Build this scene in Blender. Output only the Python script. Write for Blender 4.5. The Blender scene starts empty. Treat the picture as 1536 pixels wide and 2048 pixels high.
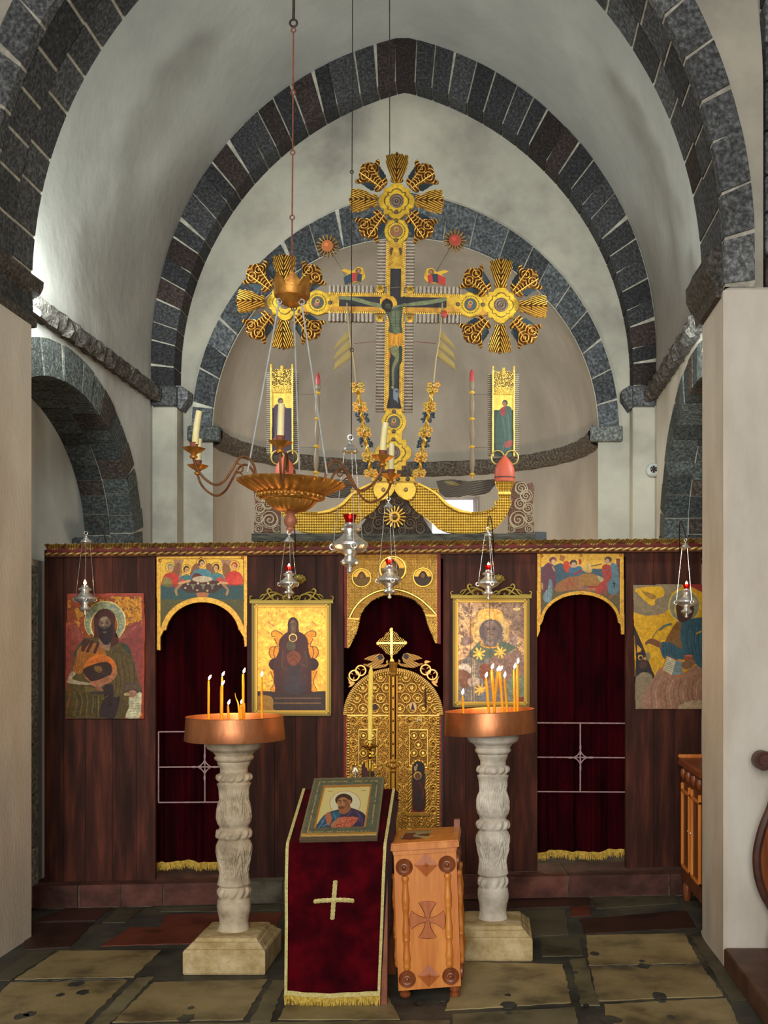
import bpy, math, random
import numpy as np
from mathutils import Vector, Matrix
random.seed(7)
PI = math.pi
SC = bpy.context.scene
COL = SC.collection
# ------------------------------------------------------------------ camera
FPX, CX, CY, CAMH, CAMY = 2100.0, 980.0, 1280.0, 1.75, -7.0
cam_d = bpy.data.cameras.new('camera'); cam = bpy.data.objects.new('camera', cam_d); COL.objects.link(cam)
cam.location = (0, CAMY, CAMH); cam.rotation_euler = (PI/2, 0, 0)
cam_d.sensor_fit = 'AUTO'; cam_d.sensor_width = 36.0; cam_d.lens = FPX/2048*36.0
cam_d.shift_x = -(CX-768)/2048; cam_d.shift_y = (CY-1024)/2048
cam_d.clip_start = 0.05; cam_d.clip_end = 200
SC.camera = cam
# ------------------------------------------------------------------ world, exposure
SC.view_settings.view_transform = 'Standard'; SC.view_settings.look = 'None'
SC.view_settings.gamma = 1.0; SC.view_settings.use_curve_mapping = False
SC.view_settings.exposure = 1.15
wd = bpy.data.worlds.new('daylight'); SC.world = wd; wd.use_nodes = True
bgn = wd.node_tree.nodes['Background']; bgn.inputs[0].default_value = (0.92, 0.95, 1.0, 1); bgn.inputs[1].default_value = 1.1
try:
    SC.cycles.max_bounces = 6; SC.cycles.diffuse_bounces = 4; SC.cycles.glossy_bounces = 3
    SC.cycles.transmission_bounces = 4; SC.cycles.transparent_max_bounces = 6
    SC.cycles.sample_clamp_indirect = 4.0; SC.cycles.caustics_reflective = False; SC.cycles.caustics_refractive = False
    SC.cycles.use_denoising = True
except Exception: pass
def area(name, loc, target, sx, sy, energy, color):
    l = bpy.data.lights.new(name, 'AREA'); l.shape = 'RECTANGLE'; l.size = sx; l.size_y = sy; l.energy = energy; l.color = color
    o = bpy.data.objects.new(name, l); COL.objects.link(o); o.location = loc
    o.rotation_euler = (Vector(target)-Vector(loc)).to_track_quat('-Z', 'Y').to_euler(); return o
def point(name, loc, energy, color, r=0.05):
    l = bpy.data.lights.new(name, 'POINT'); l.energy = energy; l.color = color; l.shadow_soft_size = r
    o = bpy.data.objects.new(name, l); COL.objects.link(o); o.location = loc; return o
area('west_door_daylight', (-0.7, -10.6, 3.0), (-0.7, 0, 1.6), 3.2, 3.6, 190, (1.0, 0.95, 0.865))
area('left_cornice_lamp_light', (-2.78, -0.55, 3.92), (-0.9, 2.6, 4.4), 0.35, 0.2, 36, (0.90, 1.0, 0.95))
area('right_cornice_lamp_light', (1.28, -0.55, 3.62), (-0.3, 2.6, 4.6), 0.35, 0.2, 27, (0.90, 1.0, 0.95))
point('added_apse_light', (-0.3, 2.6, 1.7), 30, (1.0, 0.80, 0.55), 0.25)  # unseen warm light added behind the screen to brighten the apse walls
point('left_candle_glow', (-1.37, -1.3, 1.62), 5.0, (1.0, 0.55, 0.2), 0.08)
point('right_candle_glow', (0.05, -1.05, 1.65), 6.0, (1.0, 0.55, 0.2), 0.08)
# ------------------------------------------------------------------ helpers
def lin(c):
    a = np.asarray(c, float)/255.0
    return np.where(a <= .04045, a/12.92, ((a+.055)/1.055)**2.4)
def W(px, py, d):
    """point seen at a place of the picture at distance d in front of the camera"""
    return Vector(((px-CX)*d/FPX, CAMY+d, CAMH-(py-CY)*d/FPX))
SM = 0.0841
def sd(px): return 7.177/(1-SM*(px-CX)/FPX)
def S(px, py, off=0.0):
    p = W(px, py, sd(px)); n = Vector((SM, -1, 0)).normalized()
    return p + n*off
SN = Vector((SM, -1, 0)).normalized()
S0 = S(790, 1400)
def floor_pt(px, py, z=0.0):
    d = (CAMH-z)*FPX/(py-CY); return W(px, py, d)
def ray_map(p0, n):
    p0 = np.array(p0); n = np.array(n, float); n /= np.linalg.norm(n)
    o = np.array([0, CAMY, CAMH])
    def f(px, py, h):
        dx = (px-CX)/FPX; dz = -(py-CY)/FPX
        D = np.stack([dx, np.ones_like(dx), dz], -1)
        t = ((p0-o)@n)/(D@n)
        return o + D*t[..., None] + n*np.asarray(h)[..., None]
    return f
def screen_map(off): return ray_map(S0+SN*off, SN)
def flat_map(d): return ray_map((0, CAMY+d, 0), (0, -1, 0))
ORG = {}
def tag(o, label=None, cat=None, group=None, kind=None):
    if label: o['label'] = label
    if cat: o['category'] = cat
    if group: o['group'] = group
    if kind: o['kind'] = kind
    return o
def thing(name, loc, label, cat, group=None):
    o = bpy.data.objects.new(name, None); COL.objects.link(o); o.location = loc; o.empty_display_size = .05
    ORG[o.name] = np.array(loc, float); return tag(o, label, cat, group)
def link_mesh(name, co, faces, mat, parent=None, smooth=None, cols=None, midx=None, smooth_arr=None):
    co = np.asarray(co, float).reshape(-1, 3)
    if parent is not None: org = ORG[parent.name]
    else:
        mn, mx = co.min(0), co.max(0); org = np.array([(mn[0]+mx[0])/2, (mn[1]+mx[1])/2, mn[2]])
    me = bpy.data.meshes.new(name)
    if isinstance(faces, np.ndarray):
        me.vertices.add(len(co)); me.vertices.foreach_set('co', (co-org).astype(np.float32).ravel())
        n = len(faces); me.loops.add(n*4); me.loops.foreach_set('vertex_index', faces.astype(np.int32).ravel())
        me.polygons.add(n); me.polygons.foreach_set('loop_start', np.arange(0, n*4, 4, dtype=np.int32))
        me.update(calc_edges=True)
    else:
        me.from_pydata((co-org).tolist(), [], faces)
    if cols is not None:
        ca = me.color_attributes.new('Col', 'FLOAT_COLOR', 'POINT')
        ca.data.foreach_set('color', np.asarray(cols, np.float32).ravel())
    if smooth_arr is not None: me.polygons.foreach_set('use_smooth', smooth_arr)
    elif smooth is not None:
        me.polygons.foreach_set('use_smooth', np.ones(len(me.polygons), bool))
        me.set_sharp_from_angle(angle=math.radians(smooth))
    for m in (mat if isinstance(mat, (list, tuple)) else [mat]): me.materials.append(m)
    if midx is not None: me.polygons.foreach_set('material_index', np.asarray(midx, np.int32))
    me.update()
    o = bpy.data.objects.new(name, me); COL.objects.link(o)
    if parent is not None: o.parent = parent; ORG[o.name] = ORG[parent.name]
    else: o.location = org; ORG[o.name] = org
    return o
def catmull(pts, closed=False, n=6):
    P = [np.array(p, float) for p in pts]; out = []; m = len(P)
    rng = range(m) if closed else range(m-1)
    for i in rng:
        p0 = P[(i-1) % m] if closed or i > 0 else 2*P[0]-P[1]
        p1 = P[i]; p2 = P[(i+1) % m]
        p3 = P[(i+2) % m] if closed or i+2 < m else 2*P[-1]-P[-2]
        for k in range(n):
            t = k/n
            out.append(.5*((2*p1)+(-p0+p2)*t+(2*p0-5*p1+4*p2-p3)*t*t+(-p0+3*p1-3*p2+p3)*t**3))
    if not closed: out.append(P[-1])
    return out
class MB:
    """collects faces of one mesh"""
    def __init__(s): s.v = []; s.f = []; s.c = []; s.cur = (1, 1, 1, 0); s.hascol = False; s.m = []; s.mi = 0
    def color(s, rgb, a=0):
        s.cur = tuple(rgb)+(a,); s.hascol = True
    def add(s, vs, fs):
        b = len(s.v); s.v += [tuple(v) for v in vs]; s.c += [s.cur]*len(vs)
        s.f += [tuple(b+i for i in f) for f in fs]; s.m += [s.mi]*len(fs)
    def box(s, x0, x1, y0, y1, z0, z1, M=None):
        vs = [Vector((x, y, z)) for x in (x0, x1) for y in (y0, y1) for z in (z0, z1)]
        if M is not None: vs = [M@v for v in vs]
        s.add(vs, [(0, 1, 3, 2), (4, 6, 7, 5), (0, 4, 5, 1), (2, 3, 7, 6), (0, 2, 6, 4), (1, 5, 7, 3)])
    def bevbox(s, x0, x1, y0, y1, z0, z1, b, M=None):
        # bevelled on all vertical and horizontal edges by stacked rings
        def ring(x0, x1, y0, y1, z): return [(x0+b, y0, z), (x1-b, y0, z), (x1, y0+b, z), (x1, y1-b, z), (x1-b, y1, z), (x0+b, y1, z), (x0, y1-b, z), (x0, y0+b, z)]
        R = [ring(x0+b, x1-b, y0+b, y1-b, z0), ring(x0, x1, y0, y1, z0+b), ring(x0, x1, y0, y1, z1-b), ring(x0+b, x1-b, y0+b, y1-b, z1)]
        vs = [Vector(p) for r in R for p in r]
        if M is not None: vs = [M@v for v in vs]
        fs = [tuple(range(7, -1, -1)), tuple(range(24, 32))]
        for k in range(3):
            for i in range(8): fs.append((k*8+i, k*8+(i+1) % 8, k*8+8+(i+1) % 8, k*8+8+i))
        s.add(vs, fs)
    def grid(s, rows, flip=False, closed=False):
        n = len(rows[0]); vs = [p for r in rows for p in r]; fs = []
        for j in range(len(rows)-1):
            for i in range(n if closed else n-1):
                a, b = j*n+i, j*n+(i+1) % n
                q = (a, b, b+n, a+n); fs.append(q[::-1] if flip else q)
        s.add(vs, fs)
    def lathe(s, prof, c=(0, 0, 0), n=32, fn=None, M=None, cap=True):
        """prof: (radius, z) list from bottom to top; fn(theta, k, r)->r"""
        rows = []
        for k, (r, z) in enumerate(prof):
            row = []
            for i in range(n):
                t = 2*PI*i/n; rr = fn(t, k/(len(prof)-1), r) if fn else r
                p = Vector((rr*math.cos(t), rr*math.sin(t), z))
                if M is not None: p = M@p
                row.append(p+Vector(c))
            rows.append(row)
        s.grid(rows, closed=True)
        if cap:
            b = len(s.v)-n*len(prof)
            s.f.append(tuple(b+i for i in range(n-1, -1, -1))); s.f.append(tuple(b+n*(len(prof)-1)+i for i in range(n))); s.m += [s.mi, s.mi]
    def tube(s, pts, r, n=8, cap=True):
        P = [Vector(p) for p in pts]; m = len(P); R = r if isinstance(r, (list, tuple)) else [r]*m
        up = None; rows = []
        for i in range(m):
            t = (P[min(i+1, m-1)]-P[max(i-1, 0)])
            t = t.normalized() if t.length > 1e-9 else Vector((0, 0, 1))
            if up is None: up = t.orthogonal().normalized()
            else:
                up = up - t*up.dot(t)
                up = up.normalized() if up.length > 1e-6 else t.orthogonal().normalized()
            w = t.cross(up)
            rows.append([P[i]+(up*math.cos(a)+w*math.sin(a))*R[i] for a in [2*PI*k/n for k in range(n)]])
        s.grid(rows, closed=True)
        if cap:
            b = len(s.v)-n*m
            s.f.append(tuple(b+i for i in range(n-1, -1, -1))); s.f.append(tuple(b+n*(m-1)+i for i in range(n))); s.m += [s.mi, s.mi]
    def ball(s, c, r, n=12, m=8, sc=(1, 1, 1)):
        rows = []
        for j in range(m+1):
            a = -PI/2+PI*j/m; rr = max(math.cos(a), 1e-3)
            rows.append([Vector((c[0]+r*sc[0]*rr*math.cos(2*PI*i/n), c[1]+r*sc[1]*rr*math.sin(2*PI*i/n), c[2]+r*sc[2]*math.sin(a))) for i in range(n)])
        s.grid(rows, closed=True)
    def torus(s, c, R, r, axis='y', n=20, m=8, a0=0, a1=2*PI):
        pts = []
        for i in range(n+1):
            a = a0+(a1-a0)*i/n; u, v = R*math.cos(a), R*math.sin(a)
            pts.append(Vector(c)+(Vector((u, 0, v)) if axis == 'y' else Vector((u, v, 0)) if axis == 'z' else Vector((0, u, v))))
        s.tube(pts, r, m)
    def prism(s, pts, vec):
        """polygon of 3-D points extruded by vec"""
        n = len(pts); P = [Vector(p) for p in pts]; Q = [p+Vector(vec) for p in P]
        s.add(P+Q, [tuple(range(n)), tuple(range(2*n-1, n-1, -1))]+[(i, n+i, n+(i+1) % n, (i+1) % n) for i in range(n)])
    def build(s, name, mat, parent=None, smooth=35):
        return link_mesh(name, s.v, s.f, mat, parent, smooth, s.c if s.hascol else None, s.m if isinstance(mat, (list, tuple)) else None)
def top(o, label, cat, group=None): return tag(o, label, cat, group)
def struct(o): o['kind'] = 'structure'; return o
# ------------------------------------------------------------------ painted / carved panels: a fine mesh whose points carry paint and relief
class Ras:
    def __init__(s, x0, y0, x1, y1, st, base=(128, 128, 128), T=None, on=True):
        s.xs = np.arange(x0, x1+st*.5, st); s.ys = np.arange(y0, y1+st*.5, st)
        s.X, s.Y = np.meshgrid(s.xs, s.ys); s.c = np.zeros(s.X.shape+(3,)); s.c[:] = base
        s.m = np.zeros(s.X.shape); s.h = np.zeros(s.X.shape); s.on = np.full(s.X.shape, on); s.T = T; s.st = st
    def q(s, pts):
        if s.T is None: return [tuple(p) for p in pts]
        ox, oy, k = s.T; return [(ox+p[0]/k, oy+p[1]/k) for p in pts]
    def k(s, v): return v if s.T is None else v/s.T[2]
    def poly(s, pts, sm=0):
        P = s.q(pts)
        if sm: P = catmull(P, True, sm)
        r = np.zeros(s.X.shape, bool); n = len(P)
        ys = [p[1] for p in P]; xs = [p[0] for p in P]
        j0, j1 = np.searchsorted(s.ys, [min(ys), max(ys)]); i0, i1 = np.searchsorted(s.xs, [min(xs), max(xs)])
        X = s.X[j0:j1, i0:i1]; Y = s.Y[j0:j1, i0:i1]; rr = r[j0:j1, i0:i1]
        for a in range(n):
            xa, ya = P[a]; xb, yb = P[(a+1) % n]
            if ya == yb: continue
            rr ^= ((ya > Y) != (yb > Y)) & (X < (xb-xa)*(Y-ya)/(yb-ya)+xa)
        return r
    def ell(s, cx, cy, rx, ry=None, rot=0):
        (cx, cy), = s.q([(cx, cy)]); rx = s.k(rx); ry = rx if ry is None else s.k(ry)
        dx, dy = s.X-cx, s.Y-cy; ca, sa = math.cos(rot), math.sin(rot)
        return ((dx*ca+dy*sa)/rx)**2+((-dx*sa+dy*ca)/ry)**2 <= 1
    def dist(s, pts, sm=0):
        P = s.q(pts)
        if sm: P = catmull(P, False, sm)
        D = np.full(s.X.shape, 1e9)
        for (xa, ya), (xb, yb) in zip(P[:-1], P[1:]):
            vx, vy = xb-xa, yb-ya; L = vx*vx+vy*vy+1e-9
            t = np.clip(((s.X-xa)*vx+(s.Y-ya)*vy)/L, 0, 1)
            D = np.minimum(D, np.hypot(s.X-xa-t*vx, s.Y-ya-t*vy))
        return D
    def line(s, pts, w, sm=4): return s.dist(pts, sm) <= s.k(w)/2
    def rect(s, x0, y0, x1, y1):
        (a, b), (c, d) = s.q([(x0, y0), (x1, y1)]); return (s.X >= a) & (s.X <= c) & (s.Y >= b) & (s.Y <= d)
    def paint(s, mask, col, a=1.0, m=None, h=None):
        w = np.asarray(mask, float)*a
        s.c = s.c*(1-w[..., None])+np.array(col, float)*w[..., None]
        if m is not None: s.m = s.m*(1-w)+m*w
        if h is not None: s.h = np.where(np.asarray(mask) > .5, h, s.h)
    def strokes(s, lst, w, col, a=1.0, m=None):
        for p in lst: s.paint(s.line(p, w), col, a, m)
    def noise(s, sc, seed=0, ax=1.0, ay=1.0):
        rg = np.random.RandomState(seed); u = (s.X-s.xs[0])/(sc*ax); v = (s.Y-s.ys[0])/(sc*ay)
        G = rg.rand(int(v.max())+3, int(u.max())+3); i = u.astype(int); j = v.astype(int); fu = u-i; fv = v-j
        fu = fu*fu*(3-2*fu); fv = fv*fv*(3-2*fv)
        return (G[j, i]*(1-fu)+G[j, i+1]*fu)*(1-fv)+(G[j+1, i]*(1-fu)+G[j+1, i+1]*fu)*fv
    def fbm(s, sc, seed=0): return .5*s.noise(sc, seed)+.3*s.noise(sc/2, seed+1)+.2*s.noise(sc/4, seed+2)
    def vary(s, amt, sc=6, seed=3, mask=None):
        f = 1+amt*(s.fbm(sc, seed)-.5)*2
        if mask is not None: f = np.where(mask, f, 1)
        s.c = np.clip(s.c*f[..., None], 0, 255)
    def blur(s, a, n=1):
        a = np.asarray(a, float)
        for _ in range(n):
            p = np.pad(a, 1, mode='edge'); a = (p[:-2, 1:-1]+p[2:, 1:-1]+p[1:-1, :-2]+p[1:-1, 2:]+4*a)/8
        return a
    def build(s, name, mapf, mat, parent=None, thick=0.01, hs=1.0):
        on = s.on; H, Wd = on.shape
        cell = on[:-1, :-1] & on[1:, :-1] & on[:-1, 1:] & on[1:, 1:]
        used = np.zeros(on.shape, bool)
        used[:-1, :-1] |= cell; used[1:, :-1] |= cell; used[:-1, 1:] |= cell; used[1:, 1:] |= cell
        idx = -np.ones(on.shape, int); idx[used] = np.arange(used.sum()); N = int(used.sum())
        a = idx[:-1, :-1][cell]; b = idx[:-1, 1:][cell]; c_ = idx[1:, 1:][cell]; d = idx[1:, :-1][cell]
        F = [np.stack([a, d, c_, b], -1)]; nf = len(a)
        cp = np.pad(cell, 1)
        I0, I1, I2, I3 = idx[:-1, :-1], idx[:-1, 1:], idx[1:, 1:], idx[1:, :-1]
        for nb, e0, e1 in ((cp[:-2, 1:-1], I0, I1), (cp[1:-1, 2:], I1, I2), (cp[2:, 1:-1], I2, I3), (cp[1:-1, :-2], I3, I0)):
            k = cell & ~nb; p, q_ = e0[k], e1[k]; F.append(np.stack([p, q_, q_+N, p+N], -1))
        F = np.concatenate(F)
        x, y, h = s.X[used], s.Y[used], s.h[used]*hs
        top_ = mapf(x, y, h); bot = mapf(x, y, np.full_like(h, -thick))
        kk = .84+.06*s.m[used][:, None]; cols = np.concatenate([lin(s.c[used]*kk+4), s.m[used][:, None]], 1); cols = np.concatenate([cols, cols])
        sa = np.zeros(len(F), bool); sa[:nf] = True
        return link_mesh(name, np.concatenate([top_, bot]), F, mat, parent, cols=cols, smooth_arr=sa)
# ------------------------------------------------------------------ materials
def newmat(name):
    m = bpy.data.materials.new(name); m.use_nodes = True; nt = m.node_tree
    return m, nt, nt.nodes['Principled BSDF']
def N(nt, t, **kw):
    n = nt.nodes.new(t)
    for k, v in kw.items(): setattr(n, k, v)
    return n
def coords(nt, scale=(1, 1, 1)):
    g = N(nt, 'ShaderNodeNewGeometry'); mp = N(nt, 'ShaderNodeMapping'); mp.inputs['Scale'].default_value = scale
    nt.links.new(g.outputs['Position'], mp.inputs['Vector']); return mp.outputs['Vector']
def noise_mat(name, c0, c1, scale=4, rough=.85, bump=.3, bscale=30, metal=0, attr=False, stretch=(1, 1, 1), c2=None, spec=.3, sheen=0, bdist=.01, detail=6):
    m, nt, b = newmat(name); L = nt.links; v = coords(nt, stretch)
    n1 = N(nt, 'ShaderNodeTexNoise'); n1.inputs['Scale'].default_value = scale; n1.inputs['Detail'].default_value = detail; n1.inputs['Roughness'].default_value = .6
    L.new(v, n1.inputs['Vector'])
    r = N(nt, 'ShaderNodeValToRGB'); e = r.color_ramp.elements
    e[0].position = .34; e[0].color = tuple(lin(c0))+(1,); e[1].position = .66; e[1].color = tuple(lin(c1))+(1,)
    if c2 is not None: q = e.new(.5); q.color = tuple(lin(c2))+(1,)
    L.new(n1.outputs['Fac'], r.inputs['Fac']); out = r.outputs['Color']
    if attr:
        at = N(nt, 'ShaderNodeAttribute', attribute_name='Col'); mx = N(nt, 'ShaderNodeMix', data_type='RGBA', blend_type='MULTIPLY')
        mx.inputs['Factor'].default_value = 1; L.new(out, mx.inputs['A']); L.new(at.outputs['Color'], mx.inputs['B']); out = mx.outputs['Result']
    L.new(out, b.inputs['Base Color']); b.inputs['Roughness'].default_value = rough; b.inputs['Metallic'].default_value = metal
    b.inputs['Specular IOR Level'].default_value = spec
    if sheen: b.inputs['Sheen Weight'].default_value = sheen; b.inputs['Sheen Roughness'].default_value = .4
    if bump:
        n2 = N(nt, 'ShaderNodeTexNoise'); n2.inputs['Scale'].default_value = bscale; n2.inputs['Detail'].default_value = 5; L.new(v, n2.inputs['Vector'])
        bp = N(nt, 'ShaderNodeBump'); bp.inputs['Strength'].default_value = bump; bp.inputs['Distance'].default_value = bdist
        L.new(n2.outputs['Fac'], bp.inputs['Height']); L.new(bp.outputs['Normal'], b.inputs['Normal'])
    return m
def paint_mat(name, rough=.5, rmet=.36, kmet=.85, bump=.03, bscale=120, spec=.35):
    m, nt, b = newmat(name); L = nt.links
    at = N(nt, 'ShaderNodeAttribute', attribute_name='Col'); L.new(at.outputs['Color'], b.inputs['Base Color'])
    k = N(nt, 'ShaderNodeMath', operation='MULTIPLY'); k.inputs[1].default_value = kmet; L.new(at.outputs['Alpha'], k.inputs[0]); L.new(k.outputs[0], b.inputs['Metallic'])
    mr = N(nt, 'ShaderNodeMapRange'); mr.inputs['To Min'].default_value = rough; mr.inputs['To Max'].default_value = rmet
    L.new(at.outputs['Alpha'], mr.inputs['Value']); L.new(mr.outputs[0], b.inputs['Roughness'])
    n2 = N(nt, 'ShaderNodeTexNoise'); n2.inputs['Scale'].default_value = bscale; L.new(coords(nt), n2.inputs['Vector'])
    bp = N(nt, 'ShaderNodeBump'); bp.inputs['Strength'].default_value = bump; bp.inputs['Distance'].default_value = .003
    L.new(n2.outputs['Fac'], bp.inputs['Height']); L.new(bp.outputs['Normal'], b.inputs['Normal']); b.inputs['Specular IOR Level'].default_value = spec
    return m
def emit(name, col, st):
    m, nt, b = newmat(name); b.inputs['Base Color'].default_value = tuple(col)+(1,)
    b.inputs['Emission Color'].default_value = tuple(col)+(1,); b.inputs['Emission Strength'].default_value = st; return m
def metal(name, col, rough=.25, bump=0, bscale=80):
    return noise_mat(name, np.array(col)*.8, col, 12, rough, bump, bscale, 1.0, spec=.5, bdist=.004)
M_plaster = noise_mat('vault_plaster', (146, 144, 140), (168, 166, 161), .9, .92, .25, 9, c2=(156, 154, 149), bdist=.02)
M_plaster2 = noise_mat('tympanum_plaster', (126, 121, 113), (176, 170, 155), 1.1, .92, .25, 9, c2=(157, 152, 139), bdist=.02)
M_apse = noise_mat('apse_plaster', (142, 130, 118), (166, 155, 142), 1.1, .92, .2, 10, c2=(154, 142, 129), bdist=.02, stretch=(1.6, 1.6, .7))
M_pier = noise_mat('pier_plaster', (184, 176, 163), (204, 198, 187), 1.6, .9, .25, 25, c2=(196, 188, 175), stretch=(2, 2, .8))
M_stone = noise_mat('dark_grey_stone', (120, 120, 120), (255, 255, 255), 45, .9, .8, 70, attr=True, c2=(180, 180, 180), bdist=.012)
M_mortar = noise_mat('pale_mortar', (140, 136, 124), (186, 180, 166), 14, .95, .5, 60)
M_wood = noise_mat('stained_plank_wood', (42, 20, 14), (88, 46, 33), 4, .55, .25, 22, attr=True, stretch=(4, 4, .45), c2=(60, 31, 23), spec=.15, bdist=.003)
M_paint = paint_mat('painted_and_gilded_panel')
M_gild = paint_mat('carved_gilding', rough=.6, rmet=.33, kmet=.8, bump=.1)
M_velvet = noise_mat('dark_red_velvet', (36, 0, 6), (82, 2, 12), 6, .85, 0, c2=(56, 1, 8), sheen=.06, spec=.05)
M_curtain = noise_mat('dark_red_curtain', (22, 1, 4), (52, 2, 9), 3, .9, 0, stretch=(3, 3, .6), sheen=.0, spec=.05)
M_fringe = noise_mat('gold_fringe', (150, 118, 30), (214, 184, 84), 60, .7, .4, 150)
M_braid = noise_mat('pale_gold_braid', (176, 160, 92), (214, 202, 140), 80, .7, .5, 200)
M_copper = noise_mat('brushed_copper', (150, 88, 52), (206, 136, 90), 6, .4, .15, 60, .7, spec=.5, stretch=(1, 1, .4), bdist=.004)
M_colstone = noise_mat('carved_limestone', (150, 134, 110), (204, 188, 162), 9, .85, .5, 60, c2=(184, 168, 142), bdist=.006)
M_base = noise_mat('worn_limestone_base', (150, 126, 78), (206, 186, 146), 8, .9, .7, 50, c2=(180, 158, 112), bdist=.01)
M_silver = noise_mat('polished_silver', (214, 214, 208), (240, 240, 236), 30, .26, .5, 110, .82, spec=.6, bdist=.003)
M_brass = metal('brass', (205, 160, 70), .25)
M_bronze = noise_mat('gilded_bronze', (160, 104, 40), (214, 154, 70), 10, .46, .2, 50, .65, spec=.5)
M_iron = noise_mat('dark_iron', (50, 44, 42), (82, 72, 66), 30, .5, 0, metal=.7)
M_rust = noise_mat('rusty_chain', (110, 62, 48), (150, 86, 66), 30, .7, .2, 90)
M_wax = noise_mat('ivory_wax', (226, 212, 150), (240, 228, 176), 12, .5, 0)
M_bees = noise_mat('orange_beeswax', (244, 160, 14), (252, 184, 30), 20, .45, 0)
M_bees.node_tree.nodes['Principled BSDF'].inputs['Subsurface Weight'].default_value = .3
M_bees.node_tree.nodes['Principled BSDF'].inputs['Subsurface Radius'].default_value = (.02, .01, .003)
M_yel = noise_mat('yellow_wax', (214, 196, 84), (232, 216, 110), 12, .45, 0)
M_flame = emit('candle_flame', (1.0, .78, .42), 14)
M_redflame = emit('lamp_flame', (1.0, .5, .18), 9)
M_glow = emit('fluorescent_tube', (.85, 1.0, .97), 30)
M_boxwood = noise_mat('varnished_box_wood', (186, 104, 36), (218, 140, 62), 5, .4, .1, 40, stretch=(5, 5, .5), c2=(202, 122, 48), spec=.5, bdist=.003)
M_boxdark = noise_mat('dark_turned_wood', (104, 50, 24), (142, 78, 42), 8, .35, .1, 40, stretch=(4, 4, 1), spec=.5)
M_cab = noise_mat('cabinet_wood', (70, 36, 14), (120, 66, 26), 6, .45, .1, 40, stretch=(5, 5, .6), spec=.4)
M_dark = noise_mat('near_black_wood', (26, 18, 16), (44, 30, 26), 9, .6, .1, 40)
M_grille = noise_mat('painted_iron_bar', (150, 122, 126), (182, 156, 158), 40, .5, 0, metal=.2)
M_plastic = noise_mat('grey_plastic', (160, 162, 158), (184, 186, 182), 20, .4, 0)
m_, nt_, b_ = newmat('red_lamp_glass'); b_.inputs['Base Color'].default_value = (.55, .01, .01, 1); b_.inputs['Transmission Weight'].default_value = .75
b_.inputs['Roughness'].default_value = .08; b_.inputs['IOR'].default_value = 1.3; M_redglass = m_
# ------------------------------------------------------------------ arches
def prof(xc, h, z0, rise, zb, n=40):
    c = (rise*rise-h*h)/(2*h); R = h+c; a1 = math.atan2(rise, c); L = []
    k = max(2, int((z0-zb)/.12)) if z0 > zb+.01 else 1
    left = [(xc-h, zb+(z0-zb)*i/k) for i in range(k)]
    left += [(xc+c-R*math.cos(a1*i/n), z0+R*math.sin(a1*i/n)) for i in range(n+1)]
    right = [(2*xc-x, z) for x, z in left[:-1]][::-1]
    return left+right
def resample(P, n):
    P = np.array(P, float); s = np.concatenate([[0], np.cumsum(np.hypot(*np.diff(P, axis=0).T))]); s /= s[-1]
    t = np.asarray(n, float) if not np.isscalar(n) else np.linspace(0, 1, n)
    return np.stack([np.interp(t, s, P[:, 0]), np.interp(t, s, P[:, 1])], -1)
rnd = random.Random(11)
def stone_col(base=(112, 112, 114), brown=.12):
    b = np.array(base)*rnd.uniform(.78, 1.2)
    if rnd.random() < brown: b = b*np.array([1.12, .93, .86])*.85
    return lin(b)
def ring(name, inner, outer, depths, n, fmap, base=(118, 118, 120), gap=.006, jit=.004, brown=.12, front=None):
    """voussoir ring: blocks of dark stone bedded in pale mortar. fmap(u,z,depth)->3-D"""
    mb = MB(); mb.mi = 0
    for k in range(len(depths)-1):
        d0, d1 = depths[k]+.004*(k > 0), depths[k+1]-.004
        m = n if k % 2 == 0 else n+1
        ts = np.linspace(0, 1, m+1); ts[1:-1] += [rnd.uniform(-.18, .18)/m for _ in range(m-1)]
        for i in range(m):
            t = np.linspace(ts[i]+gap*.4/3*3/4/1.5, ts[i+1]-gap*.4/1.5*3/4, 4)
            a = resample(inner, t); b = resample(outer, np.clip(t+rnd.uniform(-.1, .1)/m, 0, 1))
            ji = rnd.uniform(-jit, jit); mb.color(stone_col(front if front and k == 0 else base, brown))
            cen = (a.mean(0)+b.mean(0))/2
            A = [tuple(p+(p-cen)*(-.004)) for p in a]; B = [tuple(p) for p in b]
            poly = A+B[::-1]
            P = [Vector(fmap(u, z, d0+ji)) for u, z in poly]; Q = [Vector(fmap(u, z, d1)) for u, z in poly]
            nn = len(P)
            mb.add(P+Q, [tuple(range(nn)), tuple(range(2*nn-1, nn-1, -1))]+[(j, nn+j, nn+(j+1) % nn, (j+1) % nn) for j in range(nn)])
    # mortar body, a little behind the stone faces
    mb.mi = 1; mb.color((1, 1, 1)); A = resample(inner, 90); B = resample(outer, 90); C = A+(B-A)*.045
    C2 = A+(B-A)*1.03
    rows = [[Vector(fmap(u, z, depths[0]+.009)) for u, z in C], [Vector(fmap(u, z, depths[0]+.009)) for u, z in C2]]
    mb.grid(rows); mb.grid([rows[0], [Vector(fmap(u, z, depths[-1]-.006)) for u, z in C]])
    return struct(mb.build(name, [M_stone, M_mortar], smooth=25))
XC, XG = -0.765, -0.725
fy = lambda u, z, d: (u, d, z)
# great transverse arch over the nave piers
ring('trim_1', prof(XG, 1.975, 3.85, 2.485, 3.64), prof(XG, 2.14, 3.85, 2.80, 3.64), [-1.39, -1.31, -1.06, -.80], 30, fy, (88, 89, 91), .010, brown=.06, front=(124, 126, 127))  # front row coloured lighter to paint in the light falling on its face
# chancel arch and its pilasters
ring('trim_2', prof(XC, 2.03, 4.1, 2.6, 4.0), prof(XC, 2.235, 4.3, 2.8, 4.0), [2.29, 2.5], 43, fy, (74, 74, 76), brown=.2)
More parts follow.
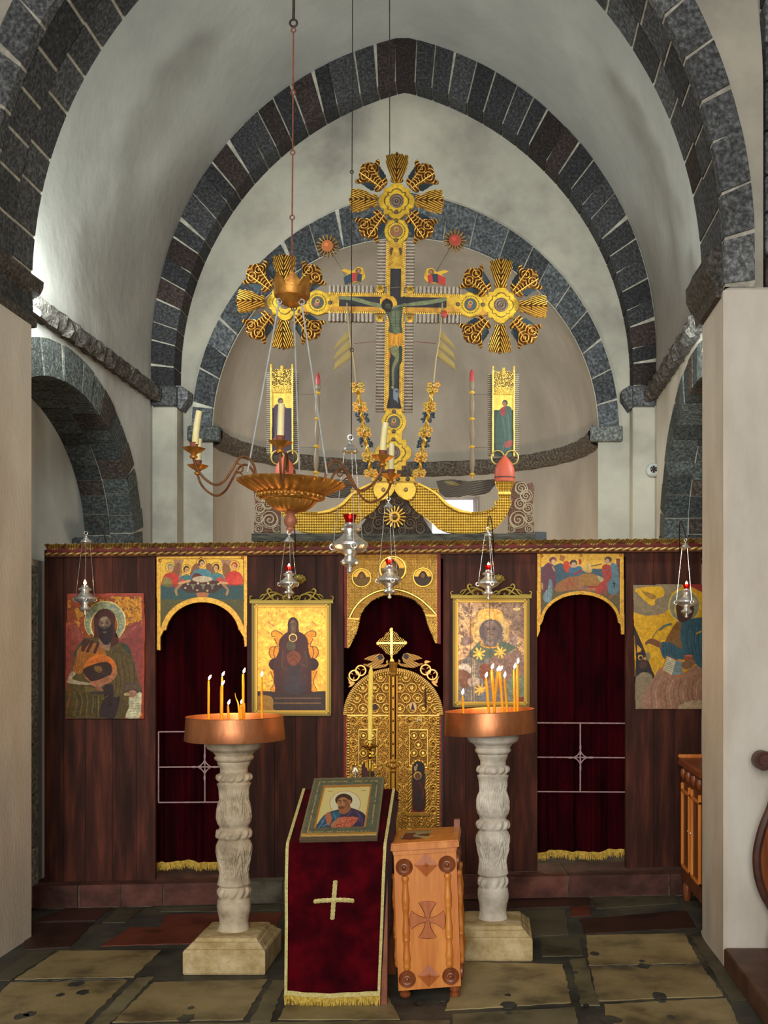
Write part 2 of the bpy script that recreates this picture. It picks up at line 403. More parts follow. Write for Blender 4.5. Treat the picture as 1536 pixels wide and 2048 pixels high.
# apse arch
APO = prof(XC, 1.93, 3.64, 2.15, 3.62)
ring('trim_3', prof(XC, 1.75, 3.64, 1.751, 3.62), APO, [2.475, 2.72], 23, fy, (98, 101, 104), .008, brown=.1)
# plaster above and around the apse arch
def strip_wall(name, A, B, y, mat, n=120):
    mb = MB(); a = resample(A, n); b = resample(B, n); rows = []
    for k in range(7):
        q = a+(b-a)*k/6; rows.append([(u, y, z) for u, z in q])
    mb.grid(rows, flip=True); return struct(mb.build(name, mat, smooth=180))
strip_wall('wall_chancel', prof(XC, 1.742, 3.64, 1.743, 0), prof(XC, 2.4, 4.2, 3.1, 0), 2.5, M_plaster2)
# vaults
def vault(name, P, y0, y1, ny, mat):
    mb = MB(); rows = []
    for j in range(ny+1):
        y = y0+(y1-y0)*j/ny; rows.append([(x+.012*math.sin(y*2.3+z*1.7), y, z+.012*math.sin(x*2.1+y*3)) for x, z in resample(P, 70)])
    mb.grid(rows, flip=True); return struct(mb.build(name, mat, smooth=180))
vault('ceiling', prof(XC, 2.235, 4.3, 2.8, 3.9), -1.0, 2.36, 14, M_plaster)
vault('ceiling_near', prof(XG, 2.92, 4.3, 3.3, 3.6), -11, -1.2, 20, M_plaster)
# chancel pilasters, capitals
mb = MB(); mb.bevbox(XC-2.235, XC-2.01, 2.3, 2.52, 0, 3.82, .012); mb.bevbox(XC+2.03, XC+2.235, 2.3, 2.52, 0, 3.82, .012)
struct(mb.build('wall_pilaster', M_plaster2))
mb = MB()
for s, e in ((-1, 2.01), (1, 2.03)):
    x0, x1 = sorted((XC+s*2.235, XC+s*(e-.0)))
    mb.color(stone_col()); mb.bevbox(x0, x1, 2.27, 2.5, 3.82, 4.0, .012)
    x0, x1 = sorted((XC+s*(e+.02), XC+s*(e-.09)))
    mb.color(stone_col()); mb.prism([(XC+s*(e+.02), 2.33, 3.84), (XC+s*(e-.02), 2.33, 3.80), (XC+s*(e-.09), 2.33, 3.9), (XC+s*(e-.09), 2.33, 3.97), (XC+s*(e-.03), 2.33, 4.01), (XC+s*(e+.02), 2.33, 4.01)][::s], (0, .17, 0))
struct(mb.build('trim_4', M_stone, smooth=25))
# apse: half cylinder, half dome, moulding, window
mb = MB(); nth = 72; zs = [0, .8, 1.6, 2.2, 2.74, 3.02, 3.30, 3.64]; wa0, wa1 = 33, 38
def ap(th, z, r=1.75): return (XC+r*math.cos(th), 2.5+r*math.sin(th), z)
xs_w = (-.70, -.13)
ths = [0+i*PI/nth for i in range(nth+1)]
tw = sorted([math.acos((x-XC)/1.75) for x in xs_w]); ths = sorted([t for t in ths if not (abs(t-tw[0]) < .015 or abs(t-tw[1]) < .015)]+tw)
fs = []; n = len(ths); vs = [ap(t, z) for z in zs for t in ths]
for j in range(len(zs)-1):
    for i in range(n-1):
        if tw[0]-1e-6 <= ths[i] and ths[i+1] <= tw[1]+1e-6 and 2.7 <= zs[j] < 3.29: continue
        a = j*n+i; fs.append((a, a+n, a+n+1, a+1))
mb.add(vs, fs)
rows = []
for k in range(19):
    ph = PI/2*k/18; rows.append([(XC+1.75*math.cos(ph)*math.cos(t), 2.5+1.75*math.cos(ph)*math.sin(t), 3.64+1.75*math.sin(ph)) for t in ths])
mb.grid(rows, flip=True); struct(mb.build('wall_apse', M_apse, smooth=40))
mb = MB(); prf = [(1.74, 3.50), (1.68, 3.53), (1.655, 3.58), (1.655, 3.64), (1.74, 3.66)]; mb.color(lin((120, 108, 96)))
mb.grid([[ap(t, z+.004*math.sin(t*37), r+.006*math.sin(t*51)) for t in ths] for r, z in prf]); struct(mb.build('trim_5', M_stone, smooth=40))
mb = MB()   # window splay
x0, x1 = xs_w; y0 = 2.5+1.75*math.sin(tw[0]); z0, z1 = 2.74, 3.30
for q in ([(x0, y0-.02, z0), (x0, y0-.02, z1), (x0+.06, y0+.5, z1), (x0+.06, y0+.5, z0)], [(x1, y0-.05, z0), (x1, y0-.05, z1), (x1-.06, y0+.5, z1), (x1-.06, y0+.5, z0)],
          [(x0, y0-.04, z0), (x1, y0-.04, z0), (x1, y0+.5, z0), (x0, y0+.5, z0)], [(x0, y0-.04, z1), (x1, y0-.04, z1), (x1, y0+.5, z1), (x0, y0+.5, z1)]):
    mb.add(q, [(0, 1, 2, 3)])
struct(mb.build('window_1', M_apse))
# capital blocks of the apse arch
mb = MB()
for s in (-1, 1):
    x0, x1 = sorted((XC+s*1.67, XC+s*1.96)); mb.color(stone_col((128, 130, 126))); mb.bevbox(x0, x1, 2.44, 2.6, 3.54, 3.68, .012)
struct(mb.build('trim_6', M_stone))
# side walls of the sanctuary bay, each with a deep blind arch
DN, ZS, A_I, B_I, A_O, B_O = .45, 2.55, 1.36, 1.02, 1.6, 1.27
def side(name, s, nums):
    xw = XC+s*2.235; xb = xw+s*.40
    mb = MB(); ys = sorted(set([-1.0, 2.32]+[DN+A_I*math.cos(PI*k/40) for k in range(41)]))
    def zt(y): return ZS+B_I*math.sqrt(max(0, 1-((y-DN)/A_I)**2)) if abs(y-DN) < A_I-1e-6 else ZS
    ZB = 2.28
    for a, b in zip(ys[:-1], ys[1:]):
        zl = ZB if abs((a+b)/2-DN) < A_I else ZS
        for za0, zb0, za1, zb1 in ((0, 0, zl, zl), (zt(a), zt(b), 3.98, 3.98)):
            q = [(xw, a, za0), (xw, b, zb0), (xw, b, zb1), (xw, a, za1)]; mb.add(q if s < 0 else q[::-1], [(0, 1, 2, 3)])
    mb.add([(xb, -1.1, 2.2), (xb, 2.1, 2.2), (xb, 2.1, 3.7), (xb, -1.1, 3.7)], [(0, 1, 2, 3)])
    mb.add([(xw, -1.0, ZB), (xw, 2.0, ZB), (xb, 2.0, ZB), (xb, -1.0, ZB)], [(0, 1, 2, 3)])
    struct(mb.build(name, M_pier if s > 0 else M_plaster, smooth=20))
    ell = lambda a, b: [(DN-a, ZB)]+[(DN-a*math.cos(PI*k/60), ZS+b*math.sin(PI*k/60)) for k in range(61)]+[(DN+a, ZB)]
    ring(nums[0], ell(A_I, B_I), ell(A_O, B_O), [-.012, .19, .40], 25, lambda u, z, d: (xw+s*d, u, z), (96, 100, 98), .009, .006)
    mb = MB(); mb.color(lin((110, 104, 98)))   # string course under the vault, rough hewn
    rows = []
    for px_, pz in ((0, 3.87), (-.07, 3.85), (-.10, 3.90), (-.10, 3.96), (-.05, 4.0), (0, 4.01)):
        rows.append([(xw+s*(px_+.012*math.sin(y*23+pz*40)+.01*math.sin(y*61)), y, pz+.008*math.sin(y*31+px_*50)) for y in np.linspace(-1.0, 2.3, 60)])
    mb.grid(rows); struct(mb.build(nums[1], M_stone, smooth=30))
    mb = MB(); mb.color(lin((90, 90, 90))); x0, x1 = sorted((xw-s*.03, xw+s*.4)); mb.bevbox(x0, x1, DN+A_I-.28, DN+A_I+.34, ZS-.04, ZS+.035, .012); struct(mb.build(nums[2], M_stone))
side('wall_left', -1, ('trim_7', 'trim_8', 'trim_9')); side('wall_right', 1, ('trim_10', 'trim_11', 'trim_12'))
# nave piers, imposts, side walls of the near bay
for s, nm in ((-1, 'left'), (1, 'right')):
    xi = XG+s*1.975; xo = XG+s*2.165
    mb = MB(); x0, x1 = sorted((xi, xo+s*.4)); mb.bevbox(x0, x1, -1.39, -.80, -.02, 3.64, .018); struct(mb.build('wall_%s_pier' % nm, M_pier, smooth=20))
    mb = MB(); mb.color(lin((98, 92, 84)))
    P = [(-.02, 3.60), (.03, 3.60), (.035, 3.67), (.06, 3.70), (.088, 3.75), (.088, 3.83), (.05, 3.87), (-.02, 3.88)]
    if s < 0: P = [(-.03, 3.60), (.008, 3.605), (.01, 3.655), (-.014, 3.67), (-.014, 3.77), (.03, 3.80), (.046, 3.84), (.046, 3.875), (.01, 3.9), (-.03, 3.9)]
    rows = [[(xi-s*(a+.003*math.sin(y*19+z*30)), y, z) for a, z in P] for y in np.linspace(-1.33, -.76, 24)]
    mb.grid(rows); mb.f.append(tuple(range(len(P)))); mb.m.append(0); mb.f.append(tuple(len(mb.v)-1-i for i in range(len(P)))); mb.m.append(0)
    struct(mb.build('trim_%d' % (14 if s < 0 else 15), M_stone, smooth=30))
    xo = XG+s*2.9
    mb = MB(); mb.add([(xo, -11, 0), (xo, -1.2, 0), (xo, -1.2, 3.62), (xo, -11, 3.62)], [(0, 1, 2, 3) if s < 0 else (3, 2, 1, 0)])
    mb.add([(XG+s*2.1, -1.2, 0), (XG+s*3.0, -1.2, 0), (XG+s*3.0, -1.2, 7.6), (XG+s*2.1, -1.2, 7.6)], [(0, 1, 2, 3)])
    struct(mb.build('wall_near_%s' % nm, M_plaster2))
    mb = MB(); z = 3.62
    while z < 7.2:
        h = rnd.uniform(.19, .27); x0, x1 = sorted((XG+s*2.215, XG+s*2.62)); mb.color(stone_col((116, 118, 118))); mb.bevbox(x0, x1, -1.33, -1.19, z+.006, z+h-.006, .008); z += h
    struct(mb.build('trim_%d' % (18 if s < 0 else 19), M_stone, smooth=25))
    arc = lambda a, b: [(-3.05-a*math.cos(PI*k/60), 3.62+b*math.sin(PI*k/60)) for k in range(61)]
    ring('trim_%d' % (16 if s < 0 else 17), arc(1.3, 1.9), arc(1.56, 2.2), [-.075, .1], 24, lambda u, z, d: (xo+s*d, u, z), (120, 124, 124), .008)
# spandrel wall above the great arch, both faces
strip_wall('wall_spandrel', prof(XG, 2.10, 3.85, 2.72, 3.64), prof(XG, 2.19, 4.7, 3.3, 3.64), -1.37, M_plaster2)
# ------------------------------------------------------------------ floor
M_floor = noise_mat('dark_mortar_floor', (30, 32, 28), (84, 80, 64), 3.2, .6, .5, 35, c2=(62, 62, 56), spec=.4, bdist=.006)
M_slab = noise_mat('worn_floor_slab', (150, 150, 150), (255, 255, 255), 3.4, .5, .35, 50, attr=True, c2=(228, 228, 226), spec=.4, bdist=.004)
mb = MB(); mb.add([(-6, -12, 0), (4, -12, 0), (4, 6, 0), (-6, 6, 0)], [(0, 1, 2, 3)]); floor = struct(mb.build('floor', M_floor))
YS = (160, 142, 100); YG = (126, 118, 88); RS = (112, 56, 40); DR = (66, 40, 32); GS = (88, 84, 66)
slabs = [(YS, [(118, 1903), (322, 1902), (268, 1955), (30, 1960)]), (YS, [(22, 1966), (255, 1962), (158, 2060), (-80, 2060)]), (YG, [(275, 1957), (308, 1955), (210, 2060), (172, 2060)]),
         (YS, [(308, 1966), (536, 1960), (486, 2040), (225, 2046)]), (YG, [(545, 1962), (572, 1962), (540, 2046), (500, 2046)]), (YS, [(590, 1985), (770, 1985), (800, 2040), (556, 2040)]),
         (YG, [(226, 2050), (900, 2042), (905, 2120), (150, 2120)]), (YS, [(925, 1925), (1126, 1930), (1142, 2006), (890, 2022)]), (YG, [(905, 2030), (1150, 2016), (1168, 2120), (910, 2120)]),
         (YG, [(1140, 1920), (1170, 1918), (1200, 2012), (1162, 2012)]), (YS, [(1172, 1872), (1368, 1868), (1400, 1927), (1178, 1932)]), (YS, [(1180, 1936), (1403, 1931), (1446, 1992), (1196, 2003)]),
         (YS, [(1208, 2010), (1452, 1998), (1510, 2120), (1225, 2120)]), (GS, [(1380, 1872), (1408, 1868), (1500, 2000), (1462, 2005)]),
         (RS, [(200, 1893), (262, 1856), (318, 1856), (332, 1830), (566, 1826), (548, 1860), (400, 1888)]), (DR, [(52, 1848), (188, 1846), (140, 1895), (50, 1900)]), (DR, [(130, 1818), (226, 1816), (190, 1842), (62, 1844)]),
         (GS, [(235, 1818), (290, 1816), (250, 1846), (205, 1846)]), (DR, [(560, 1870), (860, 1860), (870, 1920), (590, 1930)]), (GS, [(300, 1812), (560, 1808), (560, 1822), (320, 1824)]),
         (DR, [(900, 1788), (1176, 1785), (1182, 1812), (905, 1822)]), (GS, [(1180, 1786), (1345, 1776), (1356, 1807), (1192, 1818)]), (DR, [(1158, 1840), (1372, 1822), (1392, 1856), (1172, 1868)]),
         (GS, [(1020, 1826), (1130, 1820), (1136, 1870), (1060, 1874)]), (RS, [(1140, 1815), (1178, 1813), (1182, 1832), (1142, 1834)]), (GS, [(1080, 1880), (1160, 1876), (1166, 1912), (1085, 1914)]),
         (GS, [(60, 1905), (112, 1902), (20, 1962), (-20, 1962)])]
mb = MB()
for col, P in slabs:
    mb.color(lin(np.array(col)*rnd.uniform(.94, 1.06))); Q = []
    for i in range(len(P)):
        a = floor_pt(*P[i]); b = floor_pt(*P[(i+1) % len(P)]); n = max(3, int((b-a).length/.04)); nor = (b-a).cross(Vector((0, 0, 1))).normalized()
        for k in range(n): Q.append(a+(b-a)*k/n+nor*rnd.uniform(-.006, .006)*(k > 0))
    mb.prism([q+Vector((0, 0, .005)) for q in Q], (0, 0, -.02))
mb.build('slab_pattern', M_slab, parent=None); sl = bpy.data.objects['slab_pattern']; sl.name = 'floor_slabs'; struct(sl)
mb = MB()   # dark mortar plugs, cross shaped
for x, y, w in ((154, 1968, 34), (165, 1985, 26), (120, 1990, 18), (382, 2016, 16), (42, 2033, 30), (60, 2028, 26), (372, 2036, 36), (1016, 1990, 14), (1017, 2010, 34), (1017, 2026, 16), (1288, 1932, 30), (1284, 1922, 14), (1318, 1992, 34), (1324, 2003, 18), (1172, 2010, 12), (1190, 2034, 12), (1222, 2040, 44), (1342, 2034, 18), (880, 1996, 40), (838, 2004, 20), (1190, 1908, 22), (1150, 1945, 14)):
    c = floor_pt(x, y, .005); r = w/2*c.y/1.0 if False else w/2*(c.y+7)/FPX
    P = [c+Vector((r*rnd.uniform(.7, 1.1)*math.cos(t), r*rnd.uniform(.8, 1.5)*math.sin(t), .0015)) for t in [2*PI*k/14 for k in range(14)]]
    mb.prism(P, (0, 0, -.004))
for a, b in (((30, 1962), (250, 1958)), ((1178, 1934), (1400, 1929))):
    mb.tube([floor_pt(a[0]+(b[0]-a[0])*t, a[1]+(b[1]-a[1])*t+rnd.uniform(-1, 1), .004) for t in np.linspace(0, 1, 24)], .004, 5)
struct(mb.build('floor_mortar', M_floor))
# step under the icon screen: red stone blocks on a mortar bed
M_red = noise_mat('worn_red_stone', (150, 140, 140), (255, 250, 250), 6, .75, .6, 40, attr=True, bdist=.008)
mb = MB(); xsn = [40, 168, 253, 335, 498, 570, 660, 760, 880, 1000, 1132, 1330, 1440]
for a, b in zip(xsn[:-1], xsn[1:]):
    p, q = S(a, 1700), S(b, 1700); u = (q-p).normalized(); p, q = p+u*.006, q-u*.006
    mb.color(lin(np.array((104, 66, 56) if a not in (498, 570) else (120, 118, 100))*rnd.uniform(.85, 1.1))); o = SN*rnd.uniform(.115, .13)
    pts = [p+o, q+o, q-SN*.3, p-SN*.3]; pts = [Vector((v.x, v.y, .012)) for v in pts]
    mb.prism(pts, (0, 0, .142)); t = [v+Vector((0, 0, .142)) for v in pts]
struct(mb.build('trim_13', M_red, smooth=20))
mb = MB(); p, q = S(30, 1700), S(1450, 1700)
mb.prism([Vector((v.x, v.y, 0)) for v in (p+SN*.105, q+SN*.105, q-SN*3.0, p-SN*3.0)], (0, 0, .148)); 
struct(mb.build('floor_sanctuary', noise_mat('worn_step_bed', (66, 58, 48), (112, 102, 86), 9, .9, .5, 50)))
mb = MB(); z = 0.0
while z < 2.2:
    h = rnd.uniform(.3, .45); mb.color(lin(np.array((148, 146, 138))*rnd.uniform(.85, 1.1))); mb.bevbox(XC-2.3, XC-2.2, -.60, -.10, z+.004, min(z+h, 2.24)-.004, .01); z += h
struct(mb.build('trim_20', M_stone, smooth=25))
# ------------------------------------------------------------------ wooden icon screen
scr = thing('icon_screen', tuple(S(757, 1765)), 'dark brown plank icon screen closing off the sanctuary with a gilt cornice', 'icon screen')
def planks(name, x0, x1, y0, y1l, y1r, thick=.04, off=0, n=None):
    mb = MB(); n = n or max(1, round((x1-x0)/44)); b = np.linspace(x0, x1, n+1)
    for i in range(1, n): b[i] += rnd.uniform(-8, 8)
    for i in range(n):
        ta = (b[i]-x0)/(x1-x0); tb = (b[i+1]-x0)/(x1-x0); e = .0012
        P = [S(b[i], y0, off), S(b[i+1], y0, off), S(b[i+1], y1l+(y1r-y1l)*tb, off), S(b[i], y1l+(y1r-y1l)*ta, off)]
        u = (P[1]-P[0]).normalized()*e; P[0] += u; P[3] += u; P[1] -= u; P[2] -= u
        mb.color(np.array((1, .97, .95))*rnd.uniform(.8, 1.3)); k = SN*rnd.uniform(-.001, .001); mb.prism([p+k for p in P], -SN*thick)
    return mb.build(name, M_wood, scr, smooth=20)
planks('plank_panel', 90, 311, 1108, 1765, 1762)
planks('plank_panel', 494, 688, 1106, 1756, 1752)
planks('plank_panel', 886, 1075, 1104, 1748, 1742)
planks('plank_panel', 1251, 1403, 1102, 1736, 1732)
planks('header_board', 309, 496, 1106, 1118, 1118, off=-.01, n=1); planks('header_board', 684, 890, 1105, 1118, 1117, off=-.01, n=1); planks('header_board', 1073, 1253, 1103, 1114, 1113, off=-.01, n=1)
for a, b, y in ((676, 687, 1752), (889, 899, 1748)):
    planks('door_post', a, b, 1106, y, y, thick=.09, off=.012, n=1)
# the corner return of the screen on the left
mb = MB(); mb.color((.8, .8, .8)); mb.prism([S(90, 1100, .01), S(97, 1100, .01), S(97, 1765, .01), S(90, 1765, .01)], -SN*.16); mb.build('corner_board', M_wood, scr)
# cornice: carved leaf edge, red fillet, gilt rope
R = Ras(93, -14, 1404, 14, 1.0, (120, 40, 34)); R.Y0 = R.Y.copy(); X, Y = R.X, R.Y
leaf = (Y < -3)
ph = (X % 36)/36; sc = -3.5-3*np.abs(np.sin(PI*ph))
R.on &= Y > -13+2.0*np.abs(np.sin(PI*(X+9)/18))*(1)
lv = (Y < -3+2.5*np.cos(2*PI*ph)); wav = .5+.5*np.sin(X*.9+3*np.sin(X*.17)+Y*.7)
R.h += .05*np.clip((-Y-4)/8, 0, 1)
R.paint(lv, (150, 126, 66)); R.paint(lv & (wav > .55), (196, 168, 84), m=.7); R.paint(lv & (wav < .25), (104, 78, 48)); R.h += np.where(lv, .006*wav, 0)
rp = (Y > 4.5) & (Y < 12); tw = .5+.5*np.sin((X+Y*1.6)*2*PI/15)
R.h += np.where(rp, .02*np.sqrt(np.clip(1-((Y-8.2)/4.2)**2, 0, 1))+.005*tw, 0)
R.paint(rp, (160, 122, 68), m=.4); R.paint(rp & (tw > .6), (206, 166, 96), m=.6); R.paint(rp & (tw < .18), (92, 62, 36))
R.paint((Y > 12), (88, 62, 40)); R.vary(.25, 30, 4); R.vary(.2, 5, 8)
cm = screen_map(.035)
def cmap(x, y, h):
    t = (x-93)/1331; return cm(x, y*1.0+1100.5-11.5*t, h)
R.build('cornice', cmap, M_gild, scr, thick=.09)
# ------------------------------------------------------------------ curtains behind the openings
def curtain(x0, x1, y0, y1a, y1b, label, amp=.022, fringe=True, off=-.12):
    mb = MB(); n = 90; rg = random.Random(x0); ph = [rg.uniform(0, 6) for _ in range(4)]; rows = []
    def f(t): return amp*(math.sin(t*22+ph[0])+.6*math.sin(t*41+ph[1])+.35*math.sin(t*71+ph[2]))
    for j in range(14):
        v = j/13; row = []
        for i in range(n+1):
            t = i/n; x = x0+(x1-x0)*t; yb = y1a+(y1b-y1a)*t+2.5*math.sin(t*9+ph[3]); row.append(S(x, y0+(yb-y0)*v, off+f(t)*(.5+.5*v)))
        rows.append(row)
    mb.grid(rows); o = mb.build('curtain', M_curtain, smooth=180); tag(o, label, 'curtain', 'curtains behind the screen')
    if fringe:
        fb = MB(); 
        for i in range(int((x1-x0)*1.1)):
            t = i/((x1-x0)*1.1); x = x0+(x1-x0)*t; yb = y1a+(y1b-y1a)*t+2.5*math.sin(t*9+ph[3]); p = S(x, yb-6, off+f(t)+.008)
            q = p+Vector((rg.uniform(-.006, .006), -.004, -rg.uniform(.038, .06))); fb.tube([p, (p+q)/2+Vector((0, -.004, 0)), q], [.005, .004, .0025], 4)
        fb.build('fringe', M_fringe, o)
    return o
curtain(300, 500, 1110, 1738, 1734, 'dark red velvet curtain with gold fringe filling the left doorway of the screen')
curtain(1066, 1262, 1108, 1717, 1712, 'dark red velvet curtain with gold fringe filling the right doorway of the screen')
curtain(668, 906, 1108, 1745, 1742, 'dark red curtain hanging behind the gilded central doors', amp=.014, fringe=False, off=-.28)
# iron grilles in the side doorways
def grille(x0, x1, ys, xm, dy, label):
    g = thing('door_grille', tuple(S((x0+x1)/2, ys[2])), label, 'grille', 'iron door grilles'); o = -.03
    for y in ys:
        mb = MB(); mb.tube([S(x0, y+dy/2, o), S(x1, y-dy/2, o)], .005, 6); mb.build('rail', M_grille, g)
    mb = MB(); mb.tube([S(xm, ys[0], o), S(xm, ys[2], o)], .005, 6); mb.build('upright', M_grille, g)
    if x0 < 330: mb = MB(); mb.tube([S(x0, ys[0], o), S(x0, ys[2], o)], .005, 6); mb.build('upright', M_grille, g)
    mb = MB(); c = S(xm, ys[1], o+.006)
    for k in range(4):
        a = k*PI/2+PI/4; cx, cz = .100*math.cos(a), .100*math.sin(a)
        pts = [c+Vector((cx+.074*math.cos(a+PI+t), 0, cz+.074*math.sin(a+PI+t))) for t in np.linspace(-1.1, 1.1, 14)]; mb.tube(pts, .0042, 6)
        b = k*PI/2; mb.tube([c+Vector((.02*math.cos(b), 0, .02*math.sin(b))), c+Vector((.085*math.cos(b), 0, .085*math.sin(b)))], [.007, .001], 6)
    mb.build('star_ornament', M_grille, g)
grille(315, 488, (1464, 1535, 1606), 408, 1, 'low pinkish iron grille across the left doorway, partly behind the left candle stand')
grille(1074, 1253, (1447, 1516, 1585), 1162, -1, 'low pinkish iron grille across the right doorway')
# ------------------------------------------------------------------ paintings
GOLD = (228, 178, 56); OLDG = (206, 168, 84)
def face(R, cx, cy, w, h, skin, dark, hair, beard=False, turn=0):
    """painted icon face in the panel's own drawing units"""
    R.paint(R.ell(cx, cy, w, h), skin); R.paint(R.blur(R.ell(cx+w*.55, cy, w*.45, h*.9), 2), dark, .45)
    R.paint(R.blur(R.ell(cx-w*.75, cy+h*.2, w*.35, h*.7), 2), dark, .5)
    for s in (-1, 1):
        ex = cx+turn*w+s*w*.4
        R.paint(R.ell(ex, cy-h*.12, w*.26, h*.085), dark, .8); R.paint(R.line([(ex-w*.28, cy-h*.25), (ex, cy-h*.32), (ex+w*.28, cy-h*.25)], h*.06), dark, .9)
        R.paint(R.ell(ex, cy-h*.11, w*.1, h*.06), (30, 20, 18), .9)
    R.paint(R.line([(cx+turn*w, cy-h*.2), (cx+turn*w*1.3, cy+h*.2), (cx+turn*w-w*.1, cy+h*.26)], w*.1), dark, .7)
    R.paint(R.line([(cx+turn*w-w*.22, cy+h*.45), (cx+turn*w+w*.22, cy+h*.45)], h*.07), (130, 62, 50), .8)
    if beard: R.paint(R.poly([(cx-w*.95, cy+h*.1), (cx-w*.4, cy+h*.45), (cx, cy+h*.36), (cx+w*.4, cy+h*.45), (cx+w*.95, cy+h*.1), (cx+w*.55, cy+h*1.15), (cx, cy+h*1.4), (cx-w*.55, cy+h*1.15)], 4), hair, .9); R.paint(R.line([(cx-w*.2, cy+h*.5), (cx+w*.2, cy+h*.5)], h*.07), (150, 80, 62), .8)
# -- winged bearded saint
T = (120, 1170, 7.316); R = Ras(129, 1184, 292, 1441, .8, (176, 62, 34), T)
R.on = R.poly([(100, 125), (1225, 115), (1235, 400), (1247, 480), (1228, 1960), (75, 1958), (80, 540), (100, 530)])
inn = R.poly([(120, 165), (1195, 172), (1200, 1940), (85, 1940)])
R.paint(inn, (150, 66, 20), m=.3); g = R.noise(9, 5); gx = np.clip((R.X-195)/40, 0, 1)*np.clip((1255-R.Y)/18, 0, 1)
R.paint(inn & (g*.8+.5*R.noise(3, 9) > .82-.45*gx), (206, 146, 40), .8, m=.7); R.paint(inn & (R.fbm(3, 22) < .42) & (gx > .3), (110, 60, 24), .7, m=.1)
for sx in (-1, 1):
    if sx < 0: R.paint(R.poly([(100, 700), (150, 560), (210, 530), (270, 620), (340, 800), (240, 1000), (170, 1300), (90, 1400)], 4), (146, 52, 34), .9, m=.05)
    else: R.paint(R.poly([(830, 860), (960, 680), (1060, 560), (1140, 545), (1195, 600), (1195, 1560), (1120, 1400), (960, 900)], 4), (152, 58, 52), .95, m=.05)
R.strokes([[(130+i*14, 600+i*46), (210, 560+i*40), (300, 700+i*30)] for i in range(5)]+[[(880, 780+i*5), (1000, 740-i*30), (1110, 600+i*6)] for i in range(4)], 9, (190, 120, 104), .5)
hal = R.ell(660, 540, 306, 308) & ~R.ell(650, 590, 190, 228) & ~R.poly([(400, 745), (470, 720), (560, 800), (820, 740), (880, 780), (900, 1000), (400, 1000)])
R.paint(R.ell(650, 590, 192, 235) & (R.Y < 1278), (150, 84, 26)); R.paint(hal, (226, 206, 130), m=.3); R.paint(R.ell(660, 540, 288, 290) & ~R.ell(650, 590, 206, 240) & hal, (134, 146, 126), m=.3, h=.002)
R.paint(hal & (R.fbm(2.6, 31) > .6) & R.ell(660, 540, 285, 288), (202, 188, 104), .8)
R.paint(R.poly([(500, 480), (560, 380), (660, 350), (760, 390), (815, 480), (800, 620), (860, 800), (830, 900), (740, 920), (560, 900), (480, 970), (400, 960), (330, 930), (480, 800), (500, 640)], 4), (70, 28, 20))
R.paint(R.poly([(205, 1050), (330, 800), (560, 770), (600, 900), (700, 930), (900, 840), (1010, 930), (1080, 1100), (1130, 1350), (1190, 1500), (1190, 1600), (1000, 1640), (985, 1940), (80, 1940), (90, 1500), (170, 1250)], 3), (84, 66, 24))
R.paint(R.poly([(195, 1000), (350, 795), (420, 810), (250, 1040)], 2), (44, 66, 40)); R.paint(R.poly([(880, 840), (1000, 890), (1040, 1020), (960, 960)], 2), (52, 62, 40))
R.paint(R.poly([(220, 1130), (290, 900), (560, 860), (680, 1030), (500, 1030), (380, 1150), (300, 1300), (190, 1250)], 4), (166, 98, 22))
R.strokes([[(250+i*40, 1000+i*8), (230+i*42, 1150), (210+i*30, 1260)] for i in range(8)], 9, (118, 62, 16), .7)
R.strokes([[(360, 800), (330, 950), (345, 935)], [(470, 830), (405, 970)], [(560, 850), (510, 980)], [(420, 820), (370, 900)]], 44, (74, 26, 18))
R.paint(R.poly([(560, 780), (640, 850), (740, 830), (720, 950), (650, 945), (590, 880)], 3), (150, 112, 84))
for i in range(16): R.strokes([[(760+i*20, 960+i*10), (720+i*27, 1150), (800+i*22, 1400), (780+i*20, 1580)]], 8, [(128, 104, 36), (56, 42, 20), (106, 88, 40)][i % 3], .7)
face(R, 655, 570, 88, 110, (158, 130, 104), (74, 44, 32), (34, 18, 16)); R.paint(R.poly([(545, 590), (600, 620), (650, 640), (700, 620), (770, 580), (770, 760), (720, 860), (650, 870), (590, 790)], 4), (36, 18, 16)); R.paint(R.ell(655, 690, 24, 12), (150, 96, 74), .9); R.paint(R.ell(652, 620, 40, 14), (44, 24, 20), .7)
R.paint(R.ell(590, 1230, 240, 212), (214, 112, 20), m=.4); R.paint(R.ell(590, 1245, 212, 180) & (R.Y < 1325), (196, 96, 18), m=.4); R.paint(R.ell(590, 1285, 245, 160) & (R.Y > 1335), (186, 110, 60))
R.paint(R.poly([(345, 1230), (440, 1180), (560, 1140), (700, 1130), (765, 1210), (740, 1310), (620, 1370), (470, 1410), (430, 1390), (350, 1300)], 4), (50, 26, 14)); R.paint(R.ell(560, 1230, 60, 46, .5), (140, 96, 34), .85); R.strokes([[(500, 1180), (620, 1190)], [(560, 1260), (640, 1300)]], 14, (84, 48, 18))
R.paint(R.poly([(170, 1265), (235, 1300), (180, 1380), (460, 1440), (470, 1455), (380, 1462), (130, 1440), (110, 1390)], 3), (178, 158, 124)); R.paint(R.poly([(440, 1420), (560, 1400), (700, 1330), (800, 1320), (740, 1420), (640, 1460), (600, 1500), (500, 1490)], 3), (172, 108, 70)); R.strokes([[(600+i*30, 1400+i*6), (700+i*20, 1350+i*8)] for i in range(4)], 7, (120, 66, 44))
R.paint(R.poly([(640, 1480), (770, 1460), (790, 1640), (880, 1640), (800, 1940), (660, 1940), (560, 1900), (640, 1640)], 3), (42, 22, 20)); R.paint(R.poly([(460, 1550), (560, 1495), (640, 1550)], 2), (158, 92, 68)); R.paint(R.poly([(370, 1470), (640, 1560), (640, 1590), (370, 1560)]), (108, 88, 30)); R.paint(R.rect(440, 1555, 650, 1595), (56, 44, 30))
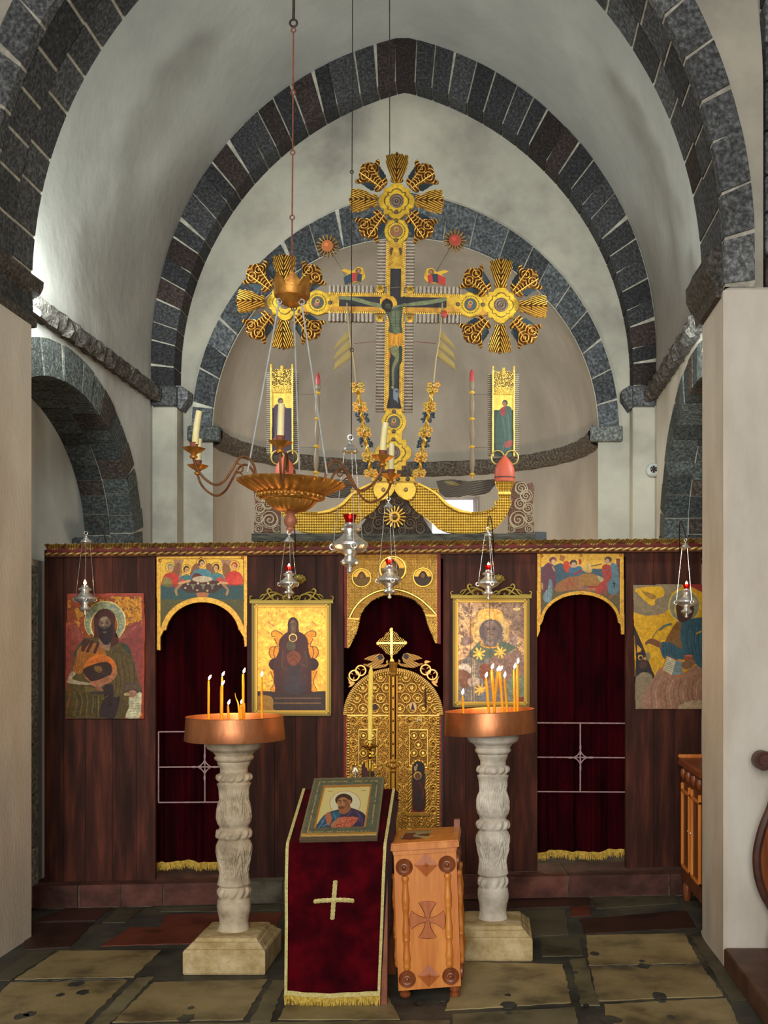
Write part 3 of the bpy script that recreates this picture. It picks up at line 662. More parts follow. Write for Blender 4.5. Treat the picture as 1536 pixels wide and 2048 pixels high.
for i in range(14): R.strokes([[(200+i*30, 1560+i*6), (250+i*26, 1700), (200+i*30, 1920)], [(700-i*20, 1620+i*16), (480, 1760+i*14), (420-i*3, 1930)]], 10, [(136, 116, 30), (58, 50, 16), (44, 30, 14)][i % 3], .7)
R.strokes([[(100, 1450), (160, 1560), (90, 1780)], [(110, 1500), (140, 1640), (90, 1880)]], 12, (168, 84, 30), .7)
R.paint(R.poly([(930, 1440), (1020, 1420), (1150, 1450), (1190, 1570), (960, 1600)], 3), (76, 58, 42)); R.strokes([[(950, 1500+i*18), (1050, 1440+i*22), (1180, 1480+i*20)] for i in range(4)], 8, (118, 92, 66), .7)
R.paint(R.poly([(1010, 1640), (1120, 1590), (1190, 1570), (1185, 1720), (1160, 1945), (955, 1942), (1010, 1790)], 2), (196, 190, 150)); R.strokes([[(1040-i*3, 1660+i*38), (1165-i*3, 1655+i*38)] for i in range(7)], 10, (104, 102, 84), .7)
for i in range(7): R.paint(R.rect(1040, 1640+i*38, 1170, 1680+i*38) & (R.noise(1.3, 40+i) > .62), (196, 190, 150), .9)
R.paint(R.ell(1060, 1590, 64, 52), (164, 116, 92)); R.strokes([[(1010+i*28, 1570), (1020+i*26, 1640)] for i in range(4)], 6, (110, 68, 52)); R.paint(R.ell(980, 1600, 44, 24), (184, 160, 108))
R.vary(.22, 5, 60); R.vary(.12, 1.6, 61); R.paint(R.line([(655, 600), (662, 1940)], 6, 0), (60, 40, 24), .4)
R.h += .0002*(R.noise(4, 8)-.5); o = R.build('painted_icon', screen_map(.028), M_paint, None, .024)
tag(o, 'unframed panel of a winged bearded figure holding a bowl, far left of the screen', 'icon')
# -- framed icons: throne figure and half figure
def framed(x0, x1, y0, y1, ytop, label, draw, drop=0):
    t = thing('framed_icon', tuple(S((x0+x1)/2, y1, .03)), label, 'icon', 'framed icons on the screen')
    def P(x, y, o): return S(x, y-drop*(x-x0)/(x1-x0), o)
    mb = MB(); w = 11
    for (a, b, c, d) in ((x0, y0, x0+w, y1), (x1-w, y0, x1, y1), (x0, y0, x1, y0+w), (x0, y1-w, x1, y1)):
        hz = (c-a) > (d-b)
        for k, (i0, i1, h) in enumerate(((0, .4, .04), (.4, .7, .028), (.7, 1, .034))):
            if hz:
                u0, u1 = (b+(d-b)*i0, b+(d-b)*i1) if b == y0 else (d-(d-b)*i1, d-(d-b)*i0); q = [(a, u0), (c, u0), (c, u1), (a, u1)]
            else:
                u0, u1 = (a+(c-a)*i0, a+(c-a)*i1) if a == x0 else (c-(c-a)*i1, c-(c-a)*i0); q = [(u0, b), (u1, b), (u1, d), (u0, d)]
            mb.color(lin([(112, 98, 44), (168, 138, 58), (196, 160, 66)][k])*rnd.uniform(.95, 1.05), .5); mb.prism([P(x, y, h) for x, y in q], -SN*.03)
    mb.build('frame', M_gild, t, smooth=20)
    cb = MB(); cb.color(lin((142, 124, 50)), .5); xm = (x0+x1)/2; L = (x1-x0)/2; u = L/82
    for s in (-1, 1):
        Q = lambda x, y: P(xm+s*x*u, y0+y*u, .03)
        for pts, rr in (([(6, -3), (14, -8), (22, -14), (32, -16), (40, -10), (36, -3), (28, -4), (29, -9)], .0065), ([(14, -2), (18, -9), (10, -12), (4, -6), (8, -2)], .005), ([(40, -6), (46, -14), (50, -22), (46, -27), (41, -23)], .006), ([(48, -20), (56, -12), (62, -5), (74, -4), (84, -4), (86, -10), (81, -12)], .0055), ([(38, -16), (48, -8), (58, -2)], .005), ([(50, -16), (60, -14), (66, -8)], .0045), ([(24, -16), (38, -20), (47, -18)], .005)):
            c_ = catmull([Q(*p) for p in pts], False, 5); cb.tube(c_, [rr*(.6+.6*math.sin(PI*i/(len(c_)-1))) for i in range(len(c_))], 7)
    cb.prism([P(x0-4, y0-3, .045), P(x1+4, y0-3, .045), P(x1+4, y0+3, .045), P(x0-4, y0+3, .045)], -SN*.035)
    cb.tube([P(xm-6, y0-2, .032), P(xm, y0-14, .034), P(xm+6, y0-2, .032)], .005, 6)
    cb.build('scroll_crest', M_gild, t); draw(t, P); return t
def d_throne(t, P):
    T = (480, 1080, 3.491); R = Ras(513, 1206, 657, 1426, .8, (222, 176, 66), T); R.m[:] = .6
    R.paint(R.fbm(10, 3) > .54, (204, 150, 56), .7); R.paint(R.fbm(4, 13) > .63, (170, 112, 40), .5); R.paint(R.noise(7, 18) > .82, (236, 200, 96), .5)
    R.paint(R.rect(120, 1055, 620, 1210), (60, 40, 40), m=0); R.paint(R.poly([(120, 1090), (210, 1090), (235, 1130), (230, 1180), (260, 1195), (120, 1195)], 2), (160, 116, 46), m=.4)
    for s in (-1, 1):
        M = lambda L: [(375+s*(x-375), y) for x, y in L]
        R.paint(R.poly(M([(450, 660), (490, 635), (525, 640), (528, 670), (505, 668), (512, 700), (492, 740), (530, 745), (548, 790), (535, 825), (490, 825), (470, 740)]), 3), (206, 130, 30), m=.5)
        R.strokes([M([(450, 660), (490, 635), (525, 640), (528, 670), (508, 672)]), M([(510, 690), (490, 740), (532, 748), (548, 790), (530, 822)]), M([(505, 745), (515, 790), (505, 822)])], 6, (90, 50, 20))
        R.paint(R.poly(M([(480, 905), (540, 915), (530, 960), (515, 1000), (540, 1050), (500, 1055), (490, 980)]), 3), (208, 134, 30), m=.5); R.strokes([M([(538, 915), (512, 990), (540, 1048)])], 5, (96, 54, 20))
        R.paint(R.ell(375+s*130, 868, 44, 44), (60, 16, 22), m=0)
    R.paint(R.poly([(245, 900), (500, 900), (500, 1060), (540, 1080), (210, 1080), (245, 1060)]), (52, 38, 44), m=0)
    R.paint(R.poly([(335, 640), (415, 640), (470, 690), (480, 780), (500, 860), (490, 1060), (440, 1075), (300, 1075), (250, 1060), (235, 870), (270, 780), (275, 700)], 3), (74, 26, 32), m=0)
    R.paint(R.poly([(320, 900), (380, 870), (440, 900), (460, 1060), (300, 1060)], 3), (60, 44, 52)); R.paint(R.ell(375, 1010, 60, 62), (66, 62, 76), .6)
    R.strokes([[(290+i*14, 720+i*6), (300+i*10, 850), (280+i*18, 1020)] for i in range(5)]+[[(480-i*14, 720+i*6), (450-i*5, 850), (470-i*14, 1020)] for i in range(5)], 5, (112, 40, 42), .6)
    R.strokes([[(300, 780), (295, 880), (330, 900)], [(455, 780), (465, 880), (420, 860)]], 12, (92, 82, 50), .7)
    R.paint(R.poly([(330, 800), (375, 770), (420, 800), (415, 850), (370, 880), (335, 850)], 3), (150, 72, 36)); R.strokes([[(340, 820), (375, 800), (410, 830)], [(345, 850), (380, 830), (400, 860)]], 5, (100, 44, 28))
    R.paint(R.poly([(340, 700), (380, 710), (385, 760), (340, 770), (325, 740)], 3), (92, 84, 60)); R.paint(R.ell(370, 682, 29, 29), (226, 184, 96), m=.5); R.paint(R.ell(370, 684, 22, 23), (70, 44, 36), m=0); R.paint(R.ell(371, 687, 14, 16), (134, 92, 60)); R.strokes([[(364, 684), (368, 684)], [(374, 684), (378, 684)]], 4, (40, 26, 22))
    R.paint(R.ell(371, 592, 38, 54), (66, 36, 42), m=0); R.paint(R.poly([(335, 600), (408, 600), (415, 650), (330, 650)]), (66, 36, 42)); R.paint(R.poly([(352, 620), (392, 620), (385, 650), (360, 652)], 2), (120, 86, 60))
    face(R, 371, 592, 24, 34, (152, 112, 80), (84, 52, 40), (50, 30, 30)); R.strokes([[(200, 575), (235, 600)], [(505, 572), (530, 590)]], 8, (150, 70, 40), .6)
    for y in (1100, 1135): R.paint(R.rect(240, y, 565, y+9), (150, 112, 62), .8)
    R.strokes([[(378, 455), (378, 515)]], 5, (96, 70, 30), .8); R.vary(.2, 5, 6); R.vary(.12, 1.6, 16)
    R.build('painting', screen_map(.016), M_paint, t, .01)
def d_half(t, P):
    T = (890, 1160, 7.88); R = Ras(910, 1202, 1052, 1414, .8, (196, 158, 120), T); R.m[:] = .35
    R.paint(R.fbm(9, 3) > .5, (222, 186, 130), .8, m=.5); R.paint(R.fbm(7, 43) > .56, (134, 104, 98), .8, m=.1); R.paint(R.noise(2.2, 12) > .72, (238, 206, 146), .7); R.paint(R.noise(1.7, 52) > .8, (116, 84, 74), .7)
    R.paint(R.ell(710, 780, 330, 340) & ~R.ell(715, 780, 300, 310), (170, 124, 78), .7); R.paint(R.ell(715, 780, 300, 310) & (R.fbm(5, 9) > .45), (226, 190, 110), .7, m=.5); R.paint(R.poly([(380, 640), (500, 620), (500, 860), (400, 850)]), (196, 160, 84), .6)
    R.paint(R.poly([(900, 360), (1220, 370), (1230, 900), (1050, 780), (1040, 650), (930, 600)], 3), (134, 108, 100), .55, m=.1); R.paint(R.ell(1130, 460, 60, 24), (230, 200, 130), .9, m=.6)
    R.paint(R.poly([(530, 500), (600, 460), (690, 450), (830, 460), (905, 520), (905, 640), (720, 625), (540, 650), (520, 600)], 3), (226, 176, 92), m=.6); R.paint((R.fbm(2.4, 77) > .55) & R.rect(530, 470, 905, 630), (196, 134, 60), .6)
    R.paint(R.ell(725, 800, 185, 180), (116, 104, 108), m=0); R.paint(R.poly([(560, 860), (900, 860), (880, 1000), (800, 1060), (640, 1040), (590, 960)], 3), (120, 106, 104)); face(R, 725, 790, 118, 150, (176, 150, 138), (104, 84, 84), (110, 98, 98)); R.paint(R.ell(710, 960, 70, 60), (146, 130, 124), .8)
    R.paint(R.poly([(420, 1100), (560, 960), (620, 1030), (800, 1040), (870, 960), (1010, 1000), (1120, 1060), (980, 1160), (860, 1230), (700, 1220), (560, 1300), (380, 1200)], 3), (112, 132, 112), m=0); R.strokes([[(585, 960), (570, 1020), (650, 1060), (800, 1060), (840, 1000)]], 22, (212, 152, 60), 1, .4)
    R.paint(R.poly([(260, 1320), (380, 1190), (560, 1300), (720, 1220), (720, 1960), (200, 1960), (200, 1500)], 2), (134, 128, 124)); R.paint(R.poly([(720, 1220), (880, 1230), (1120, 1100), (1250, 1300), (1250, 1960), (720, 1960)], 2), (150, 120, 108))
    R.strokes([[(300+i*44, 1260), (300+i*44, 1900)] for i in range(8)]+[[(250, 1300+i*60), (720, 1290+i*60)] for i in range(11)], 8, (98, 92, 92), .8); R.strokes([[(440, 1240), (420, 1960)], [(470, 1250), (460, 1960)]], 20, (196, 176, 130), .7)
    for cx, cy in ((535, 1160), (870, 1140), (560, 1730)):
        for k in range(4): a = k*PI/4+.35; R.strokes([[(cx-88*math.cos(a), cy-88*math.sin(a)), (cx+88*math.cos(a), cy+88*math.sin(a))]], 34 if k % 2 else 20, (232, 184, 78), 1, .5)
    R.paint(R.poly([(230, 1340), (330, 1320), (420, 1400), (400, 1480), (240, 1400)], 3), (206, 194, 180)); R.paint(R.poly([(230, 1420), (400, 1480), (380, 1680), (240, 1680)], 3), (132, 88, 70)); R.paint(R.poly([(560, 1340), (700, 1330), (760, 1480), (640, 1600), (540, 1480)], 3), (134, 80, 62)); R.paint(R.poly([(360, 1560), (520, 1540), (540, 1640), (400, 1680)], 3), (190, 170, 150))
    R.paint(R.poly([(980, 1600), (1160, 1500), (1250, 1540), (1240, 1860), (1010, 1900)], 2), (134, 150, 128)); R.strokes([[(1000, 1620+i*26), (1230, 1580+i*26)] for i in range(9)], 7, (92, 104, 92), .7); R.paint(R.poly([(600, 1760), (980, 1700), (960, 1960), (560, 1960)], 2), (122, 124, 130)); R.paint(R.poly([(1160, 1850), (1240, 1840), (1240, 1960), (1120, 1960)]), (140, 58, 56))
    R.paint(R.ell(320, 975, 62, 64), (150, 124, 120)); R.paint(R.ell(1080, 950, 66, 90), (156, 132, 128), .8); R.strokes([[(420, 400), (400, 900), (440, 1960)]], 12, (90, 60, 52), .7); R.strokes([[(700, 340), (712, 1240)]], 14, (104, 72, 48), .7)
    R.vary(.22, 4, 6); R.vary(.14, 1.6, 16); R.build('painting', screen_map(.016), M_paint, t, .01)
framed(505, 663, 1204, 1431, 1176, 'gilt-framed icon of a veiled seated figure with child, left of the central doors', d_throne)
framed(905, 1058, 1194, 1414, 1165, 'gilt-framed worn icon of a bearded half figure, right of the central doors', d_half)
# -- seated writer, right end
T = (1240, 1040, 4.655); R = Ras(1266, 1167, 1404, 1420, .8, (230, 178, 44), T); R.m[:] = .55
R.on = R.poly([(122, 603), (335, 603), (335, 597), (900, 595), (900, 1762), (145, 1764)])
R.paint(R.fbm(6, 5) > .56, (214, 156, 34), .5)
R.paint(R.poly([(122, 603), (590, 597), (480, 680), (450, 830), (350, 885), (130, 860)], 2), (146, 128, 96), m=0); R.paint(R.poly([(150, 640), (380, 620), (410, 700), (330, 740), (325, 790), (280, 790), (180, 700)], 3), (232, 180, 44), m=.55); R.paint(R.poly([(200, 660), (330, 700), (320, 740), (260, 720)], 2), (168, 128, 60)); R.paint(R.poly([(640, 600), (800, 598), (800, 680), (700, 640)], 2), (150, 34, 34), m=0)
R.paint(R.poly([(130, 980), (300, 1400), (320, 1480), (300, 1764), (140, 1764), (150, 1250)], 2), (46, 34, 34), m=0); R.paint(R.poly([(150, 1460), (260, 1420), (310, 1500), (290, 1764), (145, 1764)], 2), (150, 132, 104)); R.paint(R.poly([(160, 1160), (200, 1200), (190, 1240), (160, 1230)]), (230, 170, 50), m=.5)
R.paint(R.poly([(145, 1240), (225, 1215), (275, 1390), (160, 1440)]), (38, 32, 36)); R.paint(R.ell(190, 1280, 24, 26) & ~R.ell(194, 1284, 15, 17), (214, 164, 70), m=.5); R.paint(R.ell(232, 1290, 15, 15), (190, 140, 64)); R.paint(R.ell(215, 1350, 40, 34), (84, 50, 36)); R.paint(R.ell(260, 1270, 22, 40), (130, 120, 104), .8)
R.paint(R.poly([(320, 1460), (400, 1370), (560, 1440), (700, 1350), (800, 1400), (900, 1500), (900, 1764), (210, 1764)], 3), (168, 126, 102)); 
for i in range(11): R.strokes([[(330+i*40, 1480+(i % 3)*14), (290+i*42, 1600), (300+i*46, 1750)]], 9, [(122, 84, 66), (206, 168, 140), (140, 96, 74)][i % 3], .65)
R.paint(R.poly([(540, 1764), (600, 1700), (760, 1680), (900, 1764)], 2), (190, 174, 140), .8)
hal = R.ell(598, 800, 148, 155); R.paint(hal, (222, 196, 84), m=.4); R.paint(R.ell(598, 800, 138, 145) & ~R.ell(596, 830, 90, 100), (146, 142, 118), m=.3); R.paint(R.poly([(520, 800), (540, 760), (600, 740), (660, 760), (690, 830), (660, 920), (600, 960), (540, 930)], 3), (66, 38, 26), m=0); face(R, 605, 840, 42, 62, (104, 66, 46), (50, 30, 24), (50, 30, 24))
R.paint(R.poly([(520, 950), (600, 950), (660, 920), (800, 910), (900, 980), (900, 1430), (760, 1380), (690, 1330), (600, 1300), (470, 1300), (400, 1280), (370, 1150), (450, 1130), (500, 1100), (550, 1000)], 3), (44, 88, 104), m=0)
R.paint(R.poly([(530, 950), (570, 960), (560, 1080), (575, 1200), (480, 1140), (420, 1130), (480, 1020)], 3), (134, 92, 44)); R.strokes([[(640+i*34, 980), (620+i*36, 1100), (650+i*30, 1260)] for i in range(6)]+[[(400+i*26, 1170), (410+i*26, 1260)] for i in range(5)], 9, (26, 58, 76), .7); R.strokes([[(660+i*50, 1000), (650+i*50, 1150)] for i in range(4)], 9, (86, 130, 138), .5)
R.paint(R.poly([(232, 1140), (280, 1105), (320, 1110), (380, 1140), (380, 1190), (320, 1170), (270, 1150), (240, 1165)], 3), (126, 84, 56)); R.strokes([[(300, 1100), (340, 1040), (390, 1000)]], 8, (110, 100, 70)); R.strokes([[(375, 1020), (420, 985), (472, 970)]], 22, (90, 106, 100)); R.paint(R.poly([(706, 1050), (755, 1030), (755, 1045), (712, 1065)]), (196, 150, 50), m=.4)
R.paint(R.poly([(390, 1400), (430, 1262), (520, 1300), (585, 1310), (590, 1440), (560, 1460), (480, 1450)], 0), (206, 112, 40)); R.paint(R.poly([(400, 1395), (440, 1268), (515, 1310), (482, 1445)]), (210, 206, 170)); R.paint(R.poly([(515, 1310), (582, 1315), (580, 1440), (482, 1448)]), (128, 150, 152)); R.strokes([[(432-i*4, 1300+i*17), (500-i*5, 1325+i*17)] for i in range(6)]+[[(520-i*3, 1330+i*16), (576, 1332+i*16)] for i in range(6)], 4, (84, 92, 92), .8)
R.paint(R.poly([(600, 1262), (675, 1262), (670, 1310), (600, 1310)], 2), (154, 78, 44)); R.paint(R.ell(638, 1263, 40, 9), (196, 110, 64)); R.paint(R.poly([(590, 1320), (680, 1300), (700, 1340), (630, 1390), (580, 1370)], 3), (138, 100, 68)); R.vary(.16, 5, 6); R.vary(.1, 1.6, 16)
o = R.build('painted_icon', screen_map(.022), M_paint, None, .018); tag(o, 'unframed gold panel of a seated blue-robed writer with quill, beside the right pier', 'icon')
# -- painted arch panels above the two side doorways
def arch_panel(T, pts, arch, ins, draw, label, box, screws, scale):
    R = Ras(*box, .7, (222, 170, 60), T); R.m[:] = .5
    R.on = R.poly(pts) & ~R.poly(arch); pic = R.poly(ins[0]) & ~R.poly(ins[1]); k = R.c.copy(); km = R.m.copy()
    draw(R); R.c = np.where(pic[..., None], R.c, k); R.m = np.where(pic, R.m, km); R.h = np.where(pic, R.h, .0025); R.paint(~pic & (R.fbm(3, 4) > .58), (190, 128, 44), .6); R.vary(.16, 4, 9); R.vary(.1, 1.5, 19)
    o = R.build('painted_arch_panel', screen_map(.014), M_paint, None, .02); tag(o, label, 'painted panel', 'painted arch panels')
    for x, y in screws:
        mb = MB(); p = S(x, y, .018); mb.ball(p, .0105, 10, 6, (1, .6, 1)); mb.build('screw_head', M_bronze, o)
def d_supper(R):
    R.paint(R.rect(940, 180, 1450, 360), (216, 172, 56), m=.5); R.paint(R.rect(940, 350, 1450, 450), (46, 86, 88), m=0); R.paint(R.rect(940, 440, 1450, 760), (92, 88, 40), m=0); R.paint(R.rect(940, 340, 1450, 358), (170, 96, 48), .8)
    for x, w in ((1055, 34), (1335, 34)): R.paint(R.poly([(x-w, 205), (x+w, 205), (x+w*.6, 235), (x+w*.6, 350), (x-w*.6, 350), (x-w*.6, 235)]), (150, 110, 74))
    def fig(x, y, robe, cloak, hair, s=1):
        R.paint(R.poly([(x-46*s, y+110), (x-40*s, y+50), (x, y+32), (x+44*s, y+50), (x+54*s, y+110)], 3), robe); R.paint(R.poly([(x-46*s, y+110), (x-36*s, y+60), (x, y+70), (x+10*s, y+112)], 3), cloak)
        R.paint(R.ell(x, y, 32, 32) & ~R.ell(x, y, 28, 28), (150, 92, 34)); R.paint(R.ell(x, y, 19, 22), hair); R.paint(R.ell(x+3*s, y+6, 13, 17), (196, 146, 92)); R.strokes([[(x-2, y+4), (x+2, y+4)], [(x+7, y+4), (x+10, y+4)]], 4, (60, 36, 26))
    for x in (1040, 1150, 1245, 1340): R.paint(R.ell(x, 275, 24, 52, .3 if x < 1190 else -.3), (120, 76, 44))
    fig(1008, 250, (182, 52, 36), (126, 116, 60), (110, 122, 104)); fig(1102, 262, (62, 104, 104), (176, 60, 40), (50, 34, 28)); fig(1385, 240, (186, 46, 34), (190, 60, 40), (168, 40, 34), -1); fig(1278, 250, (64, 108, 108), (170, 60, 44), (52, 34, 28), -1); fig(1190, 225, (70, 116, 124), (88, 38, 34), (56, 34, 28), 1.2)
    R.paint(R.poly([(1060, 370), (1100, 330), (1190, 320), (1290, 330), (1328, 360), (1270, 400), (1110, 400)], 0), (70, 34, 26)); R.paint(R.ell(1195, 320, 60, 18), (176, 160, 128))
    for x in (1140, 1200, 1255): R.paint(R.poly([(x-18, 348), (x+18, 348), (x+6, 366), (x+4, 380), (x-6, 380), (x-6, 366)]), (130, 132, 100))
    for x, y in ((1110, 350), (1170, 345), (1230, 345), (1290, 350), (1165, 385), (1225, 388), (1095, 372)): R.paint(R.ell(x, y, 7, 6), (206, 178, 132))
    R.strokes([[(1070, 352), (1040, 380), (1045, 412)], [(1318, 352), (1345, 380), (1340, 410)], [(1060, 345), (1120, 330)], [(1300, 340), (1340, 345)]], 14, (190, 140, 92)); R.paint(R.poly([(1160, 402), (1235, 402), (1210, 440), (1180, 440)], 2), (196, 120, 70))
def arcpts(cx, cy, rx, ry, a0, a1, n=24): return [(cx+rx*math.cos(math.radians(a0+(a1-a0)*i/n)), cy+ry*math.sin(math.radians(a0+(a1-a0)*i/n))) for i in range(n+1)]
aL = [(947, 900), (948, 665)]+[(968, 625)]+arcpts(1195, 650, 215, 192, 188, 352)+[(1412, 622), (1438, 665), (1443, 715), (1475, 900)]
arch_panel((0, 1050, 2.954), [(924, 184), (1462, 178), (1460, 716), (1425, 730), (940, 742), (926, 738)], aL, ([(948, 200), (1438, 200), (1438, 780), (948, 780)], [(948, 900), (948, 610)]+arcpts(1195, 650, 250, 225, 190, 350)+[(1438, 640), (1438, 900)]), d_supper,
           'painted gold arch panel of figures around a table, above the left doorway', (311, 1109, 496, 1303), ((321, 1121), (486, 1116), (403, 1117)), 1)
def d_lament(R):
    R.paint(R.rect(150, 120, 1330, 340), (224, 174, 66), m=.5); R.paint(R.poly([(150, 330), (300, 320), (420, 270), (480, 280), (560, 400), (900, 350), (1100, 350), (1330, 330), (1330, 650), (150, 650)], 2), (62, 92, 108), m=0); R.paint(R.rect(150, 560, 1330, 1100), (96, 86, 54), m=0)
    R.paint(R.poly([(440, 140), (520, 170), (490, 245), (430, 220)]), (166, 110, 60)); R.paint(R.poly([(1260, 200), (1320, 200), (1320, 640), (1280, 640)]), (112, 66, 54))
    R.paint(R.poly([(350, 640), (400, 560), (560, 470), (760, 420), (960, 430), (1100, 540), (1080, 640), (900, 680), (600, 660), (430, 690)], 3), (158, 104, 60)); R.paint(R.poly([(740, 440), (940, 430), (1050, 560), (960, 600), (740, 600)], 3), (166, 116, 54)); R.strokes([[(560, 500+i*22), (640, 560+i*20)] for i in range(4)]+[[(440, 600), (540, 560), (560, 700)]], 14, (170, 74, 50), .8); R.paint(R.poly([(980, 450), (1050, 470), (1100, 530), (1040, 550)], 2), (180, 170, 124))
    R.paint(R.poly([(680, 590), (900, 600), (1080, 590), (1060, 650), (740, 650)], 3), (168, 110, 74)); R.paint(R.rect(840, 600, 1000, 622), (170, 40, 40)); R.paint(R.ell(815, 615, 34, 26), (130, 100, 84))
    R.paint(R.poly([(260, 260), (330, 270), (370, 400), (380, 600), (330, 640), (230, 700), (180, 690), (165, 480), (190, 330)], 3), (104, 58, 74)); R.paint(R.poly([(280, 500), (330, 560), (310, 820), (210, 830), (200, 710), (260, 650)], 2), (110, 140, 152)); R.strokes([[(240, 660), (235, 820)], [(280, 600), (270, 820)]], 12, (156, 178, 182), .8); R.paint(R.ell(335, 225, 62, 56), (214, 160, 90)); R.paint(R.ell(335, 225, 52, 50), (120, 64, 70)); R.paint(R.ell(345, 245, 34, 38), (196, 160, 116)); R.strokes([[(330, 320), (355, 370)], [(175, 560), (180, 640)]], 24, (196, 150, 104))
    R.paint(R.ell(545, 320, 60, 90, -.3), (190, 66, 44)); R.paint(R.poly([(580, 330), (740, 310), (760, 400), (720, 450), (600, 460), (570, 400)], 3), (66, 104, 128)); R.strokes([[(650, 430), (740, 380)]], 26, (168, 44, 42)); R.paint(R.ell(640, 272, 66, 60), (212, 158, 84)); R.paint(R.ell(636, 266, 54, 50), (76, 62, 60)); R.paint(R.ell(642, 290, 36, 40), (186, 150, 116)); R.paint(R.poly([(705, 205), (750, 215), (745, 290), (720, 280)]), (176, 50, 44))
    R.paint(R.poly([(780, 320), (860, 260), (900, 300), (900, 400), (790, 390)], 3), (206, 168, 96)); R.strokes([[(900, 310), (1000, 290), (1040, 280)]], 20, (120, 100, 70))
    R.paint(R.poly([(1060, 300), (1180, 300), (1200, 460), (1120, 560), (1060, 440)], 3), (164, 62, 52)); R.paint(R.poly([(1180, 280), (1270, 290), (1300, 480), (1300, 660), (1240, 730), (1150, 700), (1130, 560), (1200, 470)], 3), (88, 122, 134)); R.paint(R.poly([(960, 640), (1100, 500), (1130, 640), (1100, 760), (1080, 640), (1030, 740), (990, 720)], 2), (176, 60, 52)); R.paint(R.ell(1140, 225, 64, 60), (212, 158, 84)); R.paint(R.ell(1142, 215, 52, 44), (78, 60, 58)); R.paint(R.ell(1130, 240, 34, 42), (184, 146, 112)); R.strokes([[(1215, 560), (1245, 560)], [(1230, 540), (1232, 620)]], 14, (26, 22, 22)); R.strokes([[(1160, 750), (1280, 730)], [(1160, 780), (1200, 760)]], 18, (150, 84, 56))
    for a, b, c in ((400, 640, 700), (760, 560, 660)): pass
aR = [(60, 1500), (148, 1260), (150, 1180), (180, 1140)]+arcpts(740, 1130, 545, 402, 186, 354)+[(1290, 1140), (1322, 1160), (1335, 1310), (1345, 1500), (1345, 1600), (60, 1600)]
arch_panel((1060, 1090, 7.314), [(104, 120), (1372, 122), (1384, 1310), (1330, 1312), (150, 1330), (97, 1354)], aR, ([(160, 130), (1318, 130), (1318, 1400), (160, 1400)], [(160, 1500), (160, 1060)]+arcpts(740, 1130, 592, 455, 188, 352)+[(1318, 1060), (1318, 1500)]), d_lament,
           'painted gold arch panel of mourners round a reclining body, above the right doorway', (1071, 1105, 1251, 1277), ((1083, 1112), (1240, 1111), (1161, 1111)), 1)
# ------------------------------------------------------------------ gilded arch over the central doors
GR, GM, GH = (92, 58, 22), (206, 152, 58), (246, 208, 106)
def carve(R, mask, f, h=.006, lo=GR, mid=GM, hi=GH):
    """relief from a 0..1 field: raised parts gilded, ground left dark"""
    f = np.clip(f, 0, 1); w = (f > .3) & mask
    R.paint(mask, lo, m=.3); R.paint(w, mid, m=.8); R.paint((f > .68) & mask, hi, m=.85); R.h = np.where(mask, f*h, R.h)
T = (640, 1080, 5.12); R = Ras(685, 1107, 885, 1300, .55, GM, T); R.m[:] = .8
inner = [(330, 1300), (300, 1105), (345, 1020), (382, 950), (408, 850), (422, 775), (470, 695), (550, 620), (640, 580), (725, 566), (820, 572), (950, 612), (1035, 690), (1072, 775), (1100, 880), (1155, 1005), (1180, 1060), (1190, 1300)]
R.on = R.poly([(242, 138), (1238, 140), (1238, 1068), (1180, 1058), (300, 1108), (250, 1106)]) & ~R.poly(inner)
X, Y = R.X, R.Y
lat = .5+.5*np.sin((X+Y)*2*PI/4.6)*np.sin((X-Y)*2*PI/4.6)
carve(R, R.on, lat*1.1, .006, lo=(150, 100, 40), mid=(222, 168, 72), hi=(250, 214, 120))
low = R.on & (Y > 1236); fl = R.fbm(4, 3); carve(R, low, np.abs(np.sin(fl*26))*1.0, .007)
bead = R.dist(inner[2:-2], 3)
R.on &= ~((bead < 1.3) & (np.sin(X*1.6+Y*1.6) < -.1))
arc = R.dist([(305, 790), (360, 690), (450, 600), (580, 530), (720, 505), (860, 525), (1000, 590), (1110, 680), (1190, 765)], 4); carve(R, arc < 1.7, np.ones_like(arc), .011); R.h = np.where(arc < 1.7, .011, R.h); R.paint((arc > 1.7) & (arc < 2.6), (96, 58, 22))
for a, b in (((292, 805), (420, 808)), ((1068, 775), (1192, 776))):
    k = R.dist([a, b]) < 2.6; R.paint(k, (206, 158, 70)); R.h = np.where(k, .012, R.h)
for cx, cy, r, c in ((425, 388, 92, (128, 96, 40)), (745, 298, 128, (120, 92, 44)), (1053, 383, 94, (70, 52, 40))):
    R.paint(R.ell(cx, cy, r*1.1, r*1.08), (236, 190, 80), m=.8, h=.008); R.paint(R.ell(cx, cy, r*.95, r*.93), (226, 174, 60), m=.6, h=.001)
    R.paint(R.ell(cx, cy, r*.95, r*.93) & (Y > 1080+cy/5.12-2), c, m=.1); R.paint(R.poly([(cx-r*.5, cy+r*.1), (cx-r*.2, cy-r*.6), (cx+r*.2, cy-r*.65), (cx+r*.5, cy)], 3), tuple(.8*np.array(c)), m=0); R.paint(R.ell(cx, cy-r*.2, r*.22, r*.27), (150, 104, 66), m=0)
for a, b in ((240, 276), (1200, 1240)):
    k = R.rect(a, 100, b, 1120); R.paint(k, (128, 34, 34), m=0); R.h = np.where(k, .004, R.h)
R.vary(.14, 6, 5); o = R.build('gilded_arch_panel', screen_map(.02), M_gild, None, .025); tag(o, 'openwork gilded arch panel with three medallions above the central doors', 'carved panel')
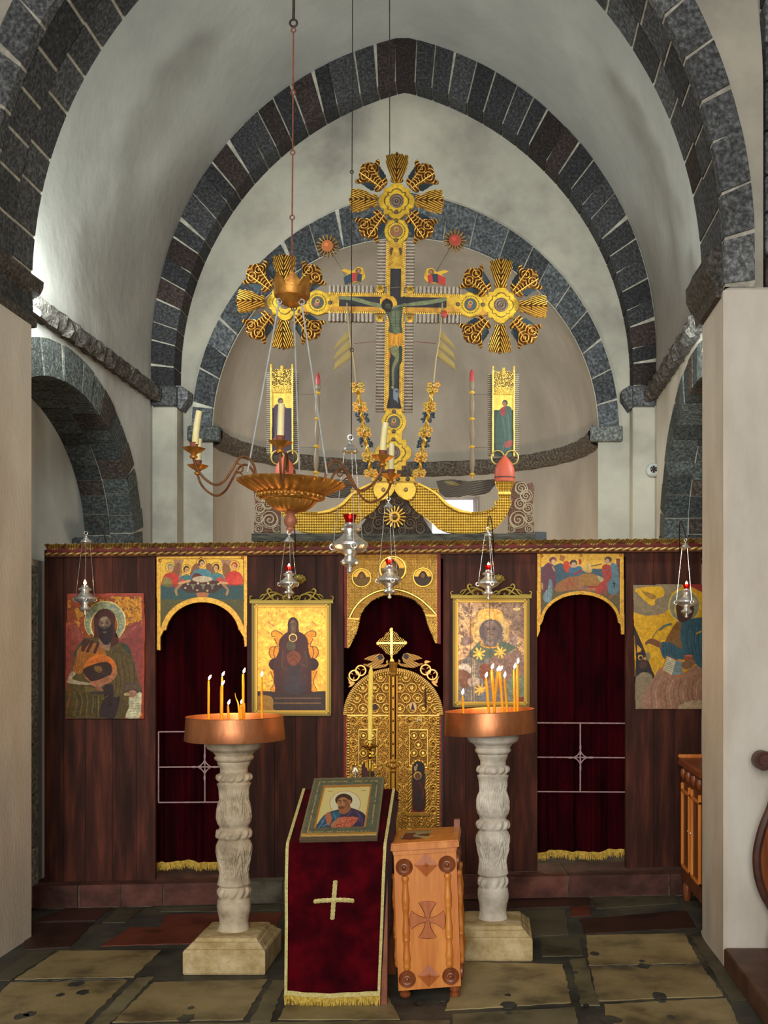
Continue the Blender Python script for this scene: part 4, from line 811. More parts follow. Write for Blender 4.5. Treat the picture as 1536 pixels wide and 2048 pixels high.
# ------------------------------------------------------------------ gilded central doors
gate = thing('gilded_doors', tuple(S(787, 1745, .01)), 'pair of round-topped gilded carved doors in the middle of the screen', 'doors')
T = (660, 1240, 4.454); MX = 563.0
R = Ras(684, 1333, 889, 1728, .62, GM, T); R.m[:] = .8; X, Y = R.X, R.Y
U = (X-660)*4.454; V = (Y-1240)*4.454
R.on = R.poly([(MX-447, 2170), (MX-447, 850)]+arcpts(MX, 850, 447, 425, 180, 360, 40)+[(MX+447, 850), (MX+447, 2170)])
rr = np.hypot((U-MX)/447, (V-850)/425); up = V < 850
carve(R, R.on, .5+.5*np.sin(R.fbm(5, 3)*30), .007)
# upper scroll work
f = np.zeros_like(X)
for i in range(-4, 5):
    for j in range(6):
        cx = MX+np.sign(i)*(60+105*(abs(i)-1))+ (0 if j % 2 == 0 else np.sign(i)*52) if i else 1e6; cy = 790-j*92
        d = np.hypot(U-cx, V-cy); a = np.arctan2(V-cy, (U-cx)*np.sign(i or 1))
        sp = np.abs(d-(40-4*a/PI*1.5)); f = np.maximum(f, np.clip(1.3-sp/8, 0, 1)); f = np.maximum(f, np.where(d < 21+6*np.cos(a*5), .85-.4*np.cos(d/3.2), 0)*(d < 27))
carve(R, up & (rr < .86), np.maximum(f, .42*(np.sin(R.fbm(3, 9)*34) > .3)), .009)
# lower lattice with bosses
f = np.zeros_like(X); cu = 106; cv = 200
uu = np.abs(U-MX)-40; gx = ((uu-50) % cu)-cu/2; gy = ((V-895+cv/2) % cv)-cv/2; d = np.hypot(gx, gy)
f = np.maximum(f, np.clip(1.2-np.abs(d-34)/7, 0, 1)); f = np.maximum(f, (d < 15)*.55); f = np.maximum(f, np.clip(1.1-np.abs(np.abs(gx)+np.abs(gy)*.85-56)/6, 0, 1)*.9)
gy2 = ((V-895) % cv)-cv/2; d2 = np.hypot(gx, gy2); a2 = np.arctan2(gy2, gx); f = np.maximum(f, (d2 < 26+10*np.cos(4*a2))*(.55+.45*np.cos(d2/4))); f = np.maximum(f, .5*(np.sin(gx*.28)*np.sin(gy*.28) > .35))
f = np.maximum(f, .5*(np.sin(R.fbm(3.4, 19)*32) > -.1)); lowm = (~up) & (np.abs(U-MX) < 415); carve(R, lowm, f, .009); bs = lowm & (d < 9); R.paint(bs, (74, 50, 22), m=.6); R.h = np.where(bs, .011, R.h)
# inner panels, columns, niches
for s in (-1, 1):
    x0, x1 = sorted((MX+s*145, MX+s*305)); P = R.rect(x0, 975, x1, 1300); ff = np.zeros_like(X)
    for (cx, cy, r) in ((185, 1030, 28), (265, 1030, 28), (225, 1110, 34), (185, 1185, 30), (265, 1185, 30)):
        d = np.hypot(U-(MX+s*cx), V-cy); ff = np.maximum(ff, np.clip(1.3-np.abs(d-r)/7, 0, 1)); ff = np.maximum(ff, (d < 14)*.8)
    carve(R, P, np.maximum(ff, .42*(np.sin(R.fbm(3, 29)*30) > .2)), .012)
    d = R.dist([(x0, 978), (x1, 978), (x1, 1300)]); d = np.minimum(d, R.dist([(x0, 978), (x0, 1300)])); R.paint(d < 1.4, GH, m=.85); R.h = np.where(d < 1.4, .014, R.h)
    n0, n1 = sorted((MX+s*168, MX+s*282)); nic = R.rect(n0, 1330, n1, 1715) | (R.ell((n0+n1)/2, 1330, 57, 72) & (V < 1335)); hood = (R.ell((n0+n1)/2, 1335, 84, 92) & (V < 1335)) & ~nic
    carve(R, hood, .5+.5*np.sin(np.arctan2(V-1335, U-(n0+n1)/2)*16)+.3, .014); R.paint(nic, (34, 32, 38), m=0, h=.001)
    if s > 0:
        R.paint(nic & (V > 1650), (150, 34, 26), m=0); R.paint(R.poly([(738, 1690), (740, 1480), (760, 1430), (830, 1430), (846, 1500), (846, 1690)], 2), (62, 26, 26), m=0); R.paint(R.ell(780, 1385, 36, 36) & ~R.ell(782, 1390, 26, 27), (196, 146, 62), m=.6); R.paint(R.ell(784, 1392, 22, 25), (110, 66, 46), m=0); R.strokes([[(775, 1290), (765, 1330)], [(755, 1310), (760, 1340)]], 16, (190, 160, 110)); R.strokes([[(800, 1450), (830, 1540), (800, 1640)]], 12, (110, 44, 36)); R.paint(R.ell(790, 1600, 30, 70), (40, 36, 34), .7)
    else:
        R.paint(R.ell(MX+s*225, 1330, 60, 80) & (V < 1345) & (U > MX-250), (222, 172, 40), m=.4); R.paint(R.ell(335, 1400, 34, 36) & ~R.ell(336, 1402, 24, 26), (196, 150, 60), m=.5); R.paint(R.poly([(290, 1310), (330, 1320), (345, 1400), (300, 1400)], 2), (84, 34, 44), m=0)
    for q in (n0-20, n1+20):
        tw = .5+.5*np.sin((V+U*1.2)*2*PI/30); k = np.abs(U-q) < 14; k &= (V > 1370) & (V < 1715); R.paint(k, GM, m=.7); R.paint(k & (tw > .6), GH, m=.8); R.paint(k & (tw < .2), GR); R.h = np.where(k, .014+.004*tw, R.h)
        k = (np.abs(U-q) < 24) & (V > 1330) & (V < 1372); R.paint(k, (160, 116, 44), m=.7); R.h = np.where(k, .018, R.h)
    k = R.rect(n0-40, 1712, n1+40, 1745); R.paint(k, (176, 130, 48), m=.7); R.h = np.where(k, .018, R.h)
# rims: twisted rope, fluted arch, red edges
dr = np.where(up, (1-rr)*435, 447-np.abs(U-MX)); th = np.where(up, np.arctan2(V-850, U-MX)*435, V)
tw = .5+.5*np.sin(th*2*PI/24); k = (dr > 36) & (dr < 58); R.paint(k, (188, 134, 46), m=.7); R.paint(k & (tw > .55), GH, m=.85); R.paint(k & (tw < .2), GR); R.h = np.where(k, .01+.005*tw, R.h)
k = (dr < 34) & up; tw = .5+.5*np.sin(th*2*PI/17); R.paint(k, (214, 166, 78), m=.7); R.paint(k & (tw > .5), (248, 216, 132), m=.8); R.paint(k & (tw < .2), (140, 90, 36)); R.h = np.where(k, .012+.006*tw, R.h)
k = (dr < 28) & ~up; R.paint(k, (140, 28, 26), m=0); R.h = np.where(k, .004, R.h); k = (U > MX+432) & ~up; R.paint(k, (46, 44, 54), m=0)
k = (np.abs(V-850) < 8) & (dr > 34); R.paint(k, (236, 190, 96), m=.8); R.h = np.where(k, .013, R.h)
k = R.poly([(842, 600), (858, 640), (862, 770), (842, 782), (840, 700)], 2); R.paint(k, (84, 46, 30), m=0)
k = R.ell(738, 770, 34, 40); R.paint(k, (222, 190, 130), m=.3, h=.008); R.paint(R.poly([(720, 800), (735, 730), (755, 800)]), (60, 34, 40), m=0); k = R.ell(400, 775, 28, 28); R.paint(k, (64, 40, 44), m=0, h=.006)
for a in ([(775, 870), (775, 910)], [(812, 870), (812, 910)], [(775, 890), (812, 890)]): k = R.dist([a[0], a[1]]) < 1.1; R.paint(k, (240, 220, 160), m=.4); R.h = np.where(k, .014, R.h)
R.vary(.12, 8, 55); on = R.on.copy(); mp_ = screen_map(.0)
for s in (-1, 1):
    R.on = on & ((U-MX)*s > 24); R.build('door_leaf', mp_, M_gild, gate, .03)
# central colonnette
mb = MB(); cx = 660+MX/4.454
mb.color(lin((206, 156, 62)), .8)
for a, b, r in ((1345, 1520, .0125), (1545, 1735, .014)):
    pts = [S(cx, a, .018), S(cx, b, .018)]; mb.tube(pts, r, 14)
for k, y in enumerate(range(1372, 1520, 23)): mb.color(lin((104, 66, 26)), .6); mb.ball(S(cx, y, .031), .007, 10, 6, (1, .6, 1.2))
mb.color(lin((226, 178, 84)), .8)
for s in (-1, 1): mb.tube([S(cx+s*7.3, 1352, .014), S(cx+s*7.3, 1735, .014)], .0065, 8)
mb.color(lin((168, 122, 48)), .7)
M0 = Matrix.Translation(S(cx, 1345, .018)); mb.lathe([(.012, -.03), (.022, -.012), (.018, 0), (.026, .02), (.024, .045), (.031, .058), (.031, .068), (.0, .07)], M=M0, n=20, fn=lambda t, k, r: r*(1+.08*math.cos(8*t)))
M0 = Matrix.Translation(S(cx, 1532, .018)); mb.lathe([(.014, -.045), (.022, -.03), (.018, -.02), (.03, -.004), (.03, .004), (.018, .02), (.024, .035), (.014, .05)], M=M0, n=20)
mb.build('colonnette', M_gild, gate)
# cross finial, pierced
R = Ras(751, 1254, 816, 1326, .4, GM, T); U = (R.X-660)*4.454; V = (R.Y-1240)*4.454; R.m[:] = .8
body = R.poly([(548, 88), (600, 115), (618, 150), (660, 170), (682, 205), (660, 238), (625, 265), (598, 300), (548, 318), (498, 300), (472, 262), (436, 238), (414, 205), (436, 170), (478, 150), (496, 115)])
f = np.abs(np.sin(np.hypot(np.abs(U-548)-58, np.abs(V-205)-52)*.22+2.5*np.arctan2(np.abs(V-205)-52, np.abs(U-548)-58)*.5)); carve(R, body, f, .006); R.on = body & (f > .34)
for k in (R.dist([(548, 80), (548, 320)]) < 3.0, R.dist([(428, 205), (672, 205)]) < 2.4): R.on |= k; R.paint(k, (250, 218, 138), m=.7); R.h = np.where(k, .01, R.h)
for x, y in ((545, 88), (428, 208), (671, 203)): k = R.ell(x, y, 17); R.on |= k; R.paint(k, (222, 170, 86), m=.8); R.h = np.where(k, .01, R.h)
R.on |= (k := R.poly([(536, 310), (562, 310), (558, 335), (578, 372), (530, 372), (540, 335)])); R.paint(k, (220, 170, 78), m=.8, h=.008)
R.build('cross_finial', screen_map(.012), M_gild, gate, .018)
for s in (1, -1):
    R = Ras(693, 1302, 783, 1376, .45, (206, 160, 84), T); R.m[:] = .6; R.on[:] = False; U = (R.X-660)*4.454; V = (R.Y-1240)*4.454
    k = R.poly([(298, 350), (340, 325), (400, 308), (440, 298), (472, 308), (488, 342), (474, 380), (446, 398), (500, 392), (498, 360), (520, 356), (518, 400), (500, 418), (440, 430), (380, 436), (350, 424), (300, 404), (290, 388), (330, 392), (385, 372), (350, 362)]); R.on |= k
    R.h = np.where(k, .003+.003*np.abs(np.sin(V*.12+U*.1)), R.h); R.paint(k & (np.sin(V*.3+U*.16) > .5), (150, 104, 48)); R.paint(R.ell(448, 332, 24, 24), (66, 68, 84), m=0)
    for cx, cy in ((274, 450), (216, 494)):
        d = np.hypot(U-cx, V-cy); a = np.arctan2(V-cy, U-cx); k = np.abs(d-44) < 8; R.on |= k; R.paint(k, (226, 176, 96), m=.8); R.h = np.where(k, .008, R.h); k = (d < 38) & (np.cos(a*3+1) > .72); R.on |= k; R.paint(k, (206, 152, 76), m=.6)
    k = R.poly([(160, 560), (190, 545), (225, 555), (200, 590), (160, 600), (180, 575)], 2) | R.poly([(150, 500), (190, 545), (170, 560)]); R.on |= k
    if s < 0: k = R.poly([(282, 400), (240, 385), (222, 378), (262, 365), (285, 372)], 2); R.on |= k
    mp0 = screen_map(.012); mm = (lambda x, y, h: mp0(x, y, h)) if s > 0 else (lambda x, y, h: mp0(2*(660+MX/4.454)-x, y-1.5, h))
    R.build('angel_and_rings', mm, M_gild, gate, .014)
# ------------------------------------------------------------------ painted crucifix with leafwork above the screen
DX = 7.25; KX = FPX/DX
cruc = thing('painted_crucifix', tuple(W(790, 955, DX)), 'tall gilded crucifix with a painted dead figure and radiating carved leaves', 'crucifix')
R = Ras(532, 362, 1041, 966, .55, (212, 166, 48)); R.m[:] = .45; R.on[:] = False; X, Y = R.X, R.Y; GC = (206, 164, 50)
def silver(mask, ph, edge):
    R.on |= mask; w = np.abs(np.sin(ph)); R.paint(mask, (112, 96, 82), m=.1); R.paint(mask & (w > .45), (140, 124, 108), m=.1); R.paint(mask & (w > .8), (168, 154, 138), m=.1); R.h = np.where(mask, .008*w, R.h)
def quat(cx, cy, k=1.0):
    m_ = (np.abs(X-cx) < 26*k) & (np.abs(Y-cy) < 26*k)
    for dx, dy in ((19.4, 0), (-19.4, 0), (0, 19.4), (0, -19.4)): m_ |= np.hypot(X-cx-dx*k, Y-cy-dy*k) < 17.3*k
    return m_
sv = np.abs(np.sin(Y*PI/6.4)); 
silver(((X > 755-sv*2) & (X < 776) | (X > 806) & (X < 826+sv*2)) & (((Y > 482) & (Y < 574)) | ((Y > 643) & (Y < 824))), Y*PI/6.4, 0)
sh_ = np.abs(np.sin(X*PI/8.2)); silver(((Y > 574-sh_*2.5) & (Y < 590) | (Y > 624) & (Y < 643+sh_*2.5)) & (((X > 657) & (X < 748)) | ((X > 832) & (X < 922))), X*PI/8.2, 0)
k = (np.abs(X-790.5) < 17.5) & (Y > 440) & (Y < 940); R.on |= k; R.paint(k, GC); k2 = (np.abs(Y-607) < 20.5) & (X > 600) & (X < 975); R.on |= k2; R.paint(k2, GC); R.paint(k2 & (Y > 614), (196, 140, 50)); R.paint((R.fbm(7, 5) > .55) & (k | k2), (176, 122, 44), .6)
for e in (773.5, 807.5): q = (np.abs(X-e) < 2.3) & (Y > 484) & (Y < 822); tw = np.sin(Y*2*PI/4.2+X); R.paint(q, (188, 138, 44), m=.7); R.paint(q & (tw > .2), GH, m=.8); R.h = np.where(q, .01+.003*tw, R.h)
for e in (588.5, 626): q = (np.abs(Y-e) < 1.8) & (X > 658) & (X < 922) & (np.abs(X-790) > 19); tw = np.sin(X*2*PI/4.2); R.paint(q, (196, 144, 48), m=.7); R.paint(q & (tw > .2), GH, m=.8); R.h = np.where(q, .009+.003*tw, R.h)
for cx, cy in ((790.5, 402), (570, 607), (1002, 607), (790.5, 905)):
    o = quat(cx, cy); R.on |= o; R.paint(o, (216, 174, 44), m=.35); b1 = quat(cx, cy, .70) & ~quat(cx, cy, .63); R.paint(b1 & (np.sin(X*2.1)*np.sin(Y*2.1) > -.4), (70, 52, 26)); R.h = np.where(quat(cx, cy, .63), .004, R.h)
    d = np.hypot(X-cx, Y-cy); a = np.arctan2(Y-cy, X-cx); R.paint(d < 14.3, (96, 76, 62), m=0); R.paint((d < 13) & (np.cos(a*16)*np.cos(d*1.1) > .2), (136, 112, 96)); R.h = np.where(d < 14, .006+.003*np.cos(d*1.1), R.h); R.paint(d < 3, (40, 30, 26)); R.paint(d < 1.5, (150, 120, 90))
for cx, cy, c in ((791, 462, (140, 96, 60)), (635, 607, (70, 74, 66)), (941, 607, (66, 78, 82)), (791, 844, (84, 88, 78))):
    d = np.hypot(X-cx, Y-cy); R.on |= d < 24.7; R.paint(d < 24.7, (216, 174, 44), m=.35); R.paint((np.abs(d-17) < 1.2) & (np.sin(np.arctan2(Y-cy, X-cx)*30) > -.3), (70, 52, 26)); R.paint(d < 13, c, m=0); R.paint((d < 13) & (d > 11.6), (120, 86, 30)); R.paint(np.hypot(X-cx+2, Y-cy-3) < 5, (150, 90, 60)); R.paint(np.hypot(X-cx, Y-cy+3) < 4.5, (196, 150, 70)); R.paint(np.hypot(X-cx, Y-cy+3) < 2.8, (110, 76, 54))
R.on |= (np.abs(X-790.5) < 8) & (Y > 930) & (Y < 955); R.on |= (np.abs(X-808) < 27.5) & (Y > 953) & (Y < 963); R.on |= (np.abs(X-775) < 27.5) & (Y > 953) & (Y < 963)
for x, y in ((790.5, 424), (790.5, 441), (790.5, 480.5), (660, 607), (609, 607), (916, 607), (966, 607), (790.5, 823), (790.5, 863), (790.5, 879), (790.5, 940), (765, 958), (782, 958), (800, 958), (820, 958)):
    d = np.hypot(X-x, Y-y); R.paint(d < 4.4, (72, 52, 34), m=0); R.paint(d < 2.6, (112, 88, 60)); R.h = np.where(d < 3, .006, R.h)
for x, y in ((760, 579), (820, 580), (760, 637), (820, 637)):
    d = np.hypot(X-x, Y-y); R.on |= d < 8; R.paint(d < 8, (214, 166, 50), m=.6); R.paint((d > 4) & (d < 7) & (np.sin(np.arctan2(Y-y, X-x)*14) > .2), (130, 88, 28)); R.paint(d < 3.6, (130, 100, 44)); R.h = np.where(d < 8, .012-.0008*d, R.h)
for s in (-1, 1): R.paint(R.poly([(790.5+s*5, 497), (790.5+s*10, 495), (790.5+s*13, 503), (790.5+s*9, 511), (790.5+s*7, 503)], 2), (92, 66, 36), m=0)
BK = (38, 34, 38); R.paint((np.abs(X-790.5) < 10.5) & (Y > 537) & (Y < 700), BK, m=0); R.paint((Y > 594) & (Y < 614) & (X > 678) & (X < 893), BK, m=0)
R.T = (730, 560, 7.585)
R.paint(R.poly([(380, 1000), (575, 1000), (575, 1230), (535, 1300), (535, 1760), (575, 1950), (345, 1950), (380, 1760)]), BK, m=0); R.paint(R.ell(345, 370, 142, 140), (218, 162, 50), m=.5)
R.paint((Y > 594) & (Y < 614) & (X > 678) & (X < 760), BK, m=0); R.paint(R.rect(380, 0, 535, 250), BK, m=0); R.strokes([[(390, 120), (530, 105)]], 10, (150, 134, 104), .6)
SK, SK2 = (112, 118, 82), (66, 78, 62)
R.paint(R.poly([(-395, 268), (-300, 262), (-100, 280), (60, 330), (250, 370), (280, 440), (200, 420), (0, 372), (-200, 318), (-395, 300)], 3), SK, m=0); R.paint(R.poly([(1225, 268), (1150, 268), (980, 300), (820, 320), (600, 360), (430, 400), (440, 440), (600, 400), (860, 378), (1100, 340), (1225, 305)], 3), SK, m=0)
R.paint(R.poly([(290, 430), (430, 430), (560, 400), (575, 480), (555, 640), (575, 770), (560, 830), (380, 820), (375, 640), (330, 520)], 3), SK2, m=0); R.paint(R.poly([(370, 500), (540, 470), (520, 640), (540, 780), (460, 820), (420, 700)], 3), SK, .7)
R.strokes([[(380, 560), (450, 580), (545, 560)], [(390, 610), (450, 625), (540, 610)], [(400, 660), (530, 660)], [(410, 710), (530, 705)], [(462, 470), (465, 780)]], 10, (56, 66, 54), .7)
R.paint(R.ell(335, 380, 88, 92), (36, 28, 28), m=0); R.paint(R.ell(352, 410, 40, 50), (86, 84, 60)); R.paint(R.ell(350, 460, 50, 30), (40, 32, 30)); R.paint(R.ell(352, 405, 30, 8), (50, 44, 36), .7)
R.paint(R.poly([(375, 800), (470, 830), (570, 800), (575, 1010), (510, 1030), (480, 980), (370, 1040)], 2), (206, 138, 30), m=.3); R.strokes([[(480, 850), (490, 960), (515, 1030)], [(540, 840), (535, 980)], [(430, 850), (400, 980)]], 12, (236, 180, 70), .8); R.strokes([[(510, 860), (520, 1000)], [(450, 860), (440, 960)]], 7, (140, 84, 20), .8)
R.paint(R.poly([(520, 1010), (575, 1020), (570, 1200), (520, 1300), (490, 1450), (470, 1600), (450, 1600), (480, 1300), (520, 1150)], 3), (46, 58, 56)); R.paint(R.poly([(380, 1060), (440, 1000), (510, 1010), (525, 1200), (470, 1320), (455, 1450), (450, 1600), (430, 1590), (420, 1330), (465, 1190), (420, 1130)], 3), (116, 116, 74)); R.paint(R.poly([(410, 1620), (450, 1610), (445, 1660)], 2), (150, 140, 100)); R.paint(R.poly([(380, 1090), (400, 1140), (380, 1200), (345, 1150)], 2), (210, 130, 40))
R.paint(R.poly([(450, 1660), (520, 1650), (530, 1760), (515, 1800), (525, 1870), (490, 1830), (450, 1800)], 3), (112, 122, 136)); R.paint(R.ell(495, 1690, 16, 18), (46, 48, 56)); R.T = None; R.vary(.16, 5, 70)
ca, sa = math.cos(math.radians(.75)), math.sin(math.radians(.75)); fm = flat_map(DX)
def rotmap(x, y, h): dx, dy = x-790.5, y-610; return fm(790.5+dx*ca-dy*sa, 610+dx*sa+dy*ca, h)
R.build('cross_board', rotmap, M_gild, cruc, .03)
def local_piece(R, name, hs=1.0, thick=.014):
    f = lambda x, y, h: np.stack([x/KX, -h, -y/KX], -1)
    me_o = R.build(name, f, M_gild, None, thick, hs); me = me_o.data; o = Vector(me_o.location)
    me.transform(Matrix.Translation(o)); bpy.data.objects.remove(me_o); return me
half = [(-9, -1), (-13, -5), (-11, -10), (-15, -19), (-20, -30), (-20.5, -36), (-23, -40), (-21, -46), (-23, -52), (-18, -55), (-14, -52.5), (-10, -57), (-5, -55)]
R = Ras(-25, -61, 25, 1, .5, GM); X, Y = R.X, R.Y; R.m[:] = .8; R.on = R.poly(half+[(0, -59)]+[(-x, y) for x, y in half[::-1]], 3); ax = np.abs(X)
w = .5+.5*np.sin((-Y*.9-ax*1.7-.03*ax*ax)*2*PI/9.5); carve(R, R.on, w, .016, lo=(138, 92, 32), mid=(190, 138, 46), hi=(232, 184, 80)); k = (ax < 1.2) | (np.abs(-Y-24-.1*ax) < 1.3) & (ax < 9); R.paint(k, (92, 56, 22)); R.h += .01*(1-((-Y-30)/34)**2); R.h += .006*np.cos(X/7); LA = local_piece(R, 'leaf_a')
hb = [(-8, 0), (-15, -3), (-17, -8), (-13, -12), (-9, -13), (-11, -22), (-18, -32), (-30, -41), (-33, -47), (-29, -50), (-21, -47), (-18, -52), (-11, -56), (-4, -60)]
R = Ras(-35, -63, 35, 1, .5, GM); X, Y = R.X, R.Y; R.m[:] = .7; R.on = R.poly(hb+[(-x, y) for x, y in hb[::-1]], 3); ax = np.abs(X)
w = .5+.5*np.sin(np.hypot(ax-10, Y+42)*1.0+.6*np.sin(Y*.35)); w = np.maximum(w*.9, np.clip(1.2-np.abs(ax-4-.18*(-Y))/2.2, 0, 1)); carve(R, R.on, w, .018, lo=(104, 62, 24), mid=(156, 104, 40), hi=(206, 152, 66)); R.h += .008*np.cos(X/9); LB = local_piece(R, 'leaf_b')
R = Ras(-30, -46, 30, -8, .8, (34, 52, 60)); R.on[:] = False; X, Y = R.X, R.Y
for s in (-1, 1):
    for i in range(4): R.on |= np.hypot(X-s*(15+i*1.2), Y+18+i*6) < 7
R.h -= .012; LC = local_piece(R, 'leaf_c', thick=.02)
for (cx, cy), skip in (((790.5+2.7, 402), 4), ((568, 604), 2), ((1001, 612.6), 6)):
    for k in range(8):
        if k == skip: continue
        a = k*PI/4+math.radians(.75); rad = 37 if k % 2 == 0 else 38
        px_, py_ = cx+rad*math.sin(a), cy-rad*math.cos(a); p = W(px_, py_, DX-.012)
        for me, nm in (((LA, 'leaf_ornament'),) if k % 2 == 0 else ((LB, 'leaf_ornament'), (LC, 'leaf_backing'))):
            o = bpy.data.objects.new(nm, me); COL.objects.link(o); o.parent = cruc; o.location = p-Vector(ORG[cruc.name]); o.rotation_euler = (0, a, 0)
# ------------------------------------------------------------------ fish base
base = thing('fish_base', tuple(W(790, 1081, DX)), 'carved base under the crucifix with two gilded scaly fish', 'carved base')
T = (780, 920, 4.518); R = Ras(788, 960, 1030, 1070, .5, (222, 178, 54), T); X, Y = R.X, R.Y; R.m[:] = .5
dol = [(50, 205), (130, 198), (250, 205), (300, 222), (340, 245), (400, 262), (440, 262), (438, 285), (430, 300), (480, 345), (520, 385), (570, 420), (650, 450), (740, 470), (840, 465), (900, 447), (935, 420), (950, 400), (942, 380), (955, 362), (978, 370), (985, 345), (972, 300), (980, 290), (960, 240), (945, 195), (1128, 195), (1110, 240), (1085, 290), (1098, 300), (1085, 330), (1085, 360), (1103, 378), (1085, 430), (1060, 490), (1030, 540), (980, 590), (975, 605), (900, 648), (780, 665), (600, 665), (510, 655), (430, 620), (380, 570), (300, 510), (240, 470), (180, 400), (178, 375), (120, 355), (75, 325), (48, 285), (38, 240)]
R.on = R.poly(dol); u = (X*.75+Y*.66)*2*PI/7.2; v = (X*.75-Y*.66)*2*PI/7.2; f = .5+.5*np.sin(u)*np.sin(v); head = np.hypot(X-811, Y-979) < 21.5
R.h = np.where(R.on, .012*f, 0); R.paint(R.on & (f > .58), (244, 208, 104), m=.55); R.paint(R.on & (f < .36), (176, 128, 36)); R.paint(head, (228, 188, 66), h=.008); R.paint(R.ell(145, 270, 20), (110, 80, 44)); R.paint(R.ell(145, 270, 13), (168, 132, 70), m=.3, h=.014)
d = R.dist([(215, 210), (240, 260), (225, 330), (190, 370)], 4); R.paint(d < 1.2, (150, 104, 30)); d = R.dist([(260, 225), (350, 270), (430, 330), (500, 410), (600, 470), (740, 495), (860, 485), (950, 440)], 4); R.paint(d < 1.0, (150, 104, 30)); e = R.on & (R.blur(R.on, 6) < .93); R.paint(e, (236, 194, 76), m=.5); R.h = np.where(e, .014, R.h)
k = R.poly([(250, 205), (340, 245), (430, 300), (520, 385), (650, 450), (740, 470), (740, 488), (620, 470), (500, 405), (420, 320), (340, 265), (250, 222)]); R.paint(k, (232, 188, 70), m=.5, h=.012); R.paint(R.rect(975, 285, 1095, 315), (240, 200, 90), m=.5, h=.02); k = R.poly([(945, 195), (1128, 195), (1085, 290), (980, 290)]); R.paint(k, (216, 172, 60), m=.5); R.paint(k & (np.sin((X-1009)*2.0) < -.3), (150, 108, 36)); R.vary(.12, 7, 3)
f1 = flat_map(DX-.03)
R.build('gilded_fish', f1, M_gild, base, .045); R.build('gilded_fish', lambda x, y, h: f1(1579-x, y, h), M_gild, base, .045)
def scrolls(R, cs, lo, hi, h=.01):
    f = np.zeros_like(R.X)
    for cx, cy, r in cs:
        d = np.hypot(R.X-cx, R.Y-cy); a = np.arctan2(R.Y-cy, R.X-cx); ph = (d/r*2.2-a/(2*PI)) % 1; f = np.maximum(f, np.where(d < r, np.clip(1.4-np.abs(ph-.5)*4, 0, 1), 0)); f = np.maximum(f, np.clip(1.2-np.abs(d-r)/1.6, 0, 1))
    f = np.maximum(f, .8*(np.sin(R.fbm(5, 77)*30) > .72)); R.paint(R.on, lo); R.paint(f > .4, hi); R.paint(f > .8, tuple(np.clip(np.array(hi)*1.2, 0, 255))); R.h = h*f
R = Ras(698, 968, 882, 1069, .6, (80, 66, 54)); R.on = R.poly([(789, 970), (800, 985), (816, 1000), (832, 1016), (848, 1036), (862, 1052), (876, 1069), (702, 1069), (716, 1052), (730, 1036), (746, 1016), (762, 1000), (778, 985)])
R.on &= ~R.poly([(846, 1036), (853, 1036), (877, 1058), (876, 1070), (866, 1067)]) & ~R.poly([(725, 1040), (733, 1036), (712, 1067), (702, 1067)])
scrolls(R, [(789+s*x, y, r) for s in (-1, 1) for x, y, r in ((31, 1046, 13), (52, 1058, 9), (9, 1003, 9), (24, 1020, 8), (15, 1062, 7), (44, 1030, 7))], (52, 42, 34), (104, 88, 72)); R.build('scroll_panel', flat_map(DX+.005), M_paint, base, .03)
for s in (1, -1):
    R = Ras(1016, 960, 1071, 1070, .6, (120, 106, 90), (780, 920, 4.518)); R.on = R.poly([(1130, 195), (1200, 190), (1240, 215), (1290, 200), (1305, 260), (1300, 330), (1290, 400), (1300, 440), (1285, 480), (1300, 560), (1305, 660), (1010, 660), (960, 620), (1050, 500), (1100, 400), (1090, 290)])
    scrolls(R, [(1042, 977, 12), (1052, 992, 12), (1040, 1008, 11), (1056, 1017, 10), (1036, 1040, 17), (1058, 1038, 9), (1058, 1058, 8), (1022, 1058, 8)], (118, 62, 48), (150, 136, 112)); fs_ = flat_map(DX+.005); R.build('scroll_panel', fs_ if s > 0 else (lambda x, y, h: fs_(1576-x, y, h)), M_paint, base, .03)
    R = Ras(872, 955, 992, 995, .7, (98, 90, 80), (780, 920, 4.518)); R.on = R.poly([(415, 190), (480, 178), (560, 172), (700, 190), (820, 180), (950, 172), (965, 215), (930, 250), (900, 290), (860, 310), (780, 325), (690, 322), (600, 345), (520, 355), (470, 320), (440, 290), (430, 240)]); R.paint(np.sin(R.Y*1.4+R.X*.35+3*np.sin(R.X*.05)) > .5, (72, 66, 60)); R.paint(R.ell(560, 210, 70, 16, .2), (168, 150, 84), .7); R.h = .004*np.sin(R.Y*1.4+R.X*.35); fw = flat_map(DX+.03); R.build('grey_wing', fw if s > 0 else (lambda x, y, h: fw(1579-x, y, h)), M_paint, base, .03)
mb = MB(); P = lambda x, y, o=0: W(x, y, DX-.055+o)
mb.color(lin((96, 94, 86))); mb.prism([P(503, 1067), P(1070, 1067), P(1070, 1082), P(503, 1082)], (0, .16, 0)); mb.build('plinth', noise_mat('weathered_grey_wood', (120, 120, 116), (240, 238, 230), 14, .8, .4, 40, attr=True, stretch=(.6, 1, 3)), base)
mb = MB(); mb.color(lin((52, 58, 62))); mb.prism([P(1070, 1063, .02), P(1093, 1064, .02), P(1093, 1080, .02), P(1070, 1080, .02)], (0, .1, 0)); mb.build('dark_block', M_paint, base)
